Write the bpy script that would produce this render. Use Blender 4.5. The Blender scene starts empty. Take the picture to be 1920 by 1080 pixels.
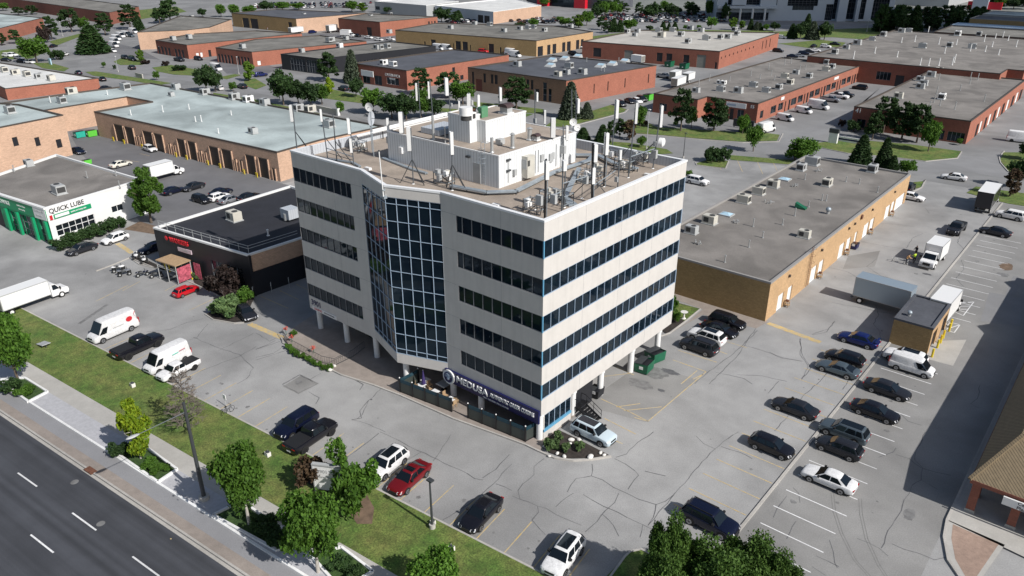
import bpy, bmesh, math, random
from mathutils import Vector, Matrix
R = math.radians
random.seed(7)
SC = bpy.context.scene
COL = SC.collection
# ---------------------------------------------------------------- camera, sky, sun, exposure
CAM = Vector((37.257, -48.305, 45.039)); YAW, PITCH, ROLL, FPX = -0.7024, 0.4355, -0.0023, 1422.26
cp, sp, cy, sy = math.cos(PITCH), math.sin(PITCH), math.cos(YAW), math.sin(YAW)
_f = Vector((sy * cp, cy * cp, -sp)); _r = Vector((cy, -sy, 0)); _u = _r.cross(_f)
_r, _u = _r * math.cos(ROLL) + _u * math.sin(ROLL), -_r * math.sin(ROLL) + _u * math.cos(ROLL)
cd = bpy.data.cameras.new('camera'); cam = bpy.data.objects.new('camera', cd); COL.objects.link(cam)
cam.matrix_world = Matrix((( _r.x, _u.x, -_f.x, CAM.x), (_r.y, _u.y, -_f.y, CAM.y), (_r.z, _u.z, -_f.z, CAM.z), (0, 0, 0, 1)))
cd.sensor_width = 36; cd.lens = 36 * FPX / 1920; cd.clip_start = 0.5; cd.clip_end = 6000
SC.camera = cam
SUN_EL, SUN_AZ = 40.0, -1.0     # azimuth of the direction TOWARDS the sun, from +X
w = bpy.data.worlds.new('World'); SC.world = w; w.use_nodes = True
nt = w.node_tree; nt.nodes.clear()
sky = nt.nodes.new('ShaderNodeTexSky'); sky.sky_type = 'NISHITA'; sky.sun_disc = False
sky.sun_elevation = R(SUN_EL); sky.sun_rotation = R(90 - SUN_AZ); sky.air_density = 1.1; sky.dust_density = 1.6; sky.ozone_density = 1.2
bg = nt.nodes.new('ShaderNodeBackground'); bg.inputs[1].default_value = 0.08
out = nt.nodes.new('ShaderNodeOutputWorld'); nt.links.new(sky.outputs[0], bg.inputs[0]); nt.links.new(bg.outputs[0], out.inputs[0])
sl = bpy.data.lights.new('sun', 'SUN'); sl.energy = 4.85; sl.angle = R(0.53); sl.color = (1.0, 0.965, 0.92)
so = bpy.data.objects.new('sun', sl); COL.objects.link(so)
sd = Vector((math.cos(R(SUN_EL)) * math.cos(R(SUN_AZ)), math.cos(R(SUN_EL)) * math.sin(R(SUN_AZ)), math.sin(R(SUN_EL))))
so.rotation_euler = sd.to_track_quat('Z', 'Y').to_euler()
SC.view_settings.view_transform = 'Standard'; SC.view_settings.look = 'None'; SC.view_settings.exposure = -0.06; SC.view_settings.gamma = 1
SC.render.engine = 'CYCLES'
SC.cycles.max_bounces = 6; SC.cycles.transparent_max_bounces = 6; SC.cycles.use_denoising = True

# ---------------------------------------------------------------- pixel <-> place (survey of the photograph)
def G(px, py, z=0.0):
    d = _r * ((px - 960) / FPX) - _u * ((py - 540) / FPX) + _f
    t = (z - CAM.z) / d.z
    return Vector((CAM.x + d.x * t, CAM.y + d.y * t, z))
def prj(P):
    d = Vector(P) - CAM; k = d.dot(_f)
    return (960 + FPX * d.dot(_r) / k, 540 - FPX * d.dot(_u) / k, k)
def along(p0, p1, z, px):      # parameter (metres from p0) where the wall p0-p1 at height z meets picture column px
    a = Vector((p0[0], p0[1], z)) - CAM; e = Vector((p1[0] - p0[0], p1[1] - p0[1], 0)); L = e.length; e.normalize()
    k = (px - 960) / FPX
    return (k * a.dot(_f) - a.dot(_r)) / (e.dot(_r) - k * e.dot(_f))
def tall(base, top, z=0.0):    # height of something standing at picture point base whose top is at row top
    P = G(base[0], base[1], z); k = (top - 540) / -FPX
    v = P - CAM; zz = Vector((0, 0, 1))
    return (k * v.dot(_f) - v.dot(_u)) / (zz.dot(_u) - k * zz.dot(_f))
def scale_at(P): return prj(P)[2] / FPX      # metres per picture pixel at P

# ---------------------------------------------------------------- materials
MATS = {}
def mat(name, col, rough=0.7, var=0.0, scale=1.0, bump=0.0, metal=0.0, spec=None, emit=None, kind=None, col2=None, coords='Object', detail=4.0, **k):
    if name in MATS: return MATS[name]
    m = bpy.data.materials.new(name); m.use_nodes = True; n = m.node_tree; b = n.nodes['Principled BSDF']
    if 'glass' in name: b.inputs['Specular Tint'].default_value = (.55, .78, 1, 1)
    b.inputs['Base Color'].default_value = (*col, 1); b.inputs['Roughness'].default_value = rough; b.inputs['Metallic'].default_value = metal
    if spec is not None: b.inputs['Specular IOR Level'].default_value = spec
    if emit: b.inputs['Emission Color'].default_value = (*emit[0], 1); b.inputs['Emission Strength'].default_value = emit[1]
    L = n.links.new
    if var or bump or kind:
        if coords == 'World':
            g = n.nodes.new('ShaderNodeNewGeometry'); src = g.outputs['Position']
        else:
            g = n.nodes.new('ShaderNodeTexCoord'); src = g.outputs['Object']
        N = n.nodes.new('ShaderNodeTexNoise'); N.inputs['Scale'].default_value = scale; N.inputs['Detail'].default_value = detail; N.inputs['Roughness'].default_value = 0.6
        L(src, N.inputs['Vector'])
        c2 = col2 or tuple(max(0, x * (1 - var)) for x in col)
        c1 = col if col2 else tuple(min(1, x * (1 + var)) for x in col)
        mr = n.nodes.new('ShaderNodeMapRange'); mr.inputs[1].default_value = 0.32; mr.inputs[2].default_value = 0.68; L(N.outputs['Fac'], mr.inputs[0])
        mx = n.nodes.new('ShaderNodeMix'); mx.data_type = 'RGBA'; mx.inputs[6].default_value = (*c1, 1); mx.inputs[7].default_value = (*c2, 1)
        L(mr.outputs[0], mx.inputs[0]); last = mx.outputs[2]
        if kind in ('asphalt', 'roof', 'brick', 'grass', 'panel', 'metal', 'road'):
            N2 = n.nodes.new('ShaderNodeTexNoise'); N2.inputs['Scale'].default_value = k.get('fine', scale * 30); N2.inputs['Detail'].default_value = 3; N2.inputs['Roughness'].default_value = .7; L(src, N2.inputs['Vector'])
            m2 = n.nodes.new('ShaderNodeMapRange'); m2.inputs[1].default_value = .3; m2.inputs[2].default_value = .7; fv = k.get('fvar', .12); m2.inputs[3].default_value = 1 - fv; m2.inputs[4].default_value = 1 + fv; L(N2.outputs['Fac'], m2.inputs[0])
            v = n.nodes.new('ShaderNodeVectorMath'); v.operation = 'SCALE'; L(last, v.inputs[0]); L(m2.outputs[0], v.inputs['Scale']); last = v.outputs[0]
        if kind == 'brick':
            sx = n.nodes.new('ShaderNodeSeparateXYZ'); L(src, sx.inputs[0]); ad = n.nodes.new('ShaderNodeMath'); ad.operation = 'ADD'; L(sx.outputs[0], ad.inputs[0]); L(sx.outputs[1], ad.inputs[1])
            cb = n.nodes.new('ShaderNodeCombineXYZ'); L(ad.outputs[0], cb.inputs[0]); L(sx.outputs[2], cb.inputs[1])
            br = n.nodes.new('ShaderNodeTexBrick'); br.inputs['Scale'].default_value = 1.0; br.inputs['Brick Width'].default_value = k.get('bw', .4); br.inputs['Row Height'].default_value = k.get('bh', .2); br.inputs['Mortar Size'].default_value = .015
            br.inputs['Color1'].default_value = (1.08, 1.08, 1.08, 1); br.inputs['Color2'].default_value = (.88, .88, .88, 1); br.inputs['Mortar'].default_value = (.8, .82, .85, 1); L(cb.outputs[0], br.inputs['Vector'])
            v = n.nodes.new('ShaderNodeVectorMath'); v.operation = 'MULTIPLY'; L(last, v.inputs[0]); L(br.outputs['Color'], v.inputs[1]); last = v.outputs[0]
        if kind == 'panel':      # vertical weather streaks
            mp = n.nodes.new('ShaderNodeMapping'); mp.inputs['Scale'].default_value = (2.2, 2.2, .12); L(src, mp.inputs[0])
            N3 = n.nodes.new('ShaderNodeTexNoise'); N3.inputs['Scale'].default_value = 1.0; N3.inputs['Detail'].default_value = 3; L(mp.outputs[0], N3.inputs['Vector'])
            m3 = n.nodes.new('ShaderNodeMapRange'); m3.inputs[1].default_value = .45; m3.inputs[2].default_value = .75; m3.inputs[3].default_value = 1; m3.inputs[4].default_value = .93; L(N3.outputs['Fac'], m3.inputs[0])
            v = n.nodes.new('ShaderNodeVectorMath'); v.operation = 'SCALE'; L(last, v.inputs[0]); L(m3.outputs[0], v.inputs['Scale']); last = v.outputs[0]
        if kind == 'road':       # wheel paths along the lanes
            mp = n.nodes.new('ShaderNodeMapping'); mp.vector_type = 'TEXTURE'; mp.inputs['Rotation'].default_value = (0, 0, R(5.75)); mp.inputs['Scale'].default_value = (60, .85, 1); L(src, mp.inputs[0])
            N3 = n.nodes.new('ShaderNodeTexNoise'); N3.inputs['Scale'].default_value = 1.0; N3.inputs['Detail'].default_value = 2; L(mp.outputs[0], N3.inputs['Vector'])
            m3 = n.nodes.new('ShaderNodeMapRange'); m3.inputs[1].default_value = .3; m3.inputs[2].default_value = .7; m3.inputs[3].default_value = .78; m3.inputs[4].default_value = 1.35; L(N3.outputs['Fac'], m3.inputs[0])
            v = n.nodes.new('ShaderNodeVectorMath'); v.operation = 'SCALE'; L(last, v.inputs[0]); L(m3.outputs[0], v.inputs['Scale']); last = v.outputs[0]
        if kind in ('asphalt', 'roof', 'grass'):      # broad stains
            N3 = n.nodes.new('ShaderNodeTexNoise'); N3.inputs['Scale'].default_value = k.get('stain', .09); N3.inputs['Detail'].default_value = 5; N3.inputs['Distortion'].default_value = .8; L(src, N3.inputs['Vector'])
            m3 = n.nodes.new('ShaderNodeMapRange'); m3.inputs[1].default_value = .38; m3.inputs[2].default_value = .66; m3.inputs[3].default_value = 1 + k.get('svar', .1); m3.inputs[4].default_value = 1 - k.get('svar', .1); L(N3.outputs['Fac'], m3.inputs[0])
            v = n.nodes.new('ShaderNodeVectorMath'); v.operation = 'SCALE'; L(last, v.inputs[0]); L(m3.outputs[0], v.inputs['Scale']); last = v.outputs[0]
        if kind == 'stripes':    # tile / corrugation lines across `axis`
            sx = n.nodes.new('ShaderNodeSeparateXYZ'); L(src, sx.inputs[0])
            mm = n.nodes.new('ShaderNodeMath'); mm.operation = 'MULTIPLY'; mm.inputs[1].default_value = k.get('freq', 3); 
            if k.get('axis', 'x') == 'xy':
                ad = n.nodes.new('ShaderNodeMath'); ad.operation = 'ADD'; L(sx.outputs[0], ad.inputs[0]); L(sx.outputs[1], ad.inputs[1]); L(ad.outputs[0], mm.inputs[0])
            else: L(sx.outputs['xyz'.index(k.get('axis', 'x'))], mm.inputs[0])
            fr = n.nodes.new('ShaderNodeMath'); fr.operation = 'FRACT'; L(mm.outputs[0], fr.inputs[0])
            lt = n.nodes.new('ShaderNodeMath'); lt.operation = 'LESS_THAN'; lt.inputs[1].default_value = k.get('duty', .15); L(fr.outputs[0], lt.inputs[0])
            ma = n.nodes.new('ShaderNodeMath'); ma.operation = 'MULTIPLY_ADD'; ma.inputs[1].default_value = -k.get('depth', .4); ma.inputs[2].default_value = 1; L(lt.outputs[0], ma.inputs[0])
            v = n.nodes.new('ShaderNodeVectorMath'); v.operation = 'SCALE'; L(last, v.inputs[0]); L(ma.outputs[0], v.inputs['Scale']); last = v.outputs[0]
        L(last, b.inputs['Base Color'])
        if bump:
            bp = n.nodes.new('ShaderNodeBump'); bp.inputs['Strength'].default_value = bump; bp.inputs['Distance'].default_value = k.get('bdist', .05)
            L(N.outputs['Fac'] if kind not in ('grass',) else N2.outputs['Fac'], bp.inputs['Height']); L(bp.outputs[0], b.inputs['Normal'])
    MATS[name] = m; return m
def leafmat(name, a, b_, trans=.25):
    m = bpy.data.materials.new(name); m.use_nodes = True; n = m.node_tree; L = n.links.new
    p = n.nodes['Principled BSDF']; p.inputs['Roughness'].default_value = .62; p.inputs['Specular IOR Level'].default_value = .3
    g = n.nodes.new('ShaderNodeNewGeometry'); r = n.nodes.new('ShaderNodeValToRGB'); r.color_ramp.elements[0].color = (*a, 1); r.color_ramp.elements[1].color = (*b_, 1)
    oi = n.nodes.new('ShaderNodeObjectInfo'); N = n.nodes.new('ShaderNodeTexNoise'); N.inputs['Scale'].default_value = .9; tc = n.nodes.new('ShaderNodeTexCoord'); L(tc.outputs['Object'], N.inputs['Vector'])
    ad = n.nodes.new('ShaderNodeMath'); ad.operation = 'MULTIPLY_ADD'; ad.inputs[1].default_value = .6; L(g.outputs['Random Per Island'], ad.inputs[0]); 
    m4 = n.nodes.new('ShaderNodeMath'); m4.operation = 'MULTIPLY_ADD'; m4.inputs[1].default_value = 1.2; m4.inputs[2].default_value = -.4; L(N.outputs['Fac'], m4.inputs[0]); L(m4.outputs[0], ad.inputs[2])
    L(ad.outputs[0], r.inputs[0]); hs = n.nodes.new('ShaderNodeHueSaturation'); L(r.outputs[0], hs.inputs['Color'])
    mr = n.nodes.new('ShaderNodeMapRange'); mr.inputs[3].default_value = .82; mr.inputs[4].default_value = 1.2; L(oi.outputs['Random'], mr.inputs[0]); L(mr.outputs[0], hs.inputs['Value'])
    L(hs.outputs[0], p.inputs['Base Color'])
    t = n.nodes.new('ShaderNodeBsdfTranslucent'); L(hs.outputs[0], t.inputs[0]); mx = n.nodes.new('ShaderNodeMixShader'); mx.inputs[0].default_value = trans
    L(p.outputs[0], mx.inputs[1]); L(t.outputs[0], mx.inputs[2]); L(mx.outputs[0], n.nodes['Material Output'].inputs[0]); return m

M = dict(
 lot=mat('lot_asphalt', (.29, .288, .284), .88, .09, .35, .3, kind='asphalt', fine=9, fvar=.16, svar=.2, stain=.06, coords='World', bdist=.02),
 lot2=mat('lot_asphalt_brown', (.25, .246, .238), .88, .07, .35, .3, kind='asphalt', fine=9, fvar=.14, svar=.15, stain=.08, coords='World', bdist=.02),
 lotd=mat('lot_asphalt_dark', (.15, .15, .157), .88, .07, .3, .2, kind='asphalt', fine=9, svar=.1, coords='World'),
 far=mat('far_ground', (.20, .21, .195), .9, .15, .02, kind='asphalt', fine=.5, coords='World'),
 road=mat('road_asphalt', (.052, .055, .064), .82, .12, .3, .25, kind='road', fine=14, fvar=.16, svar=.08, stain=.12, coords='World', bdist=.02),
 lotm=mat('lot_asphalt_mid', (.225, .225, .225), .88, .08, .2, .2, kind='asphalt', fine=6, svar=.16, stain=.05, coords='World'),
 plantg=mat('ground_cover_dark', (.022, .055, .012), .95, .4, 2.5, .6, kind='grass', col2=(.06, .11, .025), fine=12, fvar=.6, coords='World'), tyrem=mat('tyre_mark', (.20, .197, .19), .8, .1, 2, coords='World'), redpave=mat('red_clay_pavers', (.33, .235, .185), .85, .15, 3, kind='asphalt', fine=14, coords='World'),
 street=mat('street_asphalt', (.235, .235, .238), .88, .06, .3, .2, kind='asphalt', fine=8, svar=.07, coords='World'),
 bike=mat('bikeway_asphalt', (.26, .26, .27), .85, .04, .5, .2, kind='asphalt', fine=14, coords='World', svar=.05),
 brickpave=mat('gutter_pavers', (.29, .25, .22), .85, .1, 1.2, kind='asphalt', fine=8, coords='World'),
 conc=mat('concrete_light', (.43, .415, .385), .85, .07, .7, .15, kind='asphalt', fine=9, fvar=.07, coords='World', svar=.06),
 concl=mat('concrete_pale', (.44, .44, .46), .85, .1, 3.0, .15, kind='asphalt', fine=12, fvar=.1, coords='World', svar=.05),
 kerb=mat('kerb_concrete', (.42, .40, .37), .85, .08, 1.5, kind='asphalt', fine=10, coords='World'),
 kerbw=mat('kerb_white', (.78, .78, .77), .8, .05, 2, kind='asphalt', fine=10, coords='World'),
 grass=mat('lawn_grass', (.068, .135, .022), .95, .0, .30, .6, kind='grass', col2=(.15, .165, .045), fine=6, fvar=.5, stain=1.1, svar=.22, coords='World', bdist=.08),
 soil=mat('mulch_soil', (.035, .028, .024), .95, .4, 3, .6, kind='asphalt', fine=20, fvar=.4, coords='World'),
 dirt=mat('bare_dirt', (.16, .11, .075), .95, .3, 1.2, .4, kind='asphalt', fine=12, coords='World'),
 yline=mat('paint_yellow', (.62, .43, .14), .8, .0, 2.2, kind='asphalt', col2=(.40, .37, .30), fine=8, coords='World'),
 wline=mat('paint_white', (.78, .78, .78), .8, .0, 3, kind='asphalt', col2=(.62, .62, .62), fine=8, coords='World'),
 tar=mat('tar_seal', (.115, .115, .12), .6, .25, 3, coords='World'),
 oil=mat('oil_stain', (.19, .188, .185), .7, .3, 1.5, coords='World'),
 panel=mat('precast_concrete', (.60, .575, .545), .8, .035, .8, .08, kind='panel', fine=12, fvar=.04),
 panelj=mat('panel_joint', (.30, .30, .30), .9),
 white=mat('white_paint', (.80, .80, .79), .55, .03, 1.0),
 cap=mat('parapet_cap', (.82, .83, .84), .4, .04, 1.0),
 glass=mat('tower_glass', (.003, .008, .016), .03, .0, .55, spec=.34, kind='mix', col2=(.010, .019, .027), detail=6),
 glass2=mat('dark_glass', (.012, .016, .02), .06, spec=.5),
 mull=mat('mullion_blue', (.36, .46, .58), .4),
 mullg=mat('mullion_grey', (.20, .21, .23), .45), polem=mat('mast_pole_grey', (.13, .145, .16), .45, metal=.3), brbrick=mat('brown_brick', (.27, .165, .105), .9, .08, .3, .1, kind='brick', fine=4),
 blue=mat('blue_trim', (.13, .36, .55), .4),
 gravel=mat('roof_gravel', (.34, .285, .235), .95, .12, .5, .4, kind='roof', fine=10, fvar=.16, svar=.1, stain=.25),
 gravel2=mat('roof_gravel_grey', (.20, .185, .17), .95, .1, .3, .3, kind='roof', fine=5, fvar=.14, svar=.2, stain=.12),
 gravelg=mat('roof_gravel_green', (.175, .168, .152), .95, .12, .3, .3, kind='roof', fine=4, fvar=.14, svar=.22, stain=.1),
 roofblue=mat('roof_membrane_grey_blue', (.375, .43, .425), .8, .06, .2, kind='roof', fine=2, fvar=.07, svar=.26, stain=.06),
 roofwhite=mat('roof_white', (.66, .66, .64), .8, .06, .25, kind='roof', fine=2, svar=.08),
 roofpale=mat('roof_pale_gravel', (.45, .43, .39), .9, .08, .25, kind='roof', fine=3, svar=.1),
 roofblack=mat('roof_black', (.022, .023, .03), .85, .15, .4, kind='roof', fine=4),
 roofdark=mat('roof_dark_grey', (.085, .09, .105), .85, .15, .25, kind='roof', fine=3, svar=.12),
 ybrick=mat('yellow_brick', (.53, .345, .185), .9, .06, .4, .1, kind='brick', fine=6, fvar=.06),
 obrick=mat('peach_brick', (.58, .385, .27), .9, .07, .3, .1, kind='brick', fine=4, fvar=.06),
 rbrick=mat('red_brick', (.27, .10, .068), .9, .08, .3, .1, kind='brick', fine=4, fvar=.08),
 rbrick2=mat('red_brick_sunlit', (.37, .14, .092), .9, .08, .3, .1, kind='brick', fine=4, fvar=.08),  # brighter copy of the red brick; sunlight on east walls painted into the colour
 ybrick_shade=mat('yellow_brick_shaded', (.36, .245, .115), .9, .07, .3, .1, kind='brick', fine=4),  # darker copy of the yellow brick; shade of south walls painted into the colour
 brown=mat('brown_coping', (.075, .06, .05), .6),
 greyc=mat('grey_coping', (.30, .29, .28), .7),
 black=mat('black_paint', (.016, .017, .022), .5, .1, 1.0),
 blackm=mat('black_metal', (.014, .014, .016), .35),
 steel=mat('galvanised_steel', (.36, .41, .45), .45, .1, 2.0, metal=.35),
 steeld=mat('dark_steel', (.05, .055, .06), .5),
 clad=mat('white_corrugated_cladding', (.74, .76, .77), .5, .03, .6, kind='stripes', axis='xy', freq=2.6, duty=.25, depth=.24),
 clady=mat('grey_cladding', (.50, .53, .57), .5, .03, .6, kind='stripes', axis='xy', freq=2.6, duty=.22, depth=.16),
 acb=mat('air_unit_beige', (.55, .53, .47), .55, .06, 1.5), acg=mat('air_unit_grey', (.42, .43, .43), .5, .08, 1.5), acd=mat('air_unit_grille', (.05, .05, .05), .6),
 rust=mat('rust', (.14, .06, .035), .8, .4, 4), pipe=mat('pipe_grey', (.45, .46, .46), .45, metal=.4),
 tyre=mat('tyre_rubber', (.012, .012, .012), .8), rim=mat('alloy_rim', (.42, .43, .45), .3, metal=.8), rimd=mat('dark_rim', (.03, .03, .033), .35, metal=.5),
 cglass=mat('car_glass', (.008, .011, .014), .04, spec=.6), lamp=mat('headlight_lens', (.7, .72, .75), .1), tail=mat('taillight_red', (.35, .01, .012), .2), plastic=mat('black_plastic', (.015, .015, .016), .6),
 plate=mat('number_plate', (.7, .7, .72), .5), green=mat('lube_green', (.008, .30, .13), .45, .05, 1.0), teal=mat('teal_bin', (.03, .42, .32), .5, .1, 2), lime=mat('lime_bin', (.12, .55, .06), .5, .1, 2), dgreen=mat('dark_green_bin', (.01, .12, .06), .45, .15, 2),
 red=mat('sign_red', (.55, .02, .03), .45), navy=mat('sign_navy', (.011, .012, .085), .45), pink=mat('poster_pink', (.45, .10, .14), .5, .5, 3), yel=mat('bollard_yellow', (.72, .55, .03), .5, .08, 3),
 wood=mat('wood_tan', (.42, .29, .17), .7, .15, 3), bark=mat('tree_bark', (.12, .095, .075), .9, .25, 6, .5), barkw=mat('tree_trunk_pale', (.42, .39, .35), .85, .15, 6), deadw=mat('dead_twigs', (.17, .145, .125), .9, .15, 3),
 skin=mat('skin', (.42, .26, .18), .6), hivis=mat('hi_vis', (.55, .80, .04), .7), orange=mat('tan_orange_cloth', (.60, .36, .16), .8), denim=mat('dark_trousers', (.03, .035, .05), .9), hair=mat('dark_hair', (.02, .015, .012), .8),
 umb=mat('purple_canvas', (.045, .03, .13), .8), flower=mat('red_flowers', (.55, .10, .07), .8, .3, 8), stone=mat('white_stones', (.72, .70, .66), .8, .1, 4),
 tile=mat('clay_roof_tiles', (.215, .165, .10), .75, .12, 2.5, kind='stripes', axis='xy', freq=3.4, duty=.22, depth=.7),
 fencepane=mat('fence_mesh_green_grey', (.045, .055, .05), .5), bluepane=mat('fence_teal_glass', (.018, .05, .068), .15), pinkpale=mat('pale_pink_sign', (.62, .5, .55), .5), skyroof=mat('roof_ice_blue', (.50, .62, .72), .6), cloudw=mat('cloud_white', (.85, .85, .86), 1), dgfan=mat('fan_green', (.10, .26, .14), .5), roofcopper=mat('dark_copper_hood', (.07, .045, .045), .5),
 cloth=mat('white_tabletop', (.78, .78, .78), .6), skyl=mat('skylight_plastic', (.42, .60, .72), .3), 
 mailw=mat('office_panel_blue_white', (.45, .50, .56), .5, .04, .2), mred=mat('mall_red', (.62, .012, .03), .5), mgrey=mat('mall_wall_grey', (.40, .41, .41), .8, .05, .1),
)
LEAF = dict(
 dec=leafmat('leaves_green', (.040, .105, .014), (.14, .27, .035), .35), oliv=leafmat('leaves_olive', (.032, .080, .014), (.12, .21, .040), .3), dark=leafmat('leaves_dark', (.014, .040, .012), (.055, .105, .028), .2), lite=leafmat('leaves_light', (.05, .11, .012), (.16, .27, .03)),
 yel=leafmat('leaves_yellow_green', (.09, .20, .012), (.34, .42, .02)), pur=leafmat('leaves_purple', (.016, .012, .010), (.05, .032, .028), .1), blue=leafmat('needles_pale', (.035, .055, .035), (.10, .125, .075), .1), brn=leafmat('leaves_brown', (.045, .03, .018), (.14, .09, .05), .15), jun=leafmat('juniper', (.05, .10, .035), (.15, .22, .08), .15),
)
PAINT = {k: mat('paint_' + k, c, r_, metal=mt, spec=.6) for k, (c, r_, mt) in dict(
 white=((.78, .79, .80), .25, 0), black=((.008, .008, .012), .22, 0), navy=((.006, .009, .028), .22, .2), blue=((.01, .02, .12), .25, .3), grey=((.055, .06, .07), .25, .5), dgrey=((.03, .032, .04), .25, .4), silver=((.38, .39, .41), .28, .6),
 red=((.50, .008, .015), .25, 0), dred=((.20, .01, .015), .25, .3), slate=((.12, .155, .18), .25, .5), cream=((.72, .69, .60), .3, 0), ice=((.56, .66, .72), .25, .1), boxgrey=((.33, .40, .46), .4, .3), boxwhite=((.80, .80, .79), .45, 0)).items()}
# ---------------------------------------------------------------- mesh helpers
class MB:
    def __init__(s): s.v = []; s.f = []; s.m = []; s.mats = []; s.sm = []
    def mi(s, m):
        if isinstance(m, str): m = M[m]
        if m not in s.mats: s.mats.append(m)
        return s.mats.index(m)
    def face(s, pts, m, smooth=False):
        b = len(s.v); s.v += [tuple(p) for p in pts]; s.f.append(tuple(range(b, b + len(pts)))); s.m.append(s.mi(m)); s.sm.append(smooth)
    def mesh(s, V, F, m, smooth=False):
        b = len(s.v); s.v += [tuple(p) for p in V]; k = s.mi(m)
        for f in F: s.f.append(tuple(b + i for i in f)); s.m.append(k); s.sm.append(smooth)
    def box(s, x0, x1, y0, y1, z0, z1, m, top=None):
        V = [(x, y, z) for z in (z0, z1) for x, y in ((x0, y0), (x1, y0), (x1, y1), (x0, y1))]
        s.mesh(V, [(3, 2, 1, 0), (0, 1, 5, 4), (1, 2, 6, 5), (2, 3, 7, 6), (3, 0, 4, 7)], m); s.mesh(V[4:], [(0, 1, 2, 3)], top or m)
    def obox(s, c, a, lx, ly, z0, z1, m, top=None):     # box centred c, turned by a radians
        ca, sa = math.cos(a), math.sin(a)
        q = [(c[0] + x * ca - y * sa, c[1] + x * sa + y * ca) for x, y in ((-lx / 2, -ly / 2), (lx / 2, -ly / 2), (lx / 2, ly / 2), (-lx / 2, ly / 2))]
        s.prism(q, z0, z1, m, top)
    def prism(s, poly, z0, z1, m, top=None, bottom=True):
        poly = ccw([(p[0], p[1]) for p in poly]); n = len(poly); V = [(x, y, z0) for x, y in poly] + [(x, y, z1) for x, y in poly]
        s.mesh(V, [(i, (i + 1) % n, n + (i + 1) % n, n + i) for i in range(n)] + ([tuple(range(n - 1, -1, -1))] if bottom else []), m)
        s.mesh(V[n:], [tuple(range(n))], top or m)
    def flat(s, poly, z, m): s.face([(p[0], p[1], z) for p in ccw([(q[0], q[1]) for q in poly])], m)
    def tube(s, p, q, r, m, n=8, r2=None, caps=True, smooth=True):
        p, q = Vector(p), Vector(q); d = (q - p); 
        if d.length < 1e-6: return
        d.normalize(); a = d.orthogonal().normalized(); b = d.cross(a); r2 = r if r2 is None else r2
        V = [p + (a * math.cos(t) + b * math.sin(t)) * r for t in (2 * math.pi * i / n for i in range(n))] + [q + (a * math.cos(t) + b * math.sin(t)) * r2 for t in (2 * math.pi * i / n for i in range(n))]
        s.mesh(V, [(i, (i + 1) % n, n + (i + 1) % n, n + i) for i in range(n)], m, smooth)
        if caps: s.mesh(V[n:], [tuple(range(n))], m); s.mesh(V[:n], [tuple(range(n - 1, -1, -1))], m)
    def bar(s, p, q, w, m, h=None):                    # square bar
        p, q = Vector(p), Vector(q); d = (q - p).normalized(); up = Vector((0, 0, 1)) if abs(d.z) < .95 else Vector((1, 0, 0)); a = d.cross(up).normalized() * w / 2; b = a.cross(d).normalized() * (h or w) / 2
        V = [p - a - b, p + a - b, p + a + b, p - a + b, q - a - b, q + a - b, q + a + b, q - a + b]
        s.mesh(V, [(3, 2, 1, 0), (4, 5, 6, 7), (0, 1, 5, 4), (1, 2, 6, 5), (2, 3, 7, 6), (3, 0, 4, 7)], m)
    def ball(s, c, rx, ry, rz, m, n=10, k=7, smooth=True):
        V = [(c[0], c[1], c[2] + rz)]
        for j in range(1, k):
            t = math.pi * j / k
            V += [(c[0] + rx * math.sin(t) * math.cos(2 * math.pi * i / n), c[1] + ry * math.sin(t) * math.sin(2 * math.pi * i / n), c[2] + rz * math.cos(t)) for i in range(n)]
        V.append((c[0], c[1], c[2] - rz)); F = [(0, 1 + i, 1 + (i + 1) % n) for i in range(n)]
        for j in range(k - 2): F += [(1 + j * n + i, 1 + (j + 1) * n + i, 1 + (j + 1) * n + (i + 1) % n, 1 + j * n + (i + 1) % n) for i in range(n)]
        e = len(V) - 1; F += [(e, 1 + (k - 2) * n + (i + 1) % n, 1 + (k - 2) * n + i) for i in range(n)]
        s.mesh(V, F, m, smooth)
    def data(s, name, sharp=35):
        me = bpy.data.meshes.new(name); me.from_pydata(s.v, [], s.f)
        for m in s.mats: me.materials.append(m)
        me.polygons.foreach_set('material_index', s.m); me.polygons.foreach_set('use_smooth', s.sm)
        me.update()
        if any(s.sm): me.set_sharp_from_angle(angle=R(sharp))
        return me
    def build(s, name, parent=None, loc=None, **tags):
        o = bpy.data.objects.new(name, s.data(name)); COL.objects.link(o)
        if parent: o.parent = parent
        if loc is not None: o.location = loc
        for k, v in tags.items(): o[k] = v
        return o
def ccw(p):
    a = sum(p[i][0] * p[(i + 1) % len(p)][1] - p[(i + 1) % len(p)][0] * p[i][1] for i in range(len(p)))
    return list(p) if a > 0 else list(reversed(p))
def thing(name, label, cat, loc=(0, 0, 0), rz=0.0, group=None):
    o = bpy.data.objects.new(name, None); COL.objects.link(o); o.location = loc; o.rotation_euler = (0, 0, rz); o['label'] = label; o['category'] = cat; o.empty_display_size = .3
    if group: o['group'] = group
    return o
def tag(o, label, cat, group=None, kind=None):
    o['label'] = label; o['category'] = cat
    if group: o['group'] = group
    if kind: o['kind'] = kind
    return o
def dup(root, loc, rz=0.0, label=None, group=None, sc=None, cat=None):
    def cp_(o, par):
        c = o.copy(); COL.objects.link(c)
        if par: c.parent = par
        for ch in [x for x in KIDS.get(o.name, [])]: cp_(ch, c)
        return c
    if root.name not in KIDS: index_kids(root)
    r = cp_(root, None); r.location = loc; r.rotation_euler = (0, 0, rz)
    if label: r['label'] = label
    if cat: r['category'] = cat
    if group: r['group'] = group
    if sc: r.scale = sc if isinstance(sc, tuple) else (sc, sc, sc)
    return r
KIDS = {}
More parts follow.
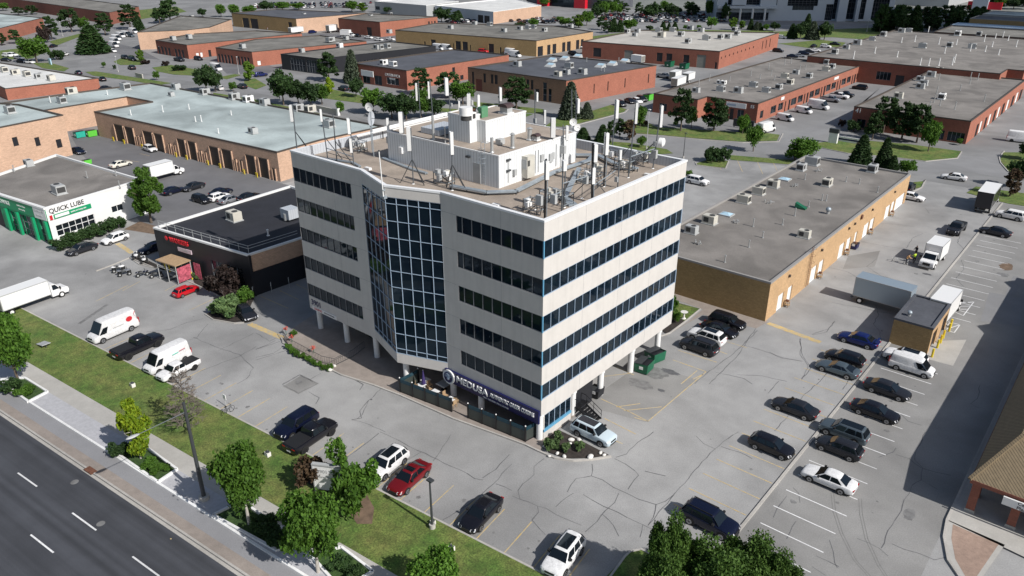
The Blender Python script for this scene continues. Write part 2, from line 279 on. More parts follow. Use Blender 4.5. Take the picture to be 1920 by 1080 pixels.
def index_kids(root):
    st = [root]; allo = {}
    for o in COL.objects:
        if o.parent: allo.setdefault(o.parent.name, []).append(o)
    while st:
        o = st.pop(); KIDS[o.name] = allo.get(o.name, []); st += KIDS[o.name]
def struct(name, mb): return mb.build(name, kind='structure')
def pp(l, z=0.0): return [G(x, y, z) for x, y in l]
def strip(mb, pts, wdt, z, m):
    for a, b in zip(pts, pts[1:]):
        a, b = Vector((a[0], a[1], 0)), Vector((b[0], b[1], 0)); d = b - a
        if d.length < .01: continue
        d.normalize(); n = Vector((-d.y, d.x, 0)) * wdt / 2; e = d * wdt * .3
        mb.face([(a - e - n)[:2] + (z,), (b + e - n)[:2] + (z,), (b + e + n)[:2] + (z,), (a - e + n)[:2] + (z,)], m)
def band(mb, pts, wdt, z0, z1, m):       # continuous mitred ribbon with height (kerbs)
    P = [Vector((p[0], p[1])) for p in pts]; Ls, Rs = [], []
    for i, p in enumerate(P):
        d = ((P[min(i + 1, len(P) - 1)] - P[max(i - 1, 0)])).normalized(); n = Vector((-d.y, d.x)) * wdt / 2; Ls.append(p + n); Rs.append(p - n)
    for i in range(len(P) - 1):
        a, b, c, d = Rs[i], Rs[i + 1], Ls[i + 1], Ls[i]
        mb.face([(*a, z1), (*b, z1), (*c, z1), (*d, z1)], m); mb.face([(*a, z0), (*b, z0), (*b, z1), (*a, z1)], m); mb.face([(*c, z0), (*d, z0), (*d, z1), (*c, z1)], m)
def wall(mb, p0, p1, z0, z1, m, holes=(), depth=.15, reveal=None):
    """upright wall from p0 to p1 (outside on the right-hand side), with rectangular holes (t0, t1, za, zb)"""
    p0, p1 = Vector((p0[0], p0[1], 0)), Vector((p1[0], p1[1], 0)); e = p1 - p0; L = e.length; e.normalize(); n = Vector((e.y, -e.x, 0))
    ts = sorted({0.0, L, *[max(0, min(L, h[0])) for h in holes], *[max(0, min(L, h[1])) for h in holes]}); zs = sorted({z0, z1, *[h[2] for h in holes], *[h[3] for h in holes]})
    P = lambda t, z, d=0: tuple(p0 + e * t - n * d + Vector((0, 0, z)))
    for i in range(len(ts) - 1):
        run = None
        for j in range(len(zs) - 1):
            tm, zm = (ts[i] + ts[i + 1]) / 2, (zs[j] + zs[j + 1]) / 2
            hole = any(h[0] < tm < h[1] and h[2] < zm < h[3] for h in holes)
            if hole:
                if run is not None: mb.face([P(ts[i], run), P(ts[i + 1], run), P(ts[i + 1], zs[j]), P(ts[i], zs[j])], m); run = None
            elif run is None: run = zs[j]
        if run is not None: mb.face([P(ts[i], run), P(ts[i + 1], run), P(ts[i + 1], zs[-1]), P(ts[i], zs[-1])], m)
    r_ = reveal or m
    for a, b, c, d in holes:
        a, b = max(a, 0), min(b, L)
        mb.face([P(a, c), P(b, c), P(b, c, depth), P(a, c, depth)], r_); mb.face([P(a, d, depth), P(b, d, depth), P(b, d), P(a, d)], r_)
        if a > .001: mb.face([P(a, c), P(a, c, depth), P(a, d, depth), P(a, d)], r_)
        if b < L - .001: mb.face([P(b, c, depth), P(b, c), P(b, d), P(b, d, depth)], r_)
    return P
def panel(p0, p1, h, depth, gm, fm=None, nv=1, nh=1, fw=.06, fd=.05, mb=None, cols=None, rows=None):
    """glass / door leaf filling hole h, with a frame grid standing proud of it"""
    p0, p1 = Vector((p0[0], p0[1], 0)), Vector((p1[0], p1[1], 0)); e = (p1 - p0).normalized(); n = Vector((e.y, -e.x, 0)); P = lambda t, z, d=0.0: tuple(p0 + e * t - n * d + Vector((0, 0, z)))
    g = MB(); a, b, c, d = h; g.face([P(a, c, depth), P(b, c, depth), P(b, d, depth), P(a, d, depth)], gm)
    f = mb or (MB() if fm else None)
    if fm:
        def bx(t0, t1, za, zb, k=0.0):
            V = [P(t, z, depth - k2) for k2 in (0.0, fd + k) for t, z in ((t0, za), (t1, za), (t1, zb), (t0, zb))]
            f.mesh(V, [(4, 5, 6, 7), (0, 1, 5, 4), (1, 2, 6, 5), (2, 3, 7, 6), (3, 0, 4, 7)], fm)
        cols = cols if cols is not None else [a + (b - a) * i / nv for i in range(nv + 1)]; rows = rows if rows is not None else [c + (d - c) * i / nh for i in range(nh + 1)]
        for t in cols: bx(max(a, t - fw / 2), min(b, t + fw / 2), c, d)
        for z in rows: bx(a, b, max(c, z - fw / 2), min(d, z + fw / 2), -.003)
    return g, f
def snap(poly):
    P = [list(p[:2]) for p in poly]; n = len(P); Q = [p[:] for p in P]
    hor = []
    for i in range(n):
        a, b = P[i], P[(i + 1) % n]; hor.append(abs(a[0] - b[0]) > abs(a[1] - b[1]))
    for ax in (0, 1):               # group vertices that share an x (or y)
        par = list(range(n))
        def fnd(i):
            while par[i] != i: i = par[i]
            return i
        for i in range(n):
            if hor[i] == (ax == 1): par[fnd(i)] = fnd((i + 1) % n)
        for r_ in {fnd(i) for i in range(n)}:
            ids = [i for i in range(n) if fnd(i) == r_]; v = sum(P[i][ax] for i in ids) / len(ids)
            for i in ids: Q[i][ax] = v
    return [tuple(q) for q in Q]
def inset(poly, d):
    n = len(poly); out_ = []
    for i in range(n):
        a, b, c = Vector(poly[i - 1]), Vector(poly[i]), Vector(poly[(i + 1) % n]); u, v = (b - a).normalized(), (c - b).normalized()
        nu, nv = Vector((-u.y, u.x)), Vector((-v.y, v.x)); k = 1 + nu.dot(nv); m_ = (nu + nv) / max(k, .3); out_.append(tuple(b + m_ * d))
    return out_
def bld(name, label, roofpx, h, walls, roof='gravel2', cop='greyc', par=.35, ops=(), world=None, do_snap=True, cat='building', pw=.3, z0=0.0):
    """flat-roofed block. roofpx: corners of the roof edge in the picture (at height h). walls: material or {edge: material}.
    ops: (edge, kind, x0, x1, za, zb, nv, nh) with x as picture columns; returns root, polygon"""
    poly = [(p[0], p[1]) for p in (world or pp(roofpx, h))]
    if do_snap: poly = snap(poly)
    poly = ccw(poly) if ccw(poly) == poly else (poly[::-1])
    root = thing(name, label, cat, (poly[0][0], poly[0][1], 0)); off = Vector((poly[0][0], poly[0][1]))
    loc = [(p[0] - off.x, p[1] - off.y) for p in poly]; n = len(poly); W = MB(); wm = (lambda i: walls.get(i, walls[None])) if isinstance(walls, dict) else (lambda i: walls)
    oplist = {}; keys = []; cnt = {}
    for i in range(n):
        dx, dy = loc[(i + 1) % n][0] - loc[i][0], loc[(i + 1) % n][1] - loc[i][1]
        keys.append(('S' if dx > 0 else 'N') if abs(dx) > abs(dy) else ('E' if dy > 0 else 'W'))
    order = sorted(range(n), key=lambda i: (keys[i], (loc[i][0] + loc[(i + 1) % n][0]) if keys[i] in 'SN' else (loc[i][1] + loc[(i + 1) % n][1]))); idx = {}
    for i in order: idx[keys[i] + str(cnt.get(keys[i], 0))] = i; cnt[keys[i]] = cnt.get(keys[i], 0) + 1
    if isinstance(walls, dict): wm = lambda i: walls.get([k_ for k_, v_ in idx.items() if v_ == i][0], walls.get(keys[i], walls[None]))
    for o in ops: oplist.setdefault(idx[o[0] if len(o[0]) > 1 else o[0] + '0'], []).append(o)
    parts = []
    for i in range(n):
        a, b = loc[i], loc[(i + 1) % n]; A, B = poly[i], poly[(i + 1) % n]; L = math.dist(A, B); hs = []
        for o in oplist.get(i, []):
            _, kd, x0, x1, za, zb, nv, nh = o; zm = (za + zb) / 2
            if isinstance(x0, str): t0, t1 = float(x0), float(x1)
            else: t0, t1 = sorted((along(A, B, zm, x0), along(A, B, zm, x1)))
            t0, t1 = max(.15, t0), min(L - .15, t1)
            if t1 - t0 < .2: continue
            hs.append((t0, t1, za, zb)); parts.append((kd, a, b, (t0, t1, za, zb), nv, nh))
        wall(W, a, b, z0, h, wm(i), hs, .18)
    W.build('wall', root)
    ins = inset(loc, pw); rb = MB(); rb.face([(*p, h - par) for p in ins], roof); rb.build('roof', root)
    c = MB()
    for i in range(n):
        a, b, ia, ib = loc[i], loc[(i + 1) % n], ins[i], ins[(i + 1) % n]
        c.face([(*a, h + .04), (*b, h + .04), (*ib, h + .04), (*ia, h + .04)], cop); c.face([(*ib, h - par), (*ia, h - par), (*ia, h + .04), (*ib, h + .04)], cop)
    oa = inset(loc, -.04)
    for i in range(n):
        a, b, q, r2 = loc[i], loc[(i + 1) % n], oa[i], oa[(i + 1) % n]
        c.face([(*q, h - .22), (*r2, h - .22), (*r2, h + .042), (*q, h + .042)], cop); c.face([(*q, h + .042), (*r2, h + .042), (*b, h + .042), (*a, h + .042)], cop)
    c.build('coping', root)
    STY = dict(window=('glass2', 'mullg'), garage=('garage_leaf', None), whitedoor=('white', 'white'), darkdoor=('black', 'brown'), winw=('glass2', 'white'), bay=('black', None), greyd=('greyleaf', None), redd=('rustleaf', None))
    for kd, a, b, hh, nv, nh in parts:
        gm, fm = STY[kd]; g, f = panel(a, b, hh, .16, gm, fm, nv, nh, .09)
        o = g.build({'window': 'window', 'winw': 'window', 'bay': 'opening'}.get(kd, 'door'), root)
        if f: f.build('frame', o)
    return root, poly
mat('garage_leaf', (.045, .035, .03), .6, .1, .5, kind='stripes', axis='z', freq=2, duty=.12, depth=.4); M['garage_leaf'] = MATS['garage_leaf']
mat('greyleaf', (.22, .22, .20), .6, .05, .5, kind='stripes', axis='z', freq=2, duty=.12, depth=.3); M['greyleaf'] = MATS['greyleaf']
mat('rustleaf', (.16, .05, .035), .6, .05, .5, kind='stripes', axis='z', freq=2, duty=.12, depth=.3); M['rustleaf'] = MATS['rustleaf']
def text(body, size, m, parent, loc, rot, name='lettering', extrude=.03, align='LEFT', space=1.0, xs=1.0):
    c = bpy.data.curves.new(name, 'FONT'); c.body = body; c.size = size; c.extrude = extrude; c.align_x = align; c.align_y = 'CENTER'; c.space_character = space; c.offset = size * .012
    t = bpy.data.objects.new(name + '_src', c); COL.objects.link(t); bpy.context.view_layer.update()
    me = bpy.data.meshes.new_from_object(t); bpy.data.objects.remove(t); me.materials.clear(); me.materials.append(M[m] if isinstance(m, str) else m)
    o = bpy.data.objects.new(name, me); COL.objects.link(o); o.location = loc; o.rotation_euler = rot; o.scale = (xs, 1, 1)
    if parent: o.parent = parent
    return o
# ---------------------------------------------------------------- ground, roads, kerbs, markings
g = MB(); g.face([(-2600, -900, -.05), (1500, -900, -.05), (1500, 3200, -.05), (-2600, 3200, -.05)], 'far'); struct('ground', g)
g = MB(); g.flat([(-700, -60), (160, -60), (160, 420), (-700, 420)], 0, 'lotm'); struct('asphalt_yard', g); g = MB(); g.face([(x, y, .0028) for x, y in ((-200, -60), (160, -60), (160, 122), (0, 118), (-45, 102), (-75, 92), (-92, 40), (-95, -2), (-200, -12))], 'lot'); struct('parking_lot_asphalt', g)
UA = R(5.75); U = Vector((math.cos(UA), math.sin(UA))); V_ = Vector((-math.sin(UA), math.cos(UA))); O_ = Vector((-30, -20))
def S(s, t): q = O_ + U * s + V_ * t; return (q.x, q.y)
def s_of(px, py): return (Vector(G(px, py)[:2]) - O_).dot(U)
def sb(name, t0, t1, z, m, s0=-160, s1=120): a = MB(); a.flat([S(s0, t0), S(s1, t0), S(s1, t1), S(s0, t1)], z, m); struct(name, a)
sb('main_road', -60, -10.75, .004, 'road')
k = MB(); k.flat([S(-160, -10.75), S(120, -10.75), S(120, -10.45), S(-160, -10.45)], .012, 'kerb'); k.prism([S(-160, -10.45), S(120, -10.45), S(120, -10.27), S(-160, -10.27)], -.02, .14, 'kerb', bottom=False); struct('road_kerb', k)
sb('gutter_paving', -10.27, -9.35, .12, 'brickpave'); sb('bikeway', -9.35, -8.0, .121, 'bike')
k = MB(); k.prism([S(-160, -8.0), S(120, -8.0), S(120, -7.78), S(-160, -7.78)], 0, .24, 'kerbw', bottom=False); struct('sidewalk_kerb', k)
sb('paved_verge', -7.78, -5.75, .15, 'concl'); 
k = MB()
for i in range(-60, 90): k.flat([S(i * 1.6 + .012, -5.75), S(i * 1.6 + 1.588, -5.75), S(i * 1.6 + 1.588, -3.86), S(i * 1.6 + .012, -3.86)], .154, 'conc')
k.flat([S(-110, -5.75), S(140, -5.75), S(140, -3.86), S(-110, -3.86)], .148, 'kerb'); struct('sidewalk', k)
sb('lawn', -3.86, 2.62, .15, 'grass', -160, s_of(1150, 1060))
lw = MB(); lw.flat(pp([(1180, 1039), (1202, 1034), (1245, 1058), (1420, 1110), (1420, 1400), (1080, 1260), (1130, 1090)]), .15, 'grass'); struct('corner_lawn', lw)
k = MB(); band(k, [S(-160, 2.7), S(s_of(1135, 1068), 2.7)], .18, 0, .17, 'kerb')
band(k, pp([(1110, 1130), (1172, 1045), (1182, 1036), (1202, 1032), (1250, 1056)]), .18, 0, .17, 'kerb')
band(k, pp([(528, 634), (531, 644), (545, 653), (570, 669), (640, 704), (700, 723), (750, 742), (850, 786), (985, 835), (1010, 847), (1040, 860), (1075, 865), (1110, 863), (1146, 857)]), .18, 0, .17, 'kerb')
band(k, [(20.15, -14), (20.15, 112)], .24, 0, .12, 'kerb')
band(k, [(33.1, 60), (33.1, 13.5), (33.4, 11.2), (34.3, 8.6), (35.7, 6.9), (36.6, 6.6)], .22, 0, .17, 'kerb')
band(k, pp([(560, 420), (318, 432), (318, 432)]), .15, 0, .15, 'kerb') if False else None
band(k, pp([(180, 509), (212, 497), (243, 484), (262, 497), (300, 505)]), .15, 0, .14, 'kerb'); band(k, pp([(243, 484), (303, 508), (330, 520), (360, 531), (420, 560)]), .15, 0, .14, 'kerb')
band(k, pp([(385, 590), (400, 600), (440, 607), (456, 606), (462, 600)]), .16, 0, .14, 'kerb')
band(k, pp([(1239, 631), (1256, 625), (1284, 604), (1313, 580), (1262, 566)]), .15, 0, .14, 'kerb')
band(k, pp([(1304, 305), (1306, 310), (1360, 317), (1366, 303)]), .2, 0, .14, 'kerb'); band(k, pp([(1732, 342), (1735, 338), (1728, 352), (1712, 360)]), .2, 0, .14, 'kerb')
band(k, pp([(1920, 335), (1890, 322), (1876, 306), (1873, 294), (1883, 284)]), .2, 0, .14, 'kerb'); band(k, pp([(1535, 277), (1590, 288), (1680, 296), (1735, 303), (1795, 297), (1803, 285)]), .2, 0, .14, 'kerb')
band(k, pp([(1085, 234), (1172, 211), (1178, 205)]), .25, 0, .14, 'kerb'); band(k, pp([(1190, 252), (1236, 255), (1310, 262), (1392, 268), (1460, 266), (1468, 251)]), .2, 0, .14, 'kerb')
struct('kerb', k)
lw = MB(); lw.flat([(20.3, -14), (33.1, -14), (33.1, 112), (20.3, 112)], .005, 'lot2'); struct('east_parking_lot', lw)
lw = MB(); lw.flat(pp([(120, 232), (190, 246), (528, 344), (560, 352), (430, 398), (318, 432), (262, 415), (150, 285)]), .006, 'lotd'); lw.flat(pp([(130, 62), (258, 90), (300, 112), (240, 108), (160, 100)]), .005, 'lotd'); lw.flat(pp([(405, 118), (470, 108), (520, 128), (500, 140), (425, 138)]), .005, 'lotd'); lw.flat(pp([(560, 62), (760, 66), (730, 78), (560, 72)]), .005, 'lotd'); struct('court_asphalt', lw)
st = MB(); N_ = [(1990, 306), (1790, 290), (1700, 283), (1600, 273), (1500, 269), (1440, 268), (1330, 263), (1250, 256), (1180, 250), (1090, 236), (980, 222), (860, 212), (720, 196), (640, 184), (560, 166), (480, 152), (400, 136), (300, 119), (250, 108), (205, 97), (186, 86), (178, 74), (192, 62), (222, 52)]
S_ = [(1990, 352), (1790, 318), (1720, 328), (1640, 312), (1560, 303), (1500, 298), (1440, 290), (1330, 279), (1250, 272), (1180, 262), (1090, 254), (980, 250), (860, 246), (720, 234), (640, 212), (560, 190), (480, 174), (400, 160), (300, 143), (230, 131), (165, 110), (135, 96), (118, 78), (128, 62), (160, 50)]
S_ = [S_[0]] + S_[1:]; a, b = pp(N_, .008), pp(S_[:24] , .008)
for i in range(23): st.face([b[i], b[i + 1], a[i + 1], a[i]], 'street')
struct('side_street', st)
st = MB(); st.flat(pp([(1022, 234), (1085, 232), (1175, 208), (1235, 185), (1262, 165), (1320, 150), (1345, 160), (1250, 196), (1232, 222), (1190, 250), (1090, 250)]), .007, 'street'); st.flat(pp([(1460, 262), (1612, 200), (1650, 165), (1740, 135), (1600, 205), (1585, 235), (1500, 268)]), .007, 'street'); struct('driveway', st)
gr = MB()
for q in ([(213, 116), (225, 110), (262, 112), (282, 117), (265, 122), (225, 122)], [(285, 127), (320, 122), (355, 128), (415, 140), (380, 143), (325, 140), (295, 134)], [(160, 135), (180, 134), (322, 156), (295, 160), (250, 152), (175, 142)], [(92, 78), (150, 63), (157, 66), (105, 86)], [(410, 145), (440, 139), (452, 141), (425, 149)],
 [(458, 150), (478, 147), (500, 160), (480, 168), (458, 160)], [(400, 174), (480, 187), (640, 222), (722, 240), (722, 246), (560, 215), (400, 182)], [(545, 167), (600, 163), (672, 178), (700, 190), (680, 194), (640, 189), (560, 178)],
 [(1022, 237), (1045, 220), (1110, 208), (1145, 197), (1175, 205), (1170, 210), (1085, 232), (1055, 238)], [(1155, 232), (1200, 222), (1230, 238), (1318, 244), (1385, 248), (1440, 250), (1462, 253), (1457, 264), (1392, 266), (1310, 260), (1235, 253), (1190, 250)],
 [(1080, 262), (1180, 268), (1250, 280), (1262, 288), (1225, 290), (1080, 272)], [(1305, 307), (1325, 300), (1365, 302), (1360, 315), (1312, 311)], [(1368, 291), (1500, 302), (1500, 310), (1370, 300)], [(1530, 268), (1600, 262), (1700, 270), (1802, 284), (1795, 296), (1735, 302), (1680, 295), (1590, 287), (1535, 276)],
 [(1875, 300), (1882, 286), (1990, 286), (1990, 350), (1890, 321)], [(1712, 342), (1732, 340), (1725, 352), (1710, 356)], [(1812, 362), (1830, 350), (1870, 356), (1990, 372), (1990, 398), (1890, 382), (1850, 372)], [(1262, 567), (1312, 580), (1284, 603), (1262, 592)],
 [(1460, 82), (1540, 75), (1585, 80), (1580, 88), (1515, 90)], [(395, 592), (430, 592), (455, 604), (440, 606), (402, 598)] * 0, [(0, 95), (60, 88), (90, 95), (60, 110), (0, 112)], [(60, 118), (95, 118), (130, 128), (120, 134), (80, 128)], [(720, 196), (860, 205), (1000, 214), (980, 222), (860, 212), (720, 202)], [(880, 190), (1020, 205), (1022, 214), (900, 206)],
 [(1440, 60), (1640, 52), (1720, 60), (1680, 78), (1560, 70), (1470, 72)], [(200, 25), (330, 12), (350, 22), (240, 40)], [(740, 60), (840, 55), (840, 70), (760, 75)], [(1095, 70), (1220, 55), (1450, 58), (1450, 62), (1220, 62), (1110, 78)]):
    if q: gr.flat(pp(q), .06 if len(q) != 4 or q[0][0] != 1262 else .08, 'grass')
struct('grass_verge', gr)
s2 = MB(); s2.flat(pp([(1018, 829), (1046, 807), (1082, 824), (1142, 855), (1110, 860), (1062, 861), (1030, 850)]), .12, 'soil'); s2.flat(pp([(1262, 592), (1284, 603), (1250, 627), (1238, 618)]), .11, 'soil'); s2.flat(pp([(388, 589), (402, 583), (430, 585), (458, 603), (440, 605), (402, 599)]), .11, 'soil'); s2.flat(pp([(246, 485), (262, 482), (312, 505), (302, 508)]), .1, 'soil'); s2.flat(pp([(360, 520), (440, 535), (480, 552), (470, 575), (420, 560), (365, 531)]), .09, 'soil')
s2.flat(pp([(655, 930), (685, 925), (702, 955), (698, 985), (670, 985), (650, 955)]), .165, 'dirt'); s2.flat(pp([(566, 880), (600, 862), (650, 905), (625, 935), (570, 905)]), .164, 'soil'); s2.flat(pp([(262, 415), (318, 432), (294, 440), (232, 430)]), .01, 'dirt'); struct('planting_soil', s2)
wk = MB(); wk.flat(pp([(531, 636), (545, 652), (570, 668), (640, 703), (700, 722), (750, 741), (850, 785), (985, 834), (1013, 848), (1020, 828), (1048, 806), (1080, 780), (1000, 650), (640, 560), (575, 600), (548, 618)]), .13, 'brickpave'); wk.flat(pp([(1244, 632), (1290, 604), (1318, 580), (1262, 560), (1262, 545), (1440, 603), (1418, 616), (1318, 590)]), .012, 'brickpave')
wk.flat([(33.2, 60), (33.2, 13.4), (50, 11.5), (50, 60)], .15, 'conc'); struct('walkway', wk)
wk = MB(); wk.flat([(33.6, 13.2), (33.9, 11.3), (34.7, 9.0), (35.8, 7.4), (36.3, 7.3), (37.0, 13.0)], .155, 'redpave'); wk.flat([(33.2, 13.5), (33.45, 11.2), (34.35, 8.65), (35.75, 7.0), (36.55, 6.75), (37.4, 13.3)], .15, 'conc'); struct('paved_island', wk)
tp = MB(); tp.flat([(20.4, 41), (27.4, 41), (26.6, 37.6), (24.6, 35.8), (24.6, 43)], .008, 'lotd') if False else None
tp.flat(pp([(1746, 640), (1812, 637), (1787, 686), (1735, 672)]), .009, 'conc'); tp.flat(pp([(1855, 548), (1920, 560), (1912, 612), (1838, 602)]), .009, 'street'); tp.flat(pp([(1900, 517), (1918, 522), (1900, 560), (1885, 552)]), .01, 'street'); struct('concrete_pad', tp)

def yf(x): return (-17.0 + (x + 22.9) * .1007)
ln = MB()
for i in range(-17, 7):
    x = -4.2 + 2.78 * i; y = yf(x) - .1
    L_ = 4.9; a = R(97.5); strip(ln, [(x, y), (x + math.cos(a) * L_, y + math.sin(a) * L_)], .10, .014, 'yline')
for i in range(0, 16):
    y = .5 + 2.72 * i
    if y > 37 and y < 40: continue
    strip(ln, [(14.4, y), (19.8, y)], .10, .014, 'yline')
for q in ([(1307, 695), (1277, 720)], [(1324, 697), (1295, 722), (1215, 790), (1190, 783)], [(1262, 675), (1324, 697)], [(1272, 657), (1343, 679)], [(1345, 657), (1363, 664)], [(1155, 688), (1188, 703)], [(1122, 707), (1182, 700)], [(1127, 748), (1180, 772), (1215, 790)], [(1134, 785), (1192, 814)], [(1150, 825), (1167, 832)], [(1156, 763), (1200, 757)], [(1170, 770), (1240, 763)], [(1360, 640), (1400, 652)], [(1300, 711), (1318, 702)], [(320, 1010), (321, 1011)],
          [(340, 560), (395, 532)], [(355, 582), (410, 556)], [(310, 545), (330, 535)], [(230, 545), (262, 528)], [(180, 565), (240, 535)], [(235, 300), (262, 304)], [(262, 288), (280, 292)], [(555, 533), (580, 545)], [(490, 556), (540, 578)], [(525, 545), (560, 562)], [(1340, 285), (1352, 318)], [(1378, 290), (1392, 322)], [(1416, 294), (1430, 326)], [(1446, 297), (1462, 330)], [(1478, 300), (1492, 328)]):
    strip(ln, pp(q), .10, .014, 'yline')
for q in ([(1443, 607), (1535, 641)], [(470, 608), (528, 633)], [(221, 457), (247, 474)]): strip(ln, pp(q), .8, .013, 'yline')
for i in list(range(-5, 15)) + list(range(20, 34)):
    y = .4 + 2.745 * i
    strip(ln, [(21.15, y), (26.4, y)], .11, .014, 'wline')
for q in ([(1790, 569), (1826, 566), (1806, 592), (1786, 583)], [(1786, 575), (1820, 574)], [(1786, 580), (1812, 580)], [(1790, 565), (1822, 568)], [(1776, 603), (1800, 609), (1789, 624), (1775, 619)], [(1775, 617), (1800, 609)], [(1776, 610), (1785, 602)]): strip(ln, pp(q), .12, .015, 'wline')
for a, b in (((34, 887), (69, 912)), ((136, 962), (180, 994)), ((249, 1044), (298, 1080)), ((58, 1003), (100, 1036)), ((352, 1118), (402, 1154)), ((-60, 820), (-30, 842)), ((165, 1085), (215, 1125))): strip(ln, pp([a, b]), .14, .012, 'wline')
struct('road_markings', ln)
ck = MB()
def crk(ox, oy, *ls):
    for l in ls:
        P = [Vector(G(ox + x / 4, oy + y / 4)[:2]) for x, y in l]; o_ = []
        for a, b in zip(P, P[1:]):
            n = max(1, int((b - a).length / .7)); d = (b - a); nn = Vector((-d.y, d.x)).normalized()
            for i in range(n): o_.append(a + d * i / n + nn * random.uniform(-.09, .09) * (i > 0))
        o_.append(P[-1])
        for a, b in zip(o_, o_[1:]): strip(ck, [a, b], random.uniform(.035, .08), .011, 'tar')
crk(960, 810, [(1700, 0), (1620, 50), (1520, 130), (1400, 260), (1300, 380), (1190, 500), (1100, 600), (1020, 700)], [(600, 240), (605, 290), (595, 330), (480, 350), (440, 400), (415, 450)], [(595, 330), (680, 360), (760, 415), (860, 460), (950, 505), (1080, 545), (1150, 520), (1210, 475)], [(1080, 545), (1060, 640), (1020, 700)], [(980, 700), (960, 790)],
 [(770, 200), (850, 240), (920, 290), (950, 325), (870, 430)], [(730, 575), (860, 640), (980, 695), (1070, 740)], [(800, 460), (770, 530), (700, 590), (640, 670), (550, 750)], [(0, 480), (60, 505), (190, 555), (260, 575), (330, 620), (520, 700)], [(190, 555), (200, 600), (150, 660), (210, 730), (250, 770)], [(240, 200), (165, 260), (165, 320), (80, 390), (45, 440), (60, 505)], [(1060, 0), (940, 80), (860, 165), (780, 190)], [(535, 470), (600, 510), (690, 560), (730, 575)], [(680, 620), (760, 700), (800, 780)], [(460, 460), (330, 560)], [(1000, 295), (1150, 330)], [(1380, 30), (1440, 90), (1520, 125)], [(1570, 110), (1700, 150), (1800, 200)])
crk(480, 810, [(930, 0), (1020, 40), (1150, 110), (1270, 160), (1410, 235), (1520, 280), (1640, 350), (1700, 360)], [(1460, 20), (1400, 110), (1330, 215)], [(1900, 170), (1800, 280), (1700, 345)], [(1240, 150), (1120, 220)], [(1920, 240), (1780, 390), (1600, 540), (1400, 660)], [(920, 10), (860, 60), (740, 150), (670, 200)], [(1800, 390), (1920, 440)])
crk(0, 540, [(1100, 330), (1280, 310), (1400, 260), (1520, 230)], [(1450, 370), (1640, 450), (1800, 500), (1900, 600), (1850, 680), (1780, 720)], [(1900, 340), (1640, 470)], [(1560, 270), (1480, 370), (1420, 390)], [(1480, 630), (1800, 510), (1920, 440)])
crk(1440, 540, [(500, 250), (450, 310), (330, 350)], [(245, 380), (250, 450), (240, 500), (280, 550), (300, 600), (250, 680)], [(10, 480), (100, 520), (250, 550)], [(810, 130), (830, 200), (790, 270), (840, 330), (850, 400)], [(440, 640), (370, 720), (270, 800), (150, 960), (50, 1070)], [(80, 700), (0, 790)], [(480, 110), (700, 150), (950, 200)], [(520, 600), (620, 680), (560, 760)], [(1590, 730), (1570, 830), (1520, 870), (1580, 900)], [(1840, 670), (1790, 780)], [(1000, 950), (1050, 1000), (1150, 1030)])
crk(1440, 810, [(140, 480), (70, 570), (40, 640)], [(190, 420), (230, 460), (240, 530)], [(210, 670), (140, 800)], [(460, 810), (490, 900), (500, 980), (520, 1020)], [(360, 930), (450, 970), (530, 1010)], [(1180, 0), (1120, 120), (1100, 210), (1160, 270), (1150, 360), (1080, 400), (1060, 460), (1020, 510), (1000, 590), (930, 700), (880, 790), (850, 870)], [(960, 170), (1060, 200), (1150, 270), (1250, 300), (1370, 325)], [(1150, 360), (1270, 430)], [(670, 800), (830, 870), (900, 930)], [(930, 840), (1020, 880), (1130, 910), (1250, 960), (1330, 940)], [(330, 1010), (430, 1075)], [(830, 190), (940, 150), (960, 120)])
crk(1100, 450, [(1280, 680), (1180, 780), (1080, 870), (900, 1000), (810, 1080)], [(1180, 790), (1350, 840), (1470, 890), (1620, 910)], [(1860, 610), (1800, 690), (1700, 710)], [(1600, 740), (1610, 830), (1640, 900), (1680, 960), (1610, 1050)], [(1280, 640), (1130, 870), (1000, 1000), (920, 1080)], [(1130, 1010), (1320, 1020), (1500, 1060)], [(960, 990), (1180, 1040), (1240, 1080)])
crk(1440, 270, [(800, 590), (950, 600), (1100, 620)], [(700, 730), (900, 770), (1100, 800)], [(820, 860), (740, 920), (850, 990), (900, 1000)], [(1160, 670), (1080, 710), (1040, 780)], [(440, 920), (600, 960), (680, 1010)], [(1180, 480), (1210, 520)], [(1440, 690), (1420, 740), (1480, 800)], [(1450, 870), (1470, 940), (1410, 1010), (1470, 1070)])
crk(480, 450, [(0, 700), (100, 760), (180, 720)], [(0, 880), (130, 850), (200, 800)], [(200, 1080), (330, 1010), (420, 1060)], [(700, 1030), (760, 1060), (800, 1080)], [(0, 820), (60, 800), (180, 760)])
crk(480, 540, *[[(x * 1.3187, y * 1.3187) for x, y in l] for l in ([(710, 575), (640, 640), (590, 700), (600, 740), (545, 750)], [(640, 640), (605, 720), (575, 745)], [(545, 750), (640, 775), (735, 819)], [(0, 410), (80, 385), (170, 355)], [(560, 515), (610, 550), (590, 580)], [(370, 485), (310, 520)], [(245, 495), (350, 545), (240, 600), (150, 550), (245, 495)], [(0, 350), (60, 325), (110, 300)], [(215, 370), (250, 395), (310, 400)], [(340, 660), (360, 625), (300, 590)])])
for y in range(-13, 112, 3): strip(ck, [(19.98, y), (19.98 + random.uniform(-.04, .04), y + 3)], .07, .012, 'tar')
strip(ck, [S(-90, -10.45), S(60, -10.45)], .05, .02, 'tar')
struct('tar_crack', ck)
oi = MB()
def blob(px, py, rx, ry, m, z, n=18):
    c = G(px, py); oi.face([(c.x + rx * math.cos(t) * random.uniform(.7, 1.15), c.y + ry * math.sin(t) * random.uniform(.7, 1.15), z) for t in (2 * math.pi * i / n for i in range(n))], m)
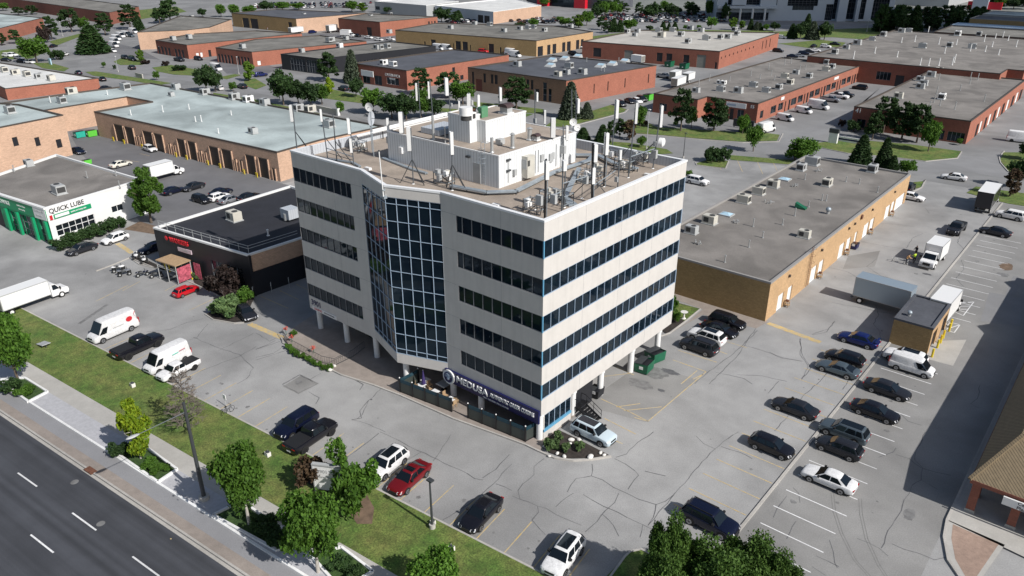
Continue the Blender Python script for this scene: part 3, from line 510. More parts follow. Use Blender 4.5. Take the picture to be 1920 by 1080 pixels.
blob(1226, 700, 1.8, 1.3, 'oil', .0085); blob(1256, 697, 1.2, .5, 'tar', .0095); blob(1240, 732, .5, .3, 'tar', .0095); blob(1738, 514, .7, .4, 'tar', .0095); blob(1705, 965, .5, .9, 'oil', .0105); blob(1200, 720, 1.6, 1.0, 'oil', .0075); blob(560, 715, .4, .4, 'oil', .0095); blob(1886, 500, 1.0, 1.6, 'dirt', .0105); blob(1880, 515, .9, .9, 'oil', .0115)
for q in ([(150, 606), (200, 572)], [(640, 300), (700, 290)]): strip(oi, pp(q), .5, .009, 'oil')
rg = random.Random(4)
for q in ([(1558, 925), (1562, 960), (1575, 1000), (1600, 1050), (1640, 1095)], [(1610, 935), (1612, 965), (1622, 1010), (1645, 1060), (1672, 1100)]):
    for o_ in (0, 5): strip(oi, pp([(x + o_, y) for x, y in q]), .07, .0086 + o_ * .0001, 'tyrem')
def spot(x, y, r_, m='oil', z=.0088, n=10): oi.face([(x + r_ * math.cos(t) * rg.uniform(.6, 1.2), y + r_ * math.sin(t) * rg.uniform(.6, 1.2), z) for t in (2 * math.pi * i / n for i in range(n))], m)
for i in range(-16, 7):
    x = -2.8 + 2.78 * i
    for _ in range(rg.randint(0, 3)): spot(x + rg.gauss(0, .35), yf(x) + rg.uniform(.8, 4), rg.uniform(.06, .28))
for i in range(0, 40):
    for x0, x1 in ((15, 19), (22, 26)):
        if rg.random() < .6: spot(rg.uniform(x0, x1), 1.8 + 2.73 * i + rg.gauss(0, .3), rg.uniform(.06, .3))
for _ in range(140): x, y = rg.uniform(-90, 32), rg.uniform(-14, 100); spot(x, y, rg.uniform(.04, .14), 'oil' if rg.random() < .7 else 'tar')
struct('oil_stain', oi)
pt_ = MB(); pt_.flat(pp([(530, 725), (566, 703), (598, 719), (560, 739)]), .0052, 'lot2'); pt_.flat(pp([(1090, 760), (1190, 690), (1235, 690), (1310, 712), (1210, 792), (1150, 775)]), .0045, 'lot2')
for q in ([(1640, 985), (1700, 1000), (1690, 1040), (1630, 1020)], [(1590, 480), (1650, 470), (1640, 500), (1580, 505)]): pt_.flat(pp(q), .0052, 'lot2')
struct('asphalt_patch', pt_)
mc = MB()
for px, py, r_ in ((140, 904, .35), (189, 982, .35), (560, 718, .35), (1228, 700, .4)):
    c = G(px, py); mc.face([(c.x + r_ * math.cos(t), c.y + r_ * math.sin(t), .016) for t in (2 * math.pi * i / 16 for i in range(16))], 'oil')
    tag(mc.build('manhole_cover', loc=(0, 0, 0)), ['round iron manhole cover in the kerb lane beside the drain', 'round iron manhole cover between the two lane dashes of the dark road', 'round manhole cover in the grey lot before the glass bay', 'round manhole cover in the oily patch beside the green bins'][[140, 189, 560, 1228].index(px)], 'manhole cover', 'manhole covers'); mc = MB()
dg = MB(); c = G(170, 884); dg.obox((c.x, c.y), UA, 1.3, .6, .10, .165, 'rust'); tag(dg.build('storm_drain'), 'rusty storm drain grate set in the kerb of the dark road', 'drain')
dg = MB(); c = G(316, 523); dg.obox((c.x, c.y), 0, 1.9, 1.5, .005, .02, 'steeld'); tag(dg.build('ground_grate'), 'dark metal grate in the paving beside the yellow bollards', 'grate')
# ---------------------------------------------------------------- the office tower
LA, LB, ZT, ZB, ZR = 36.5, 25.03, 22.98, 3.07, 21.95
C0, C1, C2, C3, A1, AP, A2 = (0, 0), (0, LB), (-LA, LB), (-LA, 0), (-24.17, 0), (-18.22, -2.02), (-12.49, 0)
T = thing('office_tower', 'six storey pale concrete office tower with dark window bands and rooftop antennas', 'office building')
W = MB(); bands = [(21.1 - 3.645 * i - 1.69, 21.1 - 3.645 * i) for i in range(5)]
def facade(p0, p1, spans, cols, nm='window_band'):
    holes = [(a, b, z0, z1) for a, b in spans for z0, z1 in bands]
    wall(W, p0, p1, ZB, ZT, 'panel', holes, .12)
    for h in holes:
        gl, f = panel(p0, p1, h, .10, 'glass', 'mullg' if p0 != C0 else 'mull', fw=.05, fd=.09, cols=[c for c in cols if h[0] - .01 <= c <= h[1] + .01], rows=[h[2] + .02, h[3] - .02])
        o = gl.build(nm, T); f.build('mullion', o)
facade(A2, C0, [(12.49 - 10.53, 12.49)], [12.49 - 10.53] + [12.49 - 9.79 + 1.2175 * i for i in range(8)] + [12.42])
facade(C0, C1, [(0, LB)], [.08] + [1.2515 * i for i in range(1, 20)] + [LB - .08])
facade(C3, A1, [(0, LA - 26.08)], [.05] + [1.225 * i for i in range(1, 8)] + [9.55, LA - 26.08])
wall(W, C1, C2, ZB, ZT, 'panel', [(1, LA - 1, a, b) for a, b in bands], .12); wall(W, C2, C3, ZB, ZT, 'panel', [(1, LB - 1, a, b) for a, b in bands], .12)
for a, b, L in ((C1, C2, LA), (C2, C3, LB)):
    for z0, z1 in bands: panel(a, b, (1, L - 1, z0, z1), .10, 'glass')[0].build('window_band', T)
# projecting glazed bay
ZG0, ZG1 = 4.23, 21.84; rows = [ZG0 + .03, 4.84] + [4.84 + 1.813 * i for i in range(1, 10)] + [ZG1 - .03]
for p0, p1 in ((A1, AP), (AP, A2)):
    L = math.dist(p0, p1); h = (0 if p0 == AP else .05, L if p0 == A1 else L - .02, ZG0, ZG1 if p0 == AP else 21.5)
    wall(W, p0, p1, ZB, ZT, 'panel', [h], .07)
    gl, f = panel(p0, p1, h, .06, 'glass', 'mull', fw=.052, fd=.07, cols=[L * i / 5 for i in range(6)], rows=[r_ for r_ in rows if r_ < h[3]] + [h[3] - .03]); o = gl.build('curtain_wall', T); f.build('mullion', o)
W.face([(*p, ZB) for p in (C3, C2, C1, C0, A2, AP, A1)], 'panel')
W.build('wall', T)
per = [C0, C1, C2, C3, A1, AP, A2]; ip = inset(per, .35); rf = MB(); rf.face([(*p, ZR) for p in ip], 'gravel'); rf.build('roof', T)
c = MB(); op = inset(per, -.05)
for i in range(7):
    a, b, ia, ib, oa, ob = per[i], per[(i + 1) % 7], ip[i], ip[(i + 1) % 7], op[i], op[(i + 1) % 7]
    c.face([(*oa, ZT + .03), (*ob, ZT + .03), (*ib, ZT + .03), (*ia, ZT + .03)], 'cap'); c.face([(*oa, ZT - .16), (*ob, ZT - .16), (*ob, ZT + .03), (*oa, ZT + .03)], 'cap'); c.face([(*ib, ZR), (*ia, ZR), (*ia, ZT + .03), (*ib, ZT + .03)], 'clady')
    c.face([(*a, ZT - .16), (*b, ZT - .16), (*ob, ZT - .16), (*oa, ZT - .16)], 'cap')
c.build('parapet_cap', T)
zs = [ZB] + [v for a, b in reversed(bands) for v in (a, b)] + [ZT - .18]
def piece(nm, *a): k = MB(); k.box(*a); k.build(nm, T)
for a, z in bands: piece('panel_joint', -12.45, -10.56, -.006, .02, z, z + .025, 'panelj'); piece('panel_joint', -26.05, -24.2, -.006, .02, z, z + .025, 'panelj')
for i in range(0, len(zs), 2):
    for x in (-4.94, -29.15): piece('panel_joint', x - .012, x + .012, -.005, .02, zs[i] + .03, zs[i + 1] - .03, 'panelj')
    for y in (6.26, 12.5, 18.78): piece('panel_joint', -.02, .004, y - .01, y + .01, zs[i] + .03, zs[i + 1] - .03, 'mullg')
for z0, z1 in bands: piece('corner_trim', -.10, .012, -.012, .10, z0, z1, 'blue'); piece('corner_trim', -.08, .012, LB - .1, LB + .012, z0, z1, 'mull')
# ground floor
c = MB()
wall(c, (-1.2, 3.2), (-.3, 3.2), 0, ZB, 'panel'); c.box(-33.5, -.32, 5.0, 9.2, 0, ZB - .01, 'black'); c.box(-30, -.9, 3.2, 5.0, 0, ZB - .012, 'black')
wall(c, (-.02, .45), (-.02, 5.0), .02, ZB - .005, 'panel', [(0.0, 4.5, .95, 2.9)], .1); c.box(-.3, -.03, .45, .6, 0, ZB - .02, 'panel'); c.box(-.9, -.03, 4.9, 5.0, 0, ZB - .02, 'panel'); c.box(-33.5, -14, 9.2, 24, 0, ZB - .014, 'clady')
c.build('ground_floor_wall', T)
gl, f = panel((-.02, .45), (-.02, 5.0), (0.0, 4.5, .95, 2.9), .08, 'glass', 'mull', fw=.07, cols=[0.04, .9, 1.8, 2.7, 3.6, 4.46], rows=[1.0, 2.86]); o = gl.build('window', T); f.build('mullion', o)
s_ = MB(); s_.box(-.1, .06, .45, 4.95, .95, 1.22, 'blue'); s_.build('window_sill', o)
gl, f = panel((-29.5, 3.18), (-1.3, 3.18), (0.0, 28.2, .1, 2.9), 0.0, 'glass2', 'blackm', fw=.08, nv=16, nh=2, fd=.06); o = gl.build('shopfront_window', T); f.build('mullion', o)
for x, y in ((-.42, .35), (-8.2, .45), (-12.3, .5), (-17.9, -1.1), (-24.9, .6), (-30.5, .7), (-35.9, .8), (-.45, 5.8), (-.45, 10.9), (-.45, 17.0), (-.45, 22.9), (-8, 22.9), (-8, 12)):
    k = MB(); k.tube((x, y, 0), (x, y, ZB + .01), .34, 'white', 20); k.tube((x, y, ZB - .28), (x, y, ZB - .005), .42, 'white', 20); k.build('column', T)
k = MB(); k.tube((-35.9, .8, 0), (-35.9, .8, 1), .1, 'white', 6)
# restaurant sign band, medallion and letters on the shaded face
k = MB(); k.box(-12.75, -.12, -.24, -.03, 2.15, 3.62, 'navy'); sg = k.build('sign_band', T)
k = MB(); n = 28
for rr, y, m in ((.82, -.40, 'white'), (.66, -.43, 'mull'), (.60, -.45, 'navy')):
    k.mesh([(-12.1 + rr * math.cos(t), y, 2.86 + rr * math.sin(t)) for t in (2 * math.pi * i / n for i in range(n))], [tuple(range(n))], m)
k.tube((-12.1, -.24, 2.86), (-12.1, -.395, 2.86), .82, 'white', 28)
k.ball((-12.1, -.44, 2.78), .2, .05, .27, 'mull', 12, 8)
for i in range(9):
    t = math.pi * (.08 + .84 * i / 8); k.tube((-12.1 + .2 * math.cos(t), -.46, 2.85 + .2 * math.sin(t)), (-12.1 + .47 * math.cos(t + .2), -.47, 2.86 + .47 * math.sin(t + .2)), .035, 'mull', 5, .02)
k.build('medallion', sg)
RX = (R(90), 0, 0)
text('MEDUSA', 1.02, 'white', sg, (-11.05, -.26, 2.98), RX, extrude=.08, xs=1.12); text('AUTHENTIC GREEK CUISINE', .62, 'white', sg, (-6.35, -.26, 2.98), RX, extrude=.05, xs=.72)
text('MEAT THE GREEK DELI & LOUNGE', .22, 'white', sg, (-7.3, -.26, 2.36), RX, extrude=.015)
text('3901', 1.0, 'navy', T, (-36.1, -.02, 4.05), RX, 'address_number', .02)
k = MB(); k.box(-35.9, -31.2, -.07, .02, ZB + .02, ZB + .52, 'white'); lb = k.build('leasing_banner', T); text('LEASING', .42, 'red', lb, (-35.6, -.08, ZB + .27), RX, extrude=.005); text('OFFICE SPACE FOR LEASE', .22, 'plastic', lb, (-33.6, -.08, ZB + .27), RX, extrude=.005, xs=.8)
# penthouse
def room(x0, x1, y0, y1, z0, z1, nm='penthouse', rm='gravel', lip=.12):
    k = MB(); 
    for a, b in (((x0, y0), (x1, y0)), ((x1, y0), (x1, y1)), ((x1, y1), (x0, y1)), ((x0, y1), (x0, y0))): wall(k, a, b, z0, z1, 'clad')
    q = [(x0, y0), (x1, y0), (x1, y1), (x0, y1)]; i_ = inset(q, .12); o_ = inset(q, -.04); k.face([(*p, z1 - .06) for p in i_], rm)
    for i in range(4):
        j = (i + 1) % 4; k.face([(*o_[i], z1 + .03), (*o_[j], z1 + .03), (*i_[j], z1 + .03), (*i_[i], z1 + .03)], 'white'); k.face([(*o_[i], z1 - .12), (*o_[j], z1 - .12), (*o_[j], z1 + .03), (*o_[i], z1 + .03)], 'white'); k.face([(*i_[j], z1 - .06), (*i_[i], z1 - .06), (*i_[i], z1 + .03), (*i_[j], z1 + .03)], 'white')
    return k.build(nm, T)
PX0, PX1, PY0, PY1, PZ = -27.6, -11.07, 6.8, 19.8, 25.3
ph = room(PX0, PX1, PY0, PY1, ZR, PZ)
a, b = G(882.5, 267.5, PZ), G(911, 267.5, PZ); c2, d2 = G(990, 247, PZ), G(848, 256, PZ)
u1 = room(b.x - 4.6, b.x, b.y, min(c2.y, PY1 - .3), PZ - .05, PZ + 2.25, 'roof_unit')
u2 = room(a.x - 3.1, a.x, a.y - .1, a.y + 1.5, PZ - .05, PZ + 2.75, 'roof_unit')
k = MB(); k.box(-14.55, -13.55, PY0 - .05, PY0 + .03, ZR + .05, ZR + 2.1, 'acg'); k.build('door', ph)
k = MB()
for x in (-13.25, -12.75): k.tube((x, PY0 - .18, ZR + .1), (x, PY0 - .18, PZ + 1.0), .025, 'steel', 6); k.tube((x, PY0 - .18, PZ + 1), (x, PY0 + 1.0, PZ + .9), .025, 'steel', 6)
for i in range(13): k.tube((-13.25, PY0 - .18, ZR + .3 + i * .28), (-12.75, PY0 - .18, ZR + .3 + i * .28), .018, 'steel', 6)
for z in (ZR + 2.4, ZR + 2.9, ZR + 3.4, ZR + 3.9):
    P = [(-13.0 + .38 * math.cos(t), PY0 - .18 - .5 * math.sin(t), z) for t in (math.pi * i / 8 for i in range(9))]
    for p, q in zip(P, P[1:]): k.tube(p, q, .015, 'steel', 5)
k.build('ladder', ph)
k = MB(); k.box(PX1, PX1 + .75, 10.4, 11.6, ZR + .35, ZR + 2.6, 'acb'); k.box(PX1 + .72, PX1 + .76, 10.45, 10.8, ZR + 1.6, ZR + 2.2, 'acd'); k.box(PX1 + .1, PX1 + .65, 10.35, 10.40, ZR + 1.3, ZR + 2.3, 'acg')
k.build('wall_air_conditioner', ph)
k = MB(); 
for y, z in ((7.9, 2.6), (7.9, 1.5)): k.box(PX1, PX1 + .22, y, y + .55, ZR + z, ZR + z + .16, 'steeld')
k.box(PX1, PX1 + .3, 8.9, 9.3, ZR + .9, ZR + 1.5, 'acg'); k.box(PX1, PX1 + .2, 13.4, 13.9, ZR + 1.4, ZR + 2.1, 'acg'); k.box(PX1, PX1 + .2, 14.9, 15.5, ZR + 1.0, ZR + 1.9, 'acg'); k.box(-15.4, -14.9, PY0 - .25, PY0, ZR + 2.5, ZR + 2.7, 'steeld'); k.box(-25.6, -25.1, PY0 - .22, PY0, ZR + 1.2, ZR + 1.9, 'white')
for y in (8.2, 12.6, 13.1, 16.2, 17.4): k.tube((PX1 + .05, y, ZR + .3), (PX1 + .05, y, ZR + 2.7), .03, 'pipe', 5)
k.build('wall_box', ph)
# ------------- things on the tower roof
def mast(base, top, pans=(), z=ZR, r_=.065, braces=(), label='', box=(), dark=False, cap=False, nm='antenna_mast', dy=0, joints=()):
    P = G(base[0], base[1], z); H = tall(base, top[1], z); q = (top[0] - prj((P.x, P.y, z + H))[0]) * scale_at(P); tp = Vector((q * _r.x, q * _r.y, H))
    t = thing(nm, label, 'antenna', (P.x, P.y, z), group='rooftop antenna masts'); k = MB(); mm = 'blackm' if dark else 'polem'
    k.tube((0, 0, 0), tp, r_, mm, 8); k.tube((0, 0, 0), (0, 0, .06), .16, 'white', 8, .1)
    if dark: k.tube((.13, .08, 0), tp + Vector((.13, .08, -.8)), .04, 'steel', 6); k.tube((.05, -.12, .1), tp * .93 + Vector((.05, -.12, 0)), .07, 'blackm', 6)
    k.build('pole', t)
    for a in braces:
        b_ = MB(); b_.bar(tp * .45, (a[0], a[1], .03), .07, 'steeld'); b_.build('brace', t)
    for pn in pans:      # (px centre, py top, py bottom, width px)
        f0 = (base[1] - pn[2]) / (base[1] - top[1]); f1 = (base[1] - pn[1]) / (base[1] - top[1]); off = (pn[0] - (base[0] + (top[0] - base[0]) * (f0 + f1) / 2)) * scale_at(P)
        wd = max(.3, pn[3] * scale_at(P) * 1.3); z0_, z1_ = tp.z * f0, tp.z * f1; m = tp * ((f0 + f1) / 2) + Vector((_r.x, _r.y, 0)) * off
        k = MB(); ang = random.choice((-.75, -.6, -.9)); k.obox((0, 0), ang, wd, wd * .55, z0_, z1_, 'white'); k.obox((0, 0), ang, wd * .8, wd * .4, z0_ - .07, z0_ - .001, 'steeld'); o = k.build('antenna_panel', t, (m.x, m.y, 0))
        k = MB()
        for zz in (z0_ + .25, z1_ - .25): k.bar((0, 0, zz), (tp.x * zz / H - m.x, tp.y * zz / H - m.y, zz), .05, 'steeld')
        k.build('bracket', o)
    for bx_ in box:      # (px, py, size m)
        f0 = (base[1] - bx_[1]) / (base[1] - top[1]); off = (bx_[0] - (base[0] + (top[0] - base[0]) * f0)) * scale_at(P); m = tp * f0 + Vector((_r.x, _r.y, 0)) * off
        k = MB(); s = bx_[2]; k.box(m.x - s / 2, m.x + s / 2, m.y - s / 3, m.y + s / 3, m.z - s * .75, m.z + s * .75, 'acg'); k.bar((m.x, m.y, m.z), tuple(tp * f0), .05, 'steeld'); k.build('radio_unit', t)
    return t
TR = (((1.5, .9)), ((-.3, 1.7)), ((1.0, -1.0)))
mast((557.5, 286), (548, 196), [(546.5, 197, 227, 6)], r_=.07, braces=TR[:2], label='single panel mast with struts at the left corner of the tower roof')
mast((614.5, 298), (602, 205), [(602, 205, 227, 5)], braces=TR[:1], label='thin mast with slim panel, second from the left roof corner')
mast((632, 305), (624, 214), [], braces=TR[:1], label='bare thin pole with no panel between the second and the double panel masts')
mast((664, 315), (655, 221), [(653.5, 222, 250, 7), (658, 259, 285, 6)], r_=.06, label='mast with two white panels one above the other near the bay')
mast((733, 299), (728, 222), [(727, 222, 247, 6)], label='mast with slim panel at the left corner of the penthouse', box=[(729, 262, .5)])
mast((760, 305), (755, 211), [(751.5, 211, 247, 10)], label='mast with wide grey panel in front of the penthouse left wall', box=[(757, 279, .55)])
mast((775, 345), (770, 240), [(767, 239, 281, 9)], r_=.06, dark=False, braces=((-1.3, -.6), (1.3, .3), (.2, 1.2)), label='tripod mast with tall panel standing before the penthouse wall')
mast((848, 357), (847, 246), [(846.5, 247, 288, 8)], r_=.06, braces=((-1.0, .2), (1.5, .6), (.4, 1.3)), label='tripod mast with tall white panel above the cable racks')
PB = 25.25
mast((789, 231), (784, 152), [(781, 156, 188, 4)], label='thin mast with slim white panel on the back parapet, farthest left')
mast((812, 226), (806, 150), [(804, 153, 184, 4)], label='thin mast with slim panel on the back parapet, second from the left')
mast((845, 219), (839, 145), [(837, 146, 178, 8)], label='mast with the broadest white panel on the back parapet behind the penthouse', box=[(846, 196, .3)])
mast((864, 240), (862, 187), [(861, 189, 212, 4)], label='short slim panel just left of the white roof drum')
mast((882, 238), (879, 173), [(879, 176, 203, 8)], label='panel on a mast behind the white roof drum', box=[(884, 192, .4)])
mast((899, 236), (895, 176), [(897, 178, 204, 6)], label='panel mast between the roof drum and the green fan')
mast((936, 222), (936, 162), [(938, 164, 189, 6)], label='mast with small panel beyond the hooded roof ventilator')
mast((1003, 234), (1003, 168), [(1007, 173, 190, 4)], label='thin double pole with a small panel at the back parapet', box=[(1003, 226, .4)])
mast((1021, 236), (1019, 205), [(1022, 207, 232, 5)], label='short mast with panel on the back parapet right of the double pole')
mast((1034, 318), (1033, 222), [(1037.5, 222, 256, 11)], label='mast with wide panel at the penthouse right wall', box=[(1035, 291, .5)])
mast((1057, 314), (1056, 234), [(1063, 236, 262, 6)], label='mast with panel left of the two white dishes', box=[(1056, 280, .55)])
mast((1072, 238), (1072, 168), [], label='bare whip pole behind the two dishes')
mast((1080, 262), (1080, 170), [(1084, 185, 211, 6)], label='mast with small panel above the two white dishes')
mast((1110, 380), (1112, 268), [(1115.5, 270, 302, 9), (1112, 313, 343, 8)], r_=.12, dark=True, label='thick black mast carrying two panels by the sunlit parapet', box=[(1098, 336, .5)], braces=((-2.4, -.6), (1.1, 1.6)))
mast((1132, 350), (1137, 248), [(1137, 249, 289, 8)], r_=.08, dark=True, label='black mast with tall white panel right of the double panel mast')
mast((1148, 278), (1155, 186), [(1156, 187, 221, 7)], label='mast with panel on the back parapet, left of the lattice mast')
mast((1178, 333), (1193, 190), [(1193, 193, 230, 6)], r_=.07, label='tall leaning lattice mast with white panel', braces=((-2.0, -1.0), (-1, 1.5)))
mast((1224, 316), (1240, 196), [(1239.5, 198, 237, 6)], r_=.07, label='tall mast with panel and drum dish at the far right of the roof', box=[(1227, 288, .6), (1228, 268, .35)], braces=((-1.9, -1.6), (-2.6, -.4)))
mast((1021.5, 411), (1024, 298), [(1025, 301, 335, 9)], r_=.09, dark=True, label='mast standing right at the near roof corner with one panel', box=[(1012, 374, .6), (1038, 372, .55)])
mast((1053, 398), (1056, 302), [(1058, 301, 319, 9)], r_=.07, label='pair pole with short panel right of the corner mast')
mast((1058, 389), (1060, 318), [], r_=.07, label='bare pole standing close behind the pair pole')
mast((1158, 352), (1163, 280), [(1163, 281, 299, 5)], label='short mast with small panel in the middle of the right roof', box=[(1156, 336, .35)])
mast((1126, 350), (1128, 230), [(1128, 232, 245, 4)], label='slender pole with a tiny panel near the middle right of the roof') if False else None
mast((1091, 372), (1092, 340), [], r_=.03, label='short bare rod before the black mast'); mast((1003, 393), (1003, 367), [], r_=.03, label='short bare rod left of the corner mast')
def dish(p, z, r_, ry, label, az=-.9, pole=None, m='white'):
    P = G(p[0], p[1], z); t = thing('dish_antenna', label, 'antenna', (P.x, P.y, ZR), group='rooftop dishes'); k = MB(); H = z - ZR; c_, s_ = math.cos(az), math.sin(az); n = 18
    V = [(-.12 * c_, -.12 * s_, H)]; 
    for rr, dd in ((.5, -.09), (1, .0)): V += [(dd * c_ - s_ * r_ * rr * math.cos(t_), dd * s_ + c_ * r_ * rr * math.cos(t_), H + r_ * rr * math.sin(t_)) for t_ in (2 * math.pi * i / n for i in range(n))]
    F = [(0, 1 + (i + 1) % n, 1 + i) for i in range(n)] + [(1 + i, 1 + (i + 1) % n, 1 + n + (i + 1) % n, 1 + n + i) for i in range(n)]; k.mesh(V, F, m, True); k.build('reflector', t)
    k = MB(); k.tube((-.2 * c_, -.2 * s_, 0), (-.2 * c_, -.2 * s_, H), .05, 'steel', 8); k.build('pole', t)
    k = MB(); k.tube((0, 0, H), (.45 * c_, .45 * s_, H), .03, 'steeld', 6); k.build('feed_arm', t)
dish((696, 222), ZR + 4.0, .85, 0, 'large round grey satellite dish above the left parapet', .4, m='clady'); dish((692, 201), ZR + 5.7, .5, 0, 'small white dish perched above the large dish', -1.2)
dish((1075, 229), ZR + 4.2, .42, 0, 'round white dish, upper of the pair at the penthouse corner'); dish((1082.5, 239), ZR + 3.7, .40, 0, 'round white dish, lower of the pair at the penthouse corner', -.4)
k = MB(); P = G(1237, 316, ZR); z_ = 2.9; k.tube((P.x - .25, P.y - .1, ZR + z_), (P.x + .15, P.y, ZR + z_), .48, 'white', 18); k.ball((P.x + .15, P.y, ZR + z_), .12, .46, .46, 'white', 14, 8); tag(k.build('drum_dish'), 'drum shaped white microwave dish beside the rightmost roof mast', 'antenna', 'rooftop dishes')
# flagpole at the bay apex
fp = thing('flagpole', 'white flagpole fixed to the tip of the glass bay', 'flagpole', (AP[0] + .1, AP[1] - .25, 0)); k = MB(); k.tube((0, 0, 21.9), (-.15, 0, 26.4), .06, 'white', 8, .045); k.ball((-.15, 0, 26.45), .1, .1, .08, 'steeld'); k.build('pole', fp); k = MB(); k.box(-.18, .2, -.1, .3, 21.7, 21.95, 'steel'); k.box(-.1, .1, -.05, .25, 22.5, 22.6, 'steel'); k.build('bracket', fp)
# cable trays, ducts, pipes
def tray(pts, label, w_=.55, z0=.35, m='steel', nm='cable_tray'):
    t = MB(); q = [G(x, y, ZR + z0) for x, y in pts]
    for a, b in zip(q, q[1:]): t.bar(a, b, w_, m, .16)
    for a in q: t.box(a.x - .05, a.x + .05, a.y - .05, a.y + .05, ZR, ZR + z0, 'steeld')
    tag(t.build(nm), label, 'cable tray', 'rooftop cable trays')
tray([(845, 348), (912, 360), (968, 358), (1040, 322), (1105, 300), (1112, 292)], 'long grey cable tray bending round the penthouse corner'); tray([(1080, 290), (1120, 290), (1150, 305), (1195, 316)], 'grey cable tray running to the right back corner')
tray([(1086, 315), (1058, 372)], 'sloping cable tray dropping to the near corner racks', .5); tray([(600, 296), (660, 304), (675, 312)], 'low cable tray behind the left parapet', .3, .15); tray([(718, 296), (775, 318), (800, 325)], 'tray along the foot of the penthouse left wall', .4, .12); tray([(1058, 372), (1075, 385)], 'short tray piece at the near parapet', .9, .1)
k = MB(); a_, b_ = Vector((-36.0, 7.5, ZR + 1.5)), Vector((-22.5, 24.2, ZR + 2.3)); k.tube((-35.9, 11.5, ZR + 1.25), (-35.9, 24.6, ZR + 1.25), .16, 'white', 10); k.tube((-35.5, 8.0, ZR + 1.15), (-35.5, 24.2, ZR + 1.15), .13, 'white', 10)
for y in (9, 13, 17, 21): k.bar((-35.7, y, ZR), (-35.7, y, ZR + 1.1), .1, 'steeld')
tag(k.build('roof_pipe'), 'pair of fat white pipes along the back left parapet', 'pipe')
def bx(name, label, px, py, z, dx, dy, dz, m, cat='roof unit', group=None, extra=None, rz=0):
    P = G(px, py, z); k = MB(); k.box(-dx / 2, dx / 2, -dy / 2, dy / 2, 0, dz, m)
    if extra: extra(k, dx, dy, dz)
    o = k.build(name, loc=(P.x, P.y, z)); o.rotation_euler.z = rz; return tag(o, label, cat, group)
zt = PZ + 2.72; k = MB(); P = G(874, 225, zt); k.tube((P.x, P.y, zt), (P.x, P.y, zt + .5), .55, 'acd', 12); k.tube((P.x, P.y, zt + .5), (P.x, P.y, zt + 1.3), .68, 'white', 16); tag(k.build('exhaust_drum'), 'white exhaust drum on the tall cladded roof box', 'ventilator')
bx('exhaust_box', 'small white square outlet box beside the exhaust drum', 883, 224, zt, .9, .7, .75, 'white', extra=lambda k, x, y, z: k.box(x / 2, x / 2 + .02, -.2, .2, .15, z - .12, 'acd'))
k = MB(); zt2 = PZ + 2.2; P = G(899, 219, zt2); k.tube((P.x - .3, P.y, zt2 + .55), (P.x + .45, P.y + .3, zt2 + .55), .45, 'acg', 14); k.tube((P.x - .9, P.y - .2, zt2 + .5), (P.x - .3, P.y, zt2 + .55), .28, 'rust', 12); k.mats and None; k.box(P.x + .05, P.x + .6, P.y - .3, P.y + .7, zt2, zt2 + 1.1, 'dgfan'if 'dgfan' in M else 'teal'); tag(k.build('roof_fan'), 'green blower fan with rusty duct on the roof box', 'fan')
def hood(px, py, z, s, label):
    P = G(px, py, z); t = thing('roof_ventilator', label, 'ventilator', (P.x, P.y, z), group='hooded roof ventilators'); k = MB(); k.box(-s * .7, s * .7, -s * .6, s * .6, 0, s * .18, 'white'); k.box(-s * .55, s * .55, -s * .45, s * .45, s * .18, s * .8, 'acg'); k.build('curb', t)
    k = MB(); n = 8; V = []
    for y in (-s * .62, s * .62): V += [(s * .7 * math.cos(math.pi * i / n), y, s * .8 + s * .4 * math.sin(math.pi * i / n)) for i in range(n + 1)]
    k.mesh(V, [(i, i + 1, n + 2 + i, n + 1 + i) for i in range(n)] + [tuple(range(n, -1, -1)), tuple(range(n + 1, 2 * n + 2))], 'roofcopper'if 'roofcopper' in M else 'rust'); k.build('hood', t)
hood(949, 213, PZ + 2.2, .95, 'dark hooded ventilator on top of the upper white roof box'); hood(1005, 263, PZ, .6, 'small dark hooded ventilator on the penthouse roof edge')
def vent(px, py, h, r_, label, z=PZ, cone=True):
    P = G(px, py, z); k = MB(); k.tube((0, 0, 0), (0, 0, h), r_, 'pipe', 12); k.tube((0, 0, 0), (0, 0, .15), r_ * 1.6, 'pipe', 12, r_)
    if cone: k.tube((0, 0, h), (0, 0, h + .18), r_ * 1.5, 'pipe', 12, .03)
    return tag(k.build('vent_pipe', loc=(P.x, P.y, z)), label, 'vent pipe', 'penthouse vent pipes')
vent(922.5, 286, 1.5, .16, 'tall plain vent pipe nearest the penthouse ladder', cone=False); vent(961, 277, 1.4, .2, 'vent pipe with conical cap in the middle of the penthouse roof'); vent(993, 262, 1.2, .24, 'stout vent pipe beside the small hooded ventilator'); vent(813, 262, 2.6, .14, 'tall dark flue on the left of the penthouse roof', cone=False); vent(835, 268, 1.7, .05, 'thin white stand pipe at the penthouse left edge', cone=False)
bx('roof_vent_box', 'small grey box vent between two vent pipes', 938, 270, PZ, .7, .7, .55, 'acg')
bx('air_cooler', 'low blue grey cooling unit on the left penthouse roof', 828, 246, PZ, 2.8, 3.6, .6, 'clady'); 
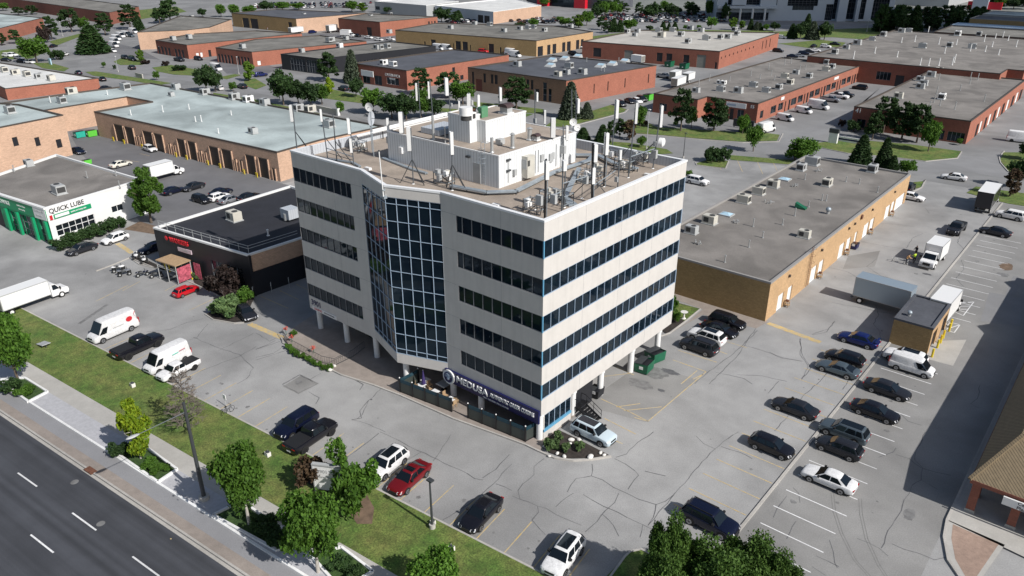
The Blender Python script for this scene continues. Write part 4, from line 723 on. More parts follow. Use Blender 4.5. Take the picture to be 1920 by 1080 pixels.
def rack(px, py, label, n=5, seed=1, sx=2.2, sy=1.4):
    random.seed(seed); P = G(px, py, ZR); t = thing('equipment_rack', label, 'equipment rack', (P.x, P.y, ZR), group='rooftop radio equipment racks'); k = MB()
    for x in (-sx / 2, sx / 2):
        for y in (-sy / 2, sy / 2): k.bar((x, y, 0), (x, y, 1.3), .06, 'steeld')
    for z in (.35, 1.2):
        for y in (-sy / 2, sy / 2): k.bar((-sx / 2, y, z), (sx / 2, y, z), .06, 'steel')
        for x in (-sx / 2, sx / 2): k.bar((x, -sy / 2, z), (x, sy / 2, z), .06, 'steel')
    k.bar((-sx / 2, -sy / 2, .1), (sx / 2, -sy / 2, 1.2), .05, 'steel'); k.build('frame', t)
    for i in range(n):
        k = MB(); x, y, z = random.uniform(-sx / 2, sx / 2), random.uniform(-sy / 2, sy / 2), random.uniform(.3, .9); a = random.uniform(.25, .45); k.box(x - a / 2, x + a / 2, y - a / 2, y + a / 2, z, z + a * 1.5, random.choice(('white', 'acg', 'acb'))); k.build('radio_unit', t)
    k = MB()
    for i in range(4): k.tube((random.uniform(-1, 1), random.uniform(-.6, .6), 1.1), (random.uniform(-1.4, 1.4), random.uniform(-.9, .9), .05), .035, 'blackm', 5)
    k.build('cable', t)
rack(1043, 383, 'cluttered radio rack at the near corner of the tower roof', 6, 3, 2.8, 1.6); rack(1000, 398, 'low radio rack left of the corner mast', 3, 4, 1.6, 1.0); rack(833, 345, 'radio rack with white units below the penthouse wall', 7, 5, 1.8, 1.2); rack(672, 284, 'radio rack behind the double panel mast', 6, 6, 1.6, 1.4); rack(1148, 298, 'radio rack by the back right parapet', 5, 7, 2.2, 1.0); rack(1108, 345, 'radio rack at the foot of the thick black mast', 4, 8, 2.6, 1.4); rack(1170, 320, 'radio rack under the lattice mast', 4, 9, 2.0, .9)
for px, py, l in ((690, 318, 'white roof drain block near the bay edge'), (930, 387, 'white roof drain block near the shaded parapet'), (1215, 330, 'white roof drain block at the sunlit parapet, nearer the corner'), (1256, 309, 'white roof drain block nearest the right roof corner'), (1148, 368, 'white roof drain block in the middle of the sunlit parapet'), (1098, 279, 'white block near the penthouse right end')): bx('roof_block', l, px, py, ZR, .8, .4, .25, 'white', 'roof block', 'roof blocks')
rack(1118, 330, 'radio rack beside the black mast on the right roof', 5, 11, 1.8, 1.0); rack(1200, 306, 'radio rack near the right roof corner', 4, 12, 1.4, 1.0); rack(748, 292, 'small radio rack at the foot of the penthouse left corner', 4, 13, 1.2, .8)
for a, b, z0, z1, l in (((1053, 395), (1107, 378), 2.6, 2.6, 'horizontal steel bar between the pair pole and the black mast'), ((1021, 410), (1053, 396), 1.9, 1.9, 'horizontal steel bar between the corner mast and the pair pole'), ((1107, 378), (1152, 345), 1.4, 1.4, 'low steel bar right of the black mast'), ((1178, 333), (1224, 316), 2.2, 2.2, 'steel bar joining the two right masts'), ((614, 297), (664, 314), 1.2, 1.2, 'steel bar joining the left roof masts')):
    p, q = G(*a, ZR), G(*b, ZR); k = MB(); k.tube((p.x, p.y, ZR + z0), (q.x, q.y, ZR + z1), .05, 'steel', 6); k.tube((p.x, p.y, ZR + z0 - .5), (q.x, q.y, ZR + z1 - .4), .035, 'steeld', 6); tag(k.build('mast_crossbar'), l, 'steel bar')
# ---------------------------------------------------------------- labels that rank look-alikes by place
ORD = 'first second third fourth fifth sixth seventh eighth ninth tenth eleventh twelfth'.split()
def ordn(i): return ORD[i] if i < 12 else '%d%s' % (i + 1, {1: 'st', 2: 'nd', 3: 'rd'}.get((i + 1) % 10 if (i + 1) // 10 != 1 else 0, 'th'))
def rank(objs, text_, grp=None, frm='left'):
    objs = sorted(objs, key=lambda o: prj(o.location)[0])
    for i, o in enumerate(objs):
        o['label'] = text_ + (', %s from the left' % ordn(i) if len(objs) > 1 else '')
        if grp: o['group'] = grp
def rq(h, se, ne, w_): a, b, c = G(*se, h), G(*ne, h), (G(*w_, h) if isinstance(w_, tuple) else None); x = c.x if c else a.x - w_; return [(x, a.y), (a.x, a.y), (b.x, b.y), (x, b.y)]
B = {}
R_, P_ = bld('yellow_warehouse', 'long low tan brick warehouse with grey gravel roof right of the tower', None, 5.5, {'S': 'ybrick_shade', None: 'ybrick'}, 'gravel2', 'greyc', .3, world=[(-13.2, 38.6), (6.2, 38.6), (6.2, 101), (-13.2, 101)], cat='warehouse',  # south wall takes the darker brick, its shade painted in
 ops=[('E', 'whitedoor', a, b, 0, 2.35, 1, 1) for a, b in ((1457, 1468), (1475.5, 1484), (1519, 1530), (1534, 1543), (1572, 1582), (1586, 1594), (1601, 1606), (1618, 1628), (1630, 1638), (1659, 1668), (1670, 1676), (1678, 1695))] + [('S', 'window', '0.8', '6.2', .15, 2.9, 4, 1)])
k = MB(); x = .08 + 19.4
for y in (13.2, 13.75): k.tube((x + .15, y, .3), (x + .15, y, 6.3), .03, 'rust', 6)
for i in range(20): k.tube((x + .15, 13.2, .5 + i * .29), (x + .15, 13.75, .5 + i * .29), .02, 'rust', 5)
for z in (3, 4, 5, 6): 
    P = [(x + .15 + .5 * math.sin(t), 13.47 - .45 * math.cos(t), z) for t in (math.pi * i / 8 for i in range(9))]
    for p, q in zip(P, P[1:]): k.tube(p, q, .018, 'rust', 5)
k.build('ladder', R_)
k = MB(); k.bar((19.4, -.0, 4.5), (19.4, -.01, 4.49), .01, 'brown')
for px in (1479, 1540, 1591, 1602, 1635, 1677): 
    t = along((6.2, 38.6), (6.2, 101), 4.3, px); q = MB(); q.box(19.4, 19.65, t - .18, t + .18, 4.2, 4.5, 'brown'); q.build('wall_lamp', R_)
q = MB(); t = along((6.2, 38.6), (6.2, 101), 4.6, 1615); q.tube((19.4, t, 4.6), (19.62, t, 4.6), .4, 'rust', 14); q.build('round_vent', R_)
R_, P_ = bld('pump_house', 'small tan brick shed with dark flat roof in the right parking lot', None, 3.4, {'S': 'ybrick_shade', None: 'ybrick'}, 'roofdark', 'roofdark', .15, world=[(20.0, 42.95), (24.3, 42.95), (24.3, 51.6), (20.0, 51.6)], cat='shed',  # shed south wall likewise has its shade in the brick colour
 ops=[('E', 'bay', 1746, 1755, 0, 2.4, 1, 1), ('E', 'bay', 1765, 1774, 0, 2.4, 1, 1)])
R_, P_ = bld('quick_lube_garage', 'white oil change garage with green front and QUICK LUBE sign', [(83.75, 390), (266, 336), (105, 289), (-60, 345)], 6.2, {'E': 'white', 'S': 'green', None: 'white'}, 'gravel2', 'white', .35, do_snap=False, cat='garage',
 ops=[('E', 'winw', 107, 178, 1.1, 2.9, 6, 2), ('E', 'winw', 210, 231, 2.0, 3.1, 2, 1), ('S', 'window', 24, 45, 0, 3.6, 3, 3), ('S', 'window', 45, 72, 0, 3.6, 3, 3), ('S', 'window', 78, 93, 0, 3.8, 2, 3), ('S', 'bay', -60, 6, 0, 3.6, 1, 1)])
# its signs, in a frame that runs along the east wall
i_ = max(range(4), key=lambda i: P_[i][0] - P_[i][1]); A_, B_ = Vector(P_[i_]), Vector(P_[(i_ + 1) % 4]); e_ = (B_ - A_).normalized(); az = math.atan2(e_.y, e_.x); fr = thing('shop_sign', 'QUICK LUBE sign board with green strip on the white garage wall', 'sign', (A_.x, A_.y, 0), az)
L_ = (B_ - A_).length; sc_ = L_ / 17.0
k = MB(); k.box(.25, .42 * L_, -.09, -.02, 4.0, 6.05, 'white'); k.build('board', fr); k = MB(); k.box(.95, .42 * L_, -.12, -.09, 4.02, 4.8, 'green'); k.box(1.15, .2 * L_, -.14, -.12, 4.18, 4.66, 'white'); k.build('green_strip', fr); k = MB(); k.box(.3, .75, -.12, -.09, 4.02, 4.8, 'red'); k.build('red_mark', fr)
text('QUICK LUBE', 1.05, 'plastic', fr, (.4, -.1, 5.42), RX, xs=.42 * L_ / 7.4); text('quality oil change plus', .34, 'white', fr, (.215 * L_, -.14, 4.42), RX, xs=.9)
j_ = (i_ - 1) % 4; A2_, B2_ = Vector(P_[j_]), Vector(P_[i_]); e2 = (B2_ - A2_).normalized(); L2 = (B2_ - A2_).length; az2 = math.atan2(e2.y, e2.x)
f2 = thing('shop_fascia', 'green and white fascia with lettering on the shaded garage front', 'sign', (A2_.x, A2_.y, 0), az2); k = MB(); k.box(0, L2, -.12, -.02, 4.0, 5.9, 'green'); k.box(L2 - 3.6, L2 - .05, -.16, -.12, 4.0, 5.9, 'white'); k.box(0, L2, -.22, -.02, 5.9, 6.2, 'white'); k.build('board', f2)
text('QUICK LUBE', .5, 'acg', f2, (L2 - 3.4, -.17, 5.35), RX, extrude=.01); text('& WASH', .45, 'acg', f2, (L2 - 3.0, -.17, 4.55), RX, extrude=.01); text('OIL CHANGE', .95, 'white', f2, (L2 - 15.5, -.13, 5.0), RX, extrude=.02, xs=.8); text('Quality oil change', .34, 'white', f2, (L2 - 8.6, -.13, 5.2), RX, extrude=.01); text('Rust proofing', .34, 'white', f2, (L2 - 8.3, -.13, 4.6), RX, extrude=.01)
k = MB()
for t in (L2 - 12.6, L2 - 9.0, L2 - 4.2, L2 - .5): k = MB(); k.box(t - .28, t + .28, -.5, -.1, 0, 3.9, 'green'); k.build('green_pier', f2)
def bldq(name, label, q, h, walls, roof='gravel2', cop='brown', ops=(), par=.35, cat='warehouse'): return bld(name, label, q, h, walls, roof, cop, par, ops, None, False, cat)
R_, P_ = bld('black_shop', 'black painted single storey shop with red sign and black roof beside the tower', None, 6.1, {'S': 'black', 'E': 'obrick', None: 'black'}, 'roofblack', 'white', .3, world=[(-71, -2.2), (-50.9, .8), (-50.7, 9.5), (-49.0, 9.6), (-49.0, 23), (-73.0, 23)], do_snap=False, cat='shop',
 ops=[('S', 'window', 398, 458, .6, 3.6, 5, 1), ('S', 'bay', 352, 372, 0, 2.6, 1, 1)])
k = MB(); k.prism([(-50.84, .9), (-50.7, .9), (-50.55, 9.4), (-50.69, 9.4)], 0, 3.5, 'black'); k.box(-50.9, -50.55, .75, 1.05, 0, 6.0, 'black'); R_b = k.build('lower_wall', R_); R_b.location = (71, 2.2, 0)
f3 = thing('shop_sign', 'red raised letter sign with pale panel on the black shop wall', 'sign', (-71, -2.2, 0), math.atan2(3, 20.1)); text('VAPORIZERS', .95, 'red', f3, (3.6, -.12, 5.0), RX, extrude=.08, xs=.78); k = MB(); k.ball((2.9, -.15, 5.05), .36, .08, .36, 'red', 14, 8); k.build('round_emblem', f3); k = MB(); k.box(5.2, 8.2, -.15, -.02, 3.55, 4.15, 'pinkpale'if 'pinkpale' in M else 'white'); k.build('panel', f3); text('LOUNGE', .4, 'acg', f3, (5.8, -.16, 3.85), RX, extrude=.005)
k = MB()
for za, zb in ((6.75, 6.80), (7.15, 7.2)): k.bar((-70.4, -1.6, za), (-51.3, 1.25, za), .05, 'acg'); k.bar((-51.3, 1.25, za), (-51.1, 9, za), .05, 'acg')
for i in range(11): k.bar((-70.4 + 1.91 * i, -1.6 + .285 * i, 5.9), (-70.4 + 1.91 * i, -1.6 + .285 * i, 7.2), .045, 'acg')
tag(k.build('roof_railing'), 'grey guard rail along the front edge of the black roof', 'railing')
k = MB()
for za in (1.0, 1.7): k.bar((-75.3, 1, za), (-77.5, 27, za), .09, 'acb')
for i in range(7): k.bar((-75.3 - .37 * i, 1 + 4.33 * i, 0), (-75.3 - .37 * i, 1 + 4.33 * i, 1.7), .09, 'acb')
tag(k.build('wooden_rail_fence'), 'long pale two rail fence behind the black shop', 'fence')
pt = thing('entrance_canopy', 'steel framed porch with tan roof before the black shop door', 'canopy', (-64.5, -3.2, 0), math.atan2(3, 20.1)); k = MB(); k.box(-2.2, 2.2, -1.3, 1.3, 2.85, 3.0, 'wood'); k.build('roof', pt); k = MB()
for x in (-2.1, 0, 2.1):
    for y in (-1.2, 1.2): k.bar((x, y, 0), (x, y, 2.85), .09, 'acg')
k.bar((-2.1, -1.2, 2.0), (2.1, -1.2, 2.0), .06, 'acg'); k.bar((2.1, -1.2, 2.0), (2.1, 1.2, 2.0), .06, 'acg'); k.build('frame', pt); k = MB(); k.box(2.14, 2.18, -1.1, 1.1, .3, 2.5, 'pink'); k.build('poster', pt)
k = MB(); k.box(2.6, 4.0, 1.32, 1.36, .3, 2.7, 'pink'); k.build('poster', pt)
bl = []
for px, py in ((311, 506), (319, 510), (331, 513), (340, 516), (350, 520), (361, 524), (389, 535), (411, 543)):
    P = G(px, py); k = MB(); k.tube((0, 0, 0), (0, 0, 1.15), .11, 'yel', 10); k.ball((0, 0, 1.15), .11, .11, .06, 'yel', 10, 4); bl.append(tag(k.build('bollard', loc=(P.x, P.y, .01)), '', 'bollard'))
rank(bl, 'yellow steel bollard before the black shop', 'yellow bollards by the black shop')
bl = []
for px, py in ((1742, 668), (1752, 651), (1758, 642), (1763, 633), (1774, 620), (1777, 612)):
    P = G(px, py); k = MB(); k.tube((0, 0, 0), (0, 0, 1.1), .13, 'yel', 10); bl.append(tag(k.build('bollard', loc=(P.x + .3, P.y, .01)), '', 'bollard'))
rank(bl, 'yellow bollard guarding the tan brick shed doors', 'yellow bollards by the shed')
bldq('brick_block', 'tall peach brick block with flat blue grey roof at the left edge', [(118, 215), (35, 195), (-60, 188), (-60, 250)], 9.1, 'obrick', 'roofblue', 'brown', [('E', 'darkdoor', 24, 34, 4.6, 6.5, 1, 1), ('E', 'darkdoor', 66, 75, 3.6, 5.5, 1, 1), ('E', 'darkdoor', 106, 116, 2.2, 4.1, 1, 1)])
bays = [('S', 'garage', a, b, 0, 4.1, 1, 1) for a, b in ((217, 234), (237, 253), (271, 289), (292, 308), (335, 350), (355, 370), (395, 413), (418, 437), (463, 481), (487, 505))] + [('S', 'darkdoor', a, b, 0, 2.5, 1, 1) for a, b in ((258, 262), (264, 268), (318, 322), (327, 331), (376, 380), (385, 389), (441, 445), (451, 456), (512, 518))]
bldq('garage_row', 'long peach brick row of garage bays under a blue grey roof', [(519, 285), (208, 216), (176, 209), (284, 190), (237, 181), (85, 206), (0, 222), (-80, 205), (0, 193), (147, 172), (282, 155), (720, 236), (600, 262)], 6.1, 'obrick', 'roofblue', 'brown', [(b[0] + '2', *b[1:]) for b in []])
B['g'] = COL.objects[-1]
# garage bay doors sit on the long shaded front (recessed leaves between brick piers)
A_, B_ = Vector(G(208, 216, 6.1)[:2]), Vector(G(519, 285, 6.1)[:2]); e_ = (B_ - A_).normalized(); groot = [o for o in COL.objects if o.name == 'garage_row'][0]; ox = groot.location
bd = []
for _, kd, a, b, z0, z1, *_r2 in bays:
    t0, t1 = along(A_, B_, z1 / 2, a), along(A_, B_, z1 / 2, b); k = MB(); q0, q1 = A_ + e_ * t0 - Vector(ox[:2]), A_ + e_ * t1 - Vector(ox[:2]); n_ = Vector((e_.y, -e_.x)) * .06
    k.face([(*(q0 + n_), z0), (*(q1 + n_), z0), (*(q1 + n_), z1), (*(q0 + n_), z1)], 'garage_leaf' if kd == 'garage' else 'brown'); o = k.build('door', groot)
    k = MB()
    for u, v in ((q0, q0), (q1, q1)): k.bar((*(u + n_ * 2), z0), (*(u + n_ * 2), z1), .28, 'obrick')
    k.bar((*(q0 + n_ * 2), z1), (*(q1 + n_ * 2), z1), .16, 'brown'); k.build('frame', o)
    if kd == 'garage': bd += [q0 + Vector(ox[:2]) + n_ * 14, q1 + Vector(ox[:2]) + n_ * 14]
bl = []
for q in bd[::2]:
    k = MB(); k.tube((-.15, 0, 0), (-.15, 0, 1.0), .09, 'yel', 8); k.tube((.35, 0, 0), (.35, 0, 1.0), .09, 'yel', 8); k.tube((-.15, 0, .95), (.35, 0, .95), .08, 'yel', 8); bl.append(tag(k.build('guard_post', loc=(q.x - .4, q.y, .01)), '', 'bollard'))
rank(bl, 'yellow guard post between the garage bays', 'yellow guard posts along the garage row')
bldq('white_roof_warehouse', 'low red brick warehouse with bright white roof at the left edge', [(9, 166), (184, 146), (0, 117), (-60, 135)], 3.5, 'rbrick2', 'roofwhite', 'brown')
bldq('brick_hall', 'orange brown brick hall at the far left edge', [(-30, 60), (80, 33), (0, 25), (-90, 30)], 6, 'rbrick2', 'roofblue', 'brown')
bldq('long_brick_plant', 'very long red brick plant along the top left of the view', [(-60, -14), (205, 23), (260, 12), (60, -14)], 6.5, 'rbrick', 'gravelg', 'brown', [('S', 'window', 210, 240, 1.5, 4, 4, 2)])
bldq('tan_brick_workshop', 'light tan brick workshop with bent grey roof at the top left', [(257, 60), (350, 56), (392, 51), (434, 36), (338, 29)], 7.4, 'obrick', 'gravelg', 'brown', [('S', 'darkdoor', 265, 269, 4, 5.6, 1, 1), ('S', 'darkdoor', 276, 280, 4, 5.6, 1, 1), ('S', 'darkdoor', 293, 297, 4, 5.6, 1, 1), ('S', 'darkdoor', 309, 312, 4, 5.6, 1, 1), ('E', 'whitedoor', 418, 424, 0, 4, 1, 1), ('E', 'whitedoor', 427, 432, 0, 4, 1, 1)])
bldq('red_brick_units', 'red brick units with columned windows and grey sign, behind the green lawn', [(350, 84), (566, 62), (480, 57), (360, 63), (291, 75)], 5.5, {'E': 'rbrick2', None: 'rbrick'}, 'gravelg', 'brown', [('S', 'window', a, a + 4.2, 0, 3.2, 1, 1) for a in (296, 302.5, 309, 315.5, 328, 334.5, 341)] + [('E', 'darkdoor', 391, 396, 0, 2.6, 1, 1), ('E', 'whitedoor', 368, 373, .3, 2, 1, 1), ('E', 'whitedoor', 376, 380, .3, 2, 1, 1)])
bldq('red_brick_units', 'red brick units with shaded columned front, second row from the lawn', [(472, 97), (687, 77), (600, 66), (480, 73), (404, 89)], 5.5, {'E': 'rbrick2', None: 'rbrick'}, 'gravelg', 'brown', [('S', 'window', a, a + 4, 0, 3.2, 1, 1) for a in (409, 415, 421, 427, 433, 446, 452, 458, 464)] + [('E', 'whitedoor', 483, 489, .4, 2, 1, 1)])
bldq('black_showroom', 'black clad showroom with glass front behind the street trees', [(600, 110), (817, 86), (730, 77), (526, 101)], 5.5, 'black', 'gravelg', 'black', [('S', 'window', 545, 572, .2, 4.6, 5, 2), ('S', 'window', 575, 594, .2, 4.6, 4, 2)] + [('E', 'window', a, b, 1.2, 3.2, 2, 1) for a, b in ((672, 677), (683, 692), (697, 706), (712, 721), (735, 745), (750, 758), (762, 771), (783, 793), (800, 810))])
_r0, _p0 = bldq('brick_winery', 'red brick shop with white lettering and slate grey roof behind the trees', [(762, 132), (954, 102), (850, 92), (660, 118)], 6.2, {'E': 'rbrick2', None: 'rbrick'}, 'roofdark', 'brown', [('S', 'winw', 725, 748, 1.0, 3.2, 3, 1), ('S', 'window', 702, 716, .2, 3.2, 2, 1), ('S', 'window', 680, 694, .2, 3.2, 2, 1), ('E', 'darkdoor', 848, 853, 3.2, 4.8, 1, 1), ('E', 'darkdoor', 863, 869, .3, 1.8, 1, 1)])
tg = thing('shop_sign', 'white two line lettering on the red brick shop front', 'sign', (_p0[0][0], _p0[0][1], 0)); a_ = G(723, 138, 5.3); tg.location = (a_.x, a_.y - .3, 0); text('CASABLANCA', 1.15, 'white', tg, (0, 0, 5.1), RX, xs=.95); text('WINERY', .8, 'white', tg, (1.9, 0, 4.0), RX, xs=.95)
k = MB(); a_ = G(679, 135, 4.6); k.box(0, 6.0, -.1, .1, 3.6, 5.4, 'white'); tag(k.build('white_sign_board', loc=(a_.x, a_.y - .4, 0)), 'white sign board left of the lettering on the red shop', 'sign')
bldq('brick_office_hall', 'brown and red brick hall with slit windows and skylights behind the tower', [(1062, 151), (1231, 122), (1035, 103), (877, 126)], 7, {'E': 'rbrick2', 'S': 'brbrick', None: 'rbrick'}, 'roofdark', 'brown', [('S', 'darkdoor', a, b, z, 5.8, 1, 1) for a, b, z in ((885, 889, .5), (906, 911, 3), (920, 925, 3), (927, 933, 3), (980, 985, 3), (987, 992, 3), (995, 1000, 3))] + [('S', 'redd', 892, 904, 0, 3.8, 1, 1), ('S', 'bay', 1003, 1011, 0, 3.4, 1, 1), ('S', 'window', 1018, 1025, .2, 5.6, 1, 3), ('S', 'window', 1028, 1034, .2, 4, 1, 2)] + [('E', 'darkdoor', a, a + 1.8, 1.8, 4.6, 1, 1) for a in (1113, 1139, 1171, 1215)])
bldq('yellow_brick_workshop', 'ochre brick workshop with dark doorways behind the white vans', [(1006, 76), (1112, 59), (1040, 48), (817, 43), (741, 56)], 6.3, {'E': 'ybrick', None: 'ybrick_shade'}, 'gravelg', 'brown', [('S', 'bay', a, b, 0, z, 1, 1) for a, b, z in ((795, 798, 2.3), (808, 817, 3.4), (849, 851, 2.5), (854, 864, 3.6), (867, 877, 3.6), (881, 883, 2.5), (916, 926, 3.6), (937, 940, 2.5))] + [('E', 'bay', a, b, 0, 3.8, 1, 1) for a, b in ((1008, 1018), (1026, 1032), (1036, 1043), (1054, 1060), (1063, 1070), (1080, 1086), (1089, 1094))])
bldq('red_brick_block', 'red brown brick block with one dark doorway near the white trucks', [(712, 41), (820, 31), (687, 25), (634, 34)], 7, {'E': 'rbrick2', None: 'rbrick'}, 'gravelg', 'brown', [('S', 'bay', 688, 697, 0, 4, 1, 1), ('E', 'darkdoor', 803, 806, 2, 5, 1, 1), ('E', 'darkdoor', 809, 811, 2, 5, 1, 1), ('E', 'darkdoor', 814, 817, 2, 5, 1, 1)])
bldq('brown_brick_warehouse', 'brown brick warehouse with black roof at the top', [(555, 35), (687, 24), (517, 17), (434, 24)], 7, {'E': 'obrick', None: 'ybrick_shade'}, 'roofdark', 'brown', [('S', 'bay', a, b, 0, 5, 1, 1) for a, b in ((455, 467), (470, 484), (541, 548))])
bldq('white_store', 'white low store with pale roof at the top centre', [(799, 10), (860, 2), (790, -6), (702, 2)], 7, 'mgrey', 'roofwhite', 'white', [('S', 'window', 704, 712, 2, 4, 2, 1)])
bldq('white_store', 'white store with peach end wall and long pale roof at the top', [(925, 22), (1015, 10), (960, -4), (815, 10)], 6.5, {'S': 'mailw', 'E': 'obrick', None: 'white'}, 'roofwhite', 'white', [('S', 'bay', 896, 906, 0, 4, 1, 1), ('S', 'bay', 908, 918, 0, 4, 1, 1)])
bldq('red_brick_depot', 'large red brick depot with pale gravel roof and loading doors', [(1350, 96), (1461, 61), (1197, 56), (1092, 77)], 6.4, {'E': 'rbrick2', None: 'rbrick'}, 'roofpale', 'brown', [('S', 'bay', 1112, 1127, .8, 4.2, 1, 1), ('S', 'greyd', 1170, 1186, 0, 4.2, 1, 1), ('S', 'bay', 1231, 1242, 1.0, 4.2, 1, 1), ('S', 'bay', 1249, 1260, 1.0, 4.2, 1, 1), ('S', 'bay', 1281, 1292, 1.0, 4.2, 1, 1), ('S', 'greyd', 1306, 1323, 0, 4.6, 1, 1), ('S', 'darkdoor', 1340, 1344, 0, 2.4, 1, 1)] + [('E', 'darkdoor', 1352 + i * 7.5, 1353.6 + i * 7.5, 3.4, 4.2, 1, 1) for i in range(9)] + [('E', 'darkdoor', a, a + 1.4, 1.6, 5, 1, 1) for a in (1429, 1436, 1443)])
W23 = [('E1', 'window', a, b, .9, 2.9, 2, 1) for a, b in ((1445, 1455), (1459, 1468), (1483, 1493), (1496, 1505), (1518, 1526), (1528, 1537), (1549, 1557), (1559, 1567), (1578, 1586), (1588, 1595), (1606, 1612))] + [('E1', 'darkdoor', a, b, 0, 2.9, 1, 1) for a, b in ((1471, 1473), (1478, 1481), (1507, 1509), (1512, 1515), (1539, 1541), (1544, 1547), (1569, 1571), (1574, 1576), (1597, 1599), (1601, 1604))]
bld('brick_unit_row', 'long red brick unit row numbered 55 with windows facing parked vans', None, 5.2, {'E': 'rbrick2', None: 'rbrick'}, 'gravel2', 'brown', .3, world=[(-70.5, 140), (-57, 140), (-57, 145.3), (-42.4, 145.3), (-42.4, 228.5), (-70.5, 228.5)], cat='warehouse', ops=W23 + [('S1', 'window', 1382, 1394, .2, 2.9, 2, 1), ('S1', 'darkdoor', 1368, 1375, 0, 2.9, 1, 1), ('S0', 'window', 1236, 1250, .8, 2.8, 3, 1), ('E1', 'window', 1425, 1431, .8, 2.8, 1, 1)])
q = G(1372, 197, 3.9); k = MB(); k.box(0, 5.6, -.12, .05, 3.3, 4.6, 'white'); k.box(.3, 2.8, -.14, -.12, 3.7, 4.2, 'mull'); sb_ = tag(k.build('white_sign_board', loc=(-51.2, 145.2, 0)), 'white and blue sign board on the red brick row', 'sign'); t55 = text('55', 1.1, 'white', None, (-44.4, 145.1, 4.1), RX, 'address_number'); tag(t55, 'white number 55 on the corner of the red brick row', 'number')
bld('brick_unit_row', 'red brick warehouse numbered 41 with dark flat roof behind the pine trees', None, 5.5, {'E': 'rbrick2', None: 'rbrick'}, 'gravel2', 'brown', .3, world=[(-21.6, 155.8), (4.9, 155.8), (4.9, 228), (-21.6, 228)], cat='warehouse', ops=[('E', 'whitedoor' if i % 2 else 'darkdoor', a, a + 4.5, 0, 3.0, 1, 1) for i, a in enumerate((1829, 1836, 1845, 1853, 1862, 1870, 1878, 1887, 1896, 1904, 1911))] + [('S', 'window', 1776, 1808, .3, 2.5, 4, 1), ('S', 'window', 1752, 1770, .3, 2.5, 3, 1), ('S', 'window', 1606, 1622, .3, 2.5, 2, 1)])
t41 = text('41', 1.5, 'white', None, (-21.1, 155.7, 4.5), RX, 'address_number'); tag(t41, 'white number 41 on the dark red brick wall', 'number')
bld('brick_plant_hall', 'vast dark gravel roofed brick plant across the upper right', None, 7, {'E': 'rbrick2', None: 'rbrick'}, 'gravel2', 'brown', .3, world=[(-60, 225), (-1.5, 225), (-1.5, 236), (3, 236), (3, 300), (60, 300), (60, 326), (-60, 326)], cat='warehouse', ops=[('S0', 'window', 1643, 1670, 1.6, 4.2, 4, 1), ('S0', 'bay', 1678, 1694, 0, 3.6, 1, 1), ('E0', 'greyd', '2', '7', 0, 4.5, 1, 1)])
bld('brick_plant_hall', 'second brick plant hall beyond, low dark strip at the top right', None, 7, {'E': 'rbrick2', None: 'rbrick'}, 'gravelg', 'brown', .3, world=[(-45, 330), (70, 330), (70, 362), (-45, 362)], cat='warehouse')
bld('long_white_roof_hall', 'long low hall with bright blue white roof at the top right', None, 7, 'mailw', 'skyroof' if 'skyroof' in M else 'roofwhite', 'mull', .3, world=[(-46, 366), (90, 366), (90, 378), (-46, 378)], cat='warehouse')
bld('grey_roof_hall', 'grey roofed hall behind the bright white roof', None, 8, 'ybrick_shade', 'roofdark', 'greyc', .3, world=[(-44, 392), (120, 392), (120, 412), (-44, 412)], cat='warehouse')
bld('grey_roof_hall', 'farthest pale blue roofed hall at the top right', None, 8, 'mgrey', 'roofblue', 'greyc', .3, world=[(-44, 420), (140, 420), (140, 445), (-44, 445)], cat='warehouse')
# blue-white office building with dark glass at the top
of = thing('modern_office', 'blue white panelled office building with dark glass at the top of the view', 'office building', (-150, 395, 0)); k = MB(); LL = 86; ang_ = R(24)
p0_, p1_ = Vector((-172, 382)), Vector((-92, 440)); o0 = Vector((-150, 395)); q0, q1 = p0_ - o0, p1_ - o0; e_ = (q1 - q0).normalized(); LL = (q1 - q0).length; nn = Vector((-e_.y, e_.x)) * 40
HH = [(6, 34, 8.5, 15), (0, 30, .3, 4.4), (40, 57, 8, 14), (43, 55, 5.8, 8), (66, 84, 1, 16), (62, 66, .3, 9), (88, 97, 1, 12)]
wall(k, q0, q1, 0, 18, 'mailw', [(a * LL / 100, b * LL / 100, c_, d_) for a, b, c_, d_ in HH], .5); wall(k, q1, q1 + nn, 0, 18, 'mailw'); wall(k, q0 + nn, q0, 0, 18, 'mailw'); k.face([(*(q0 + nn), 18), (*q0, 18), (*q1, 18), (*(q1 + nn), 18)], 'roofwhite'); k.build('wall', of)
for i, (a, b, c_, d_) in enumerate(HH):
    g1, f1 = panel(q0, q1, (a * LL / 100, b * LL / 100, c_, d_), .45, 'glass2', 'roofdark', int(3 + (b - a) / 3), 5, .15); o = g1.build('window', of); f1.build('frame', o)
u_ = Vector((e_.y, -e_.x))
for a, b, za, zb, dpt in ((8, 16, 8.6, 13.6, 2.5), (24, 33, 8, 13, 2.5), (0, 34, 6.8, 8.2, 4), (68, 73, 0, 13.5, 3), (78, 80, 0, 14, 3)):
    a_, b_ = q0 + e_ * a * LL / 100, q0 + e_ * b * LL / 100; k = MB(); k.prism([a_, b_, b_ + u_ * dpt, a_ + u_ * dpt], za, zb, 'mailw'); k.build('projecting_bay', of)
for a in (6, 13, 20, 27): a_ = q0 + e_ * a * LL / 100 + u_ * 3.6; k = MB(); k.box(a_.x - .4, a_.x + .4, a_.y - .4, a_.y + .4, 0, 6.78, 'white'); k.build('column', of)
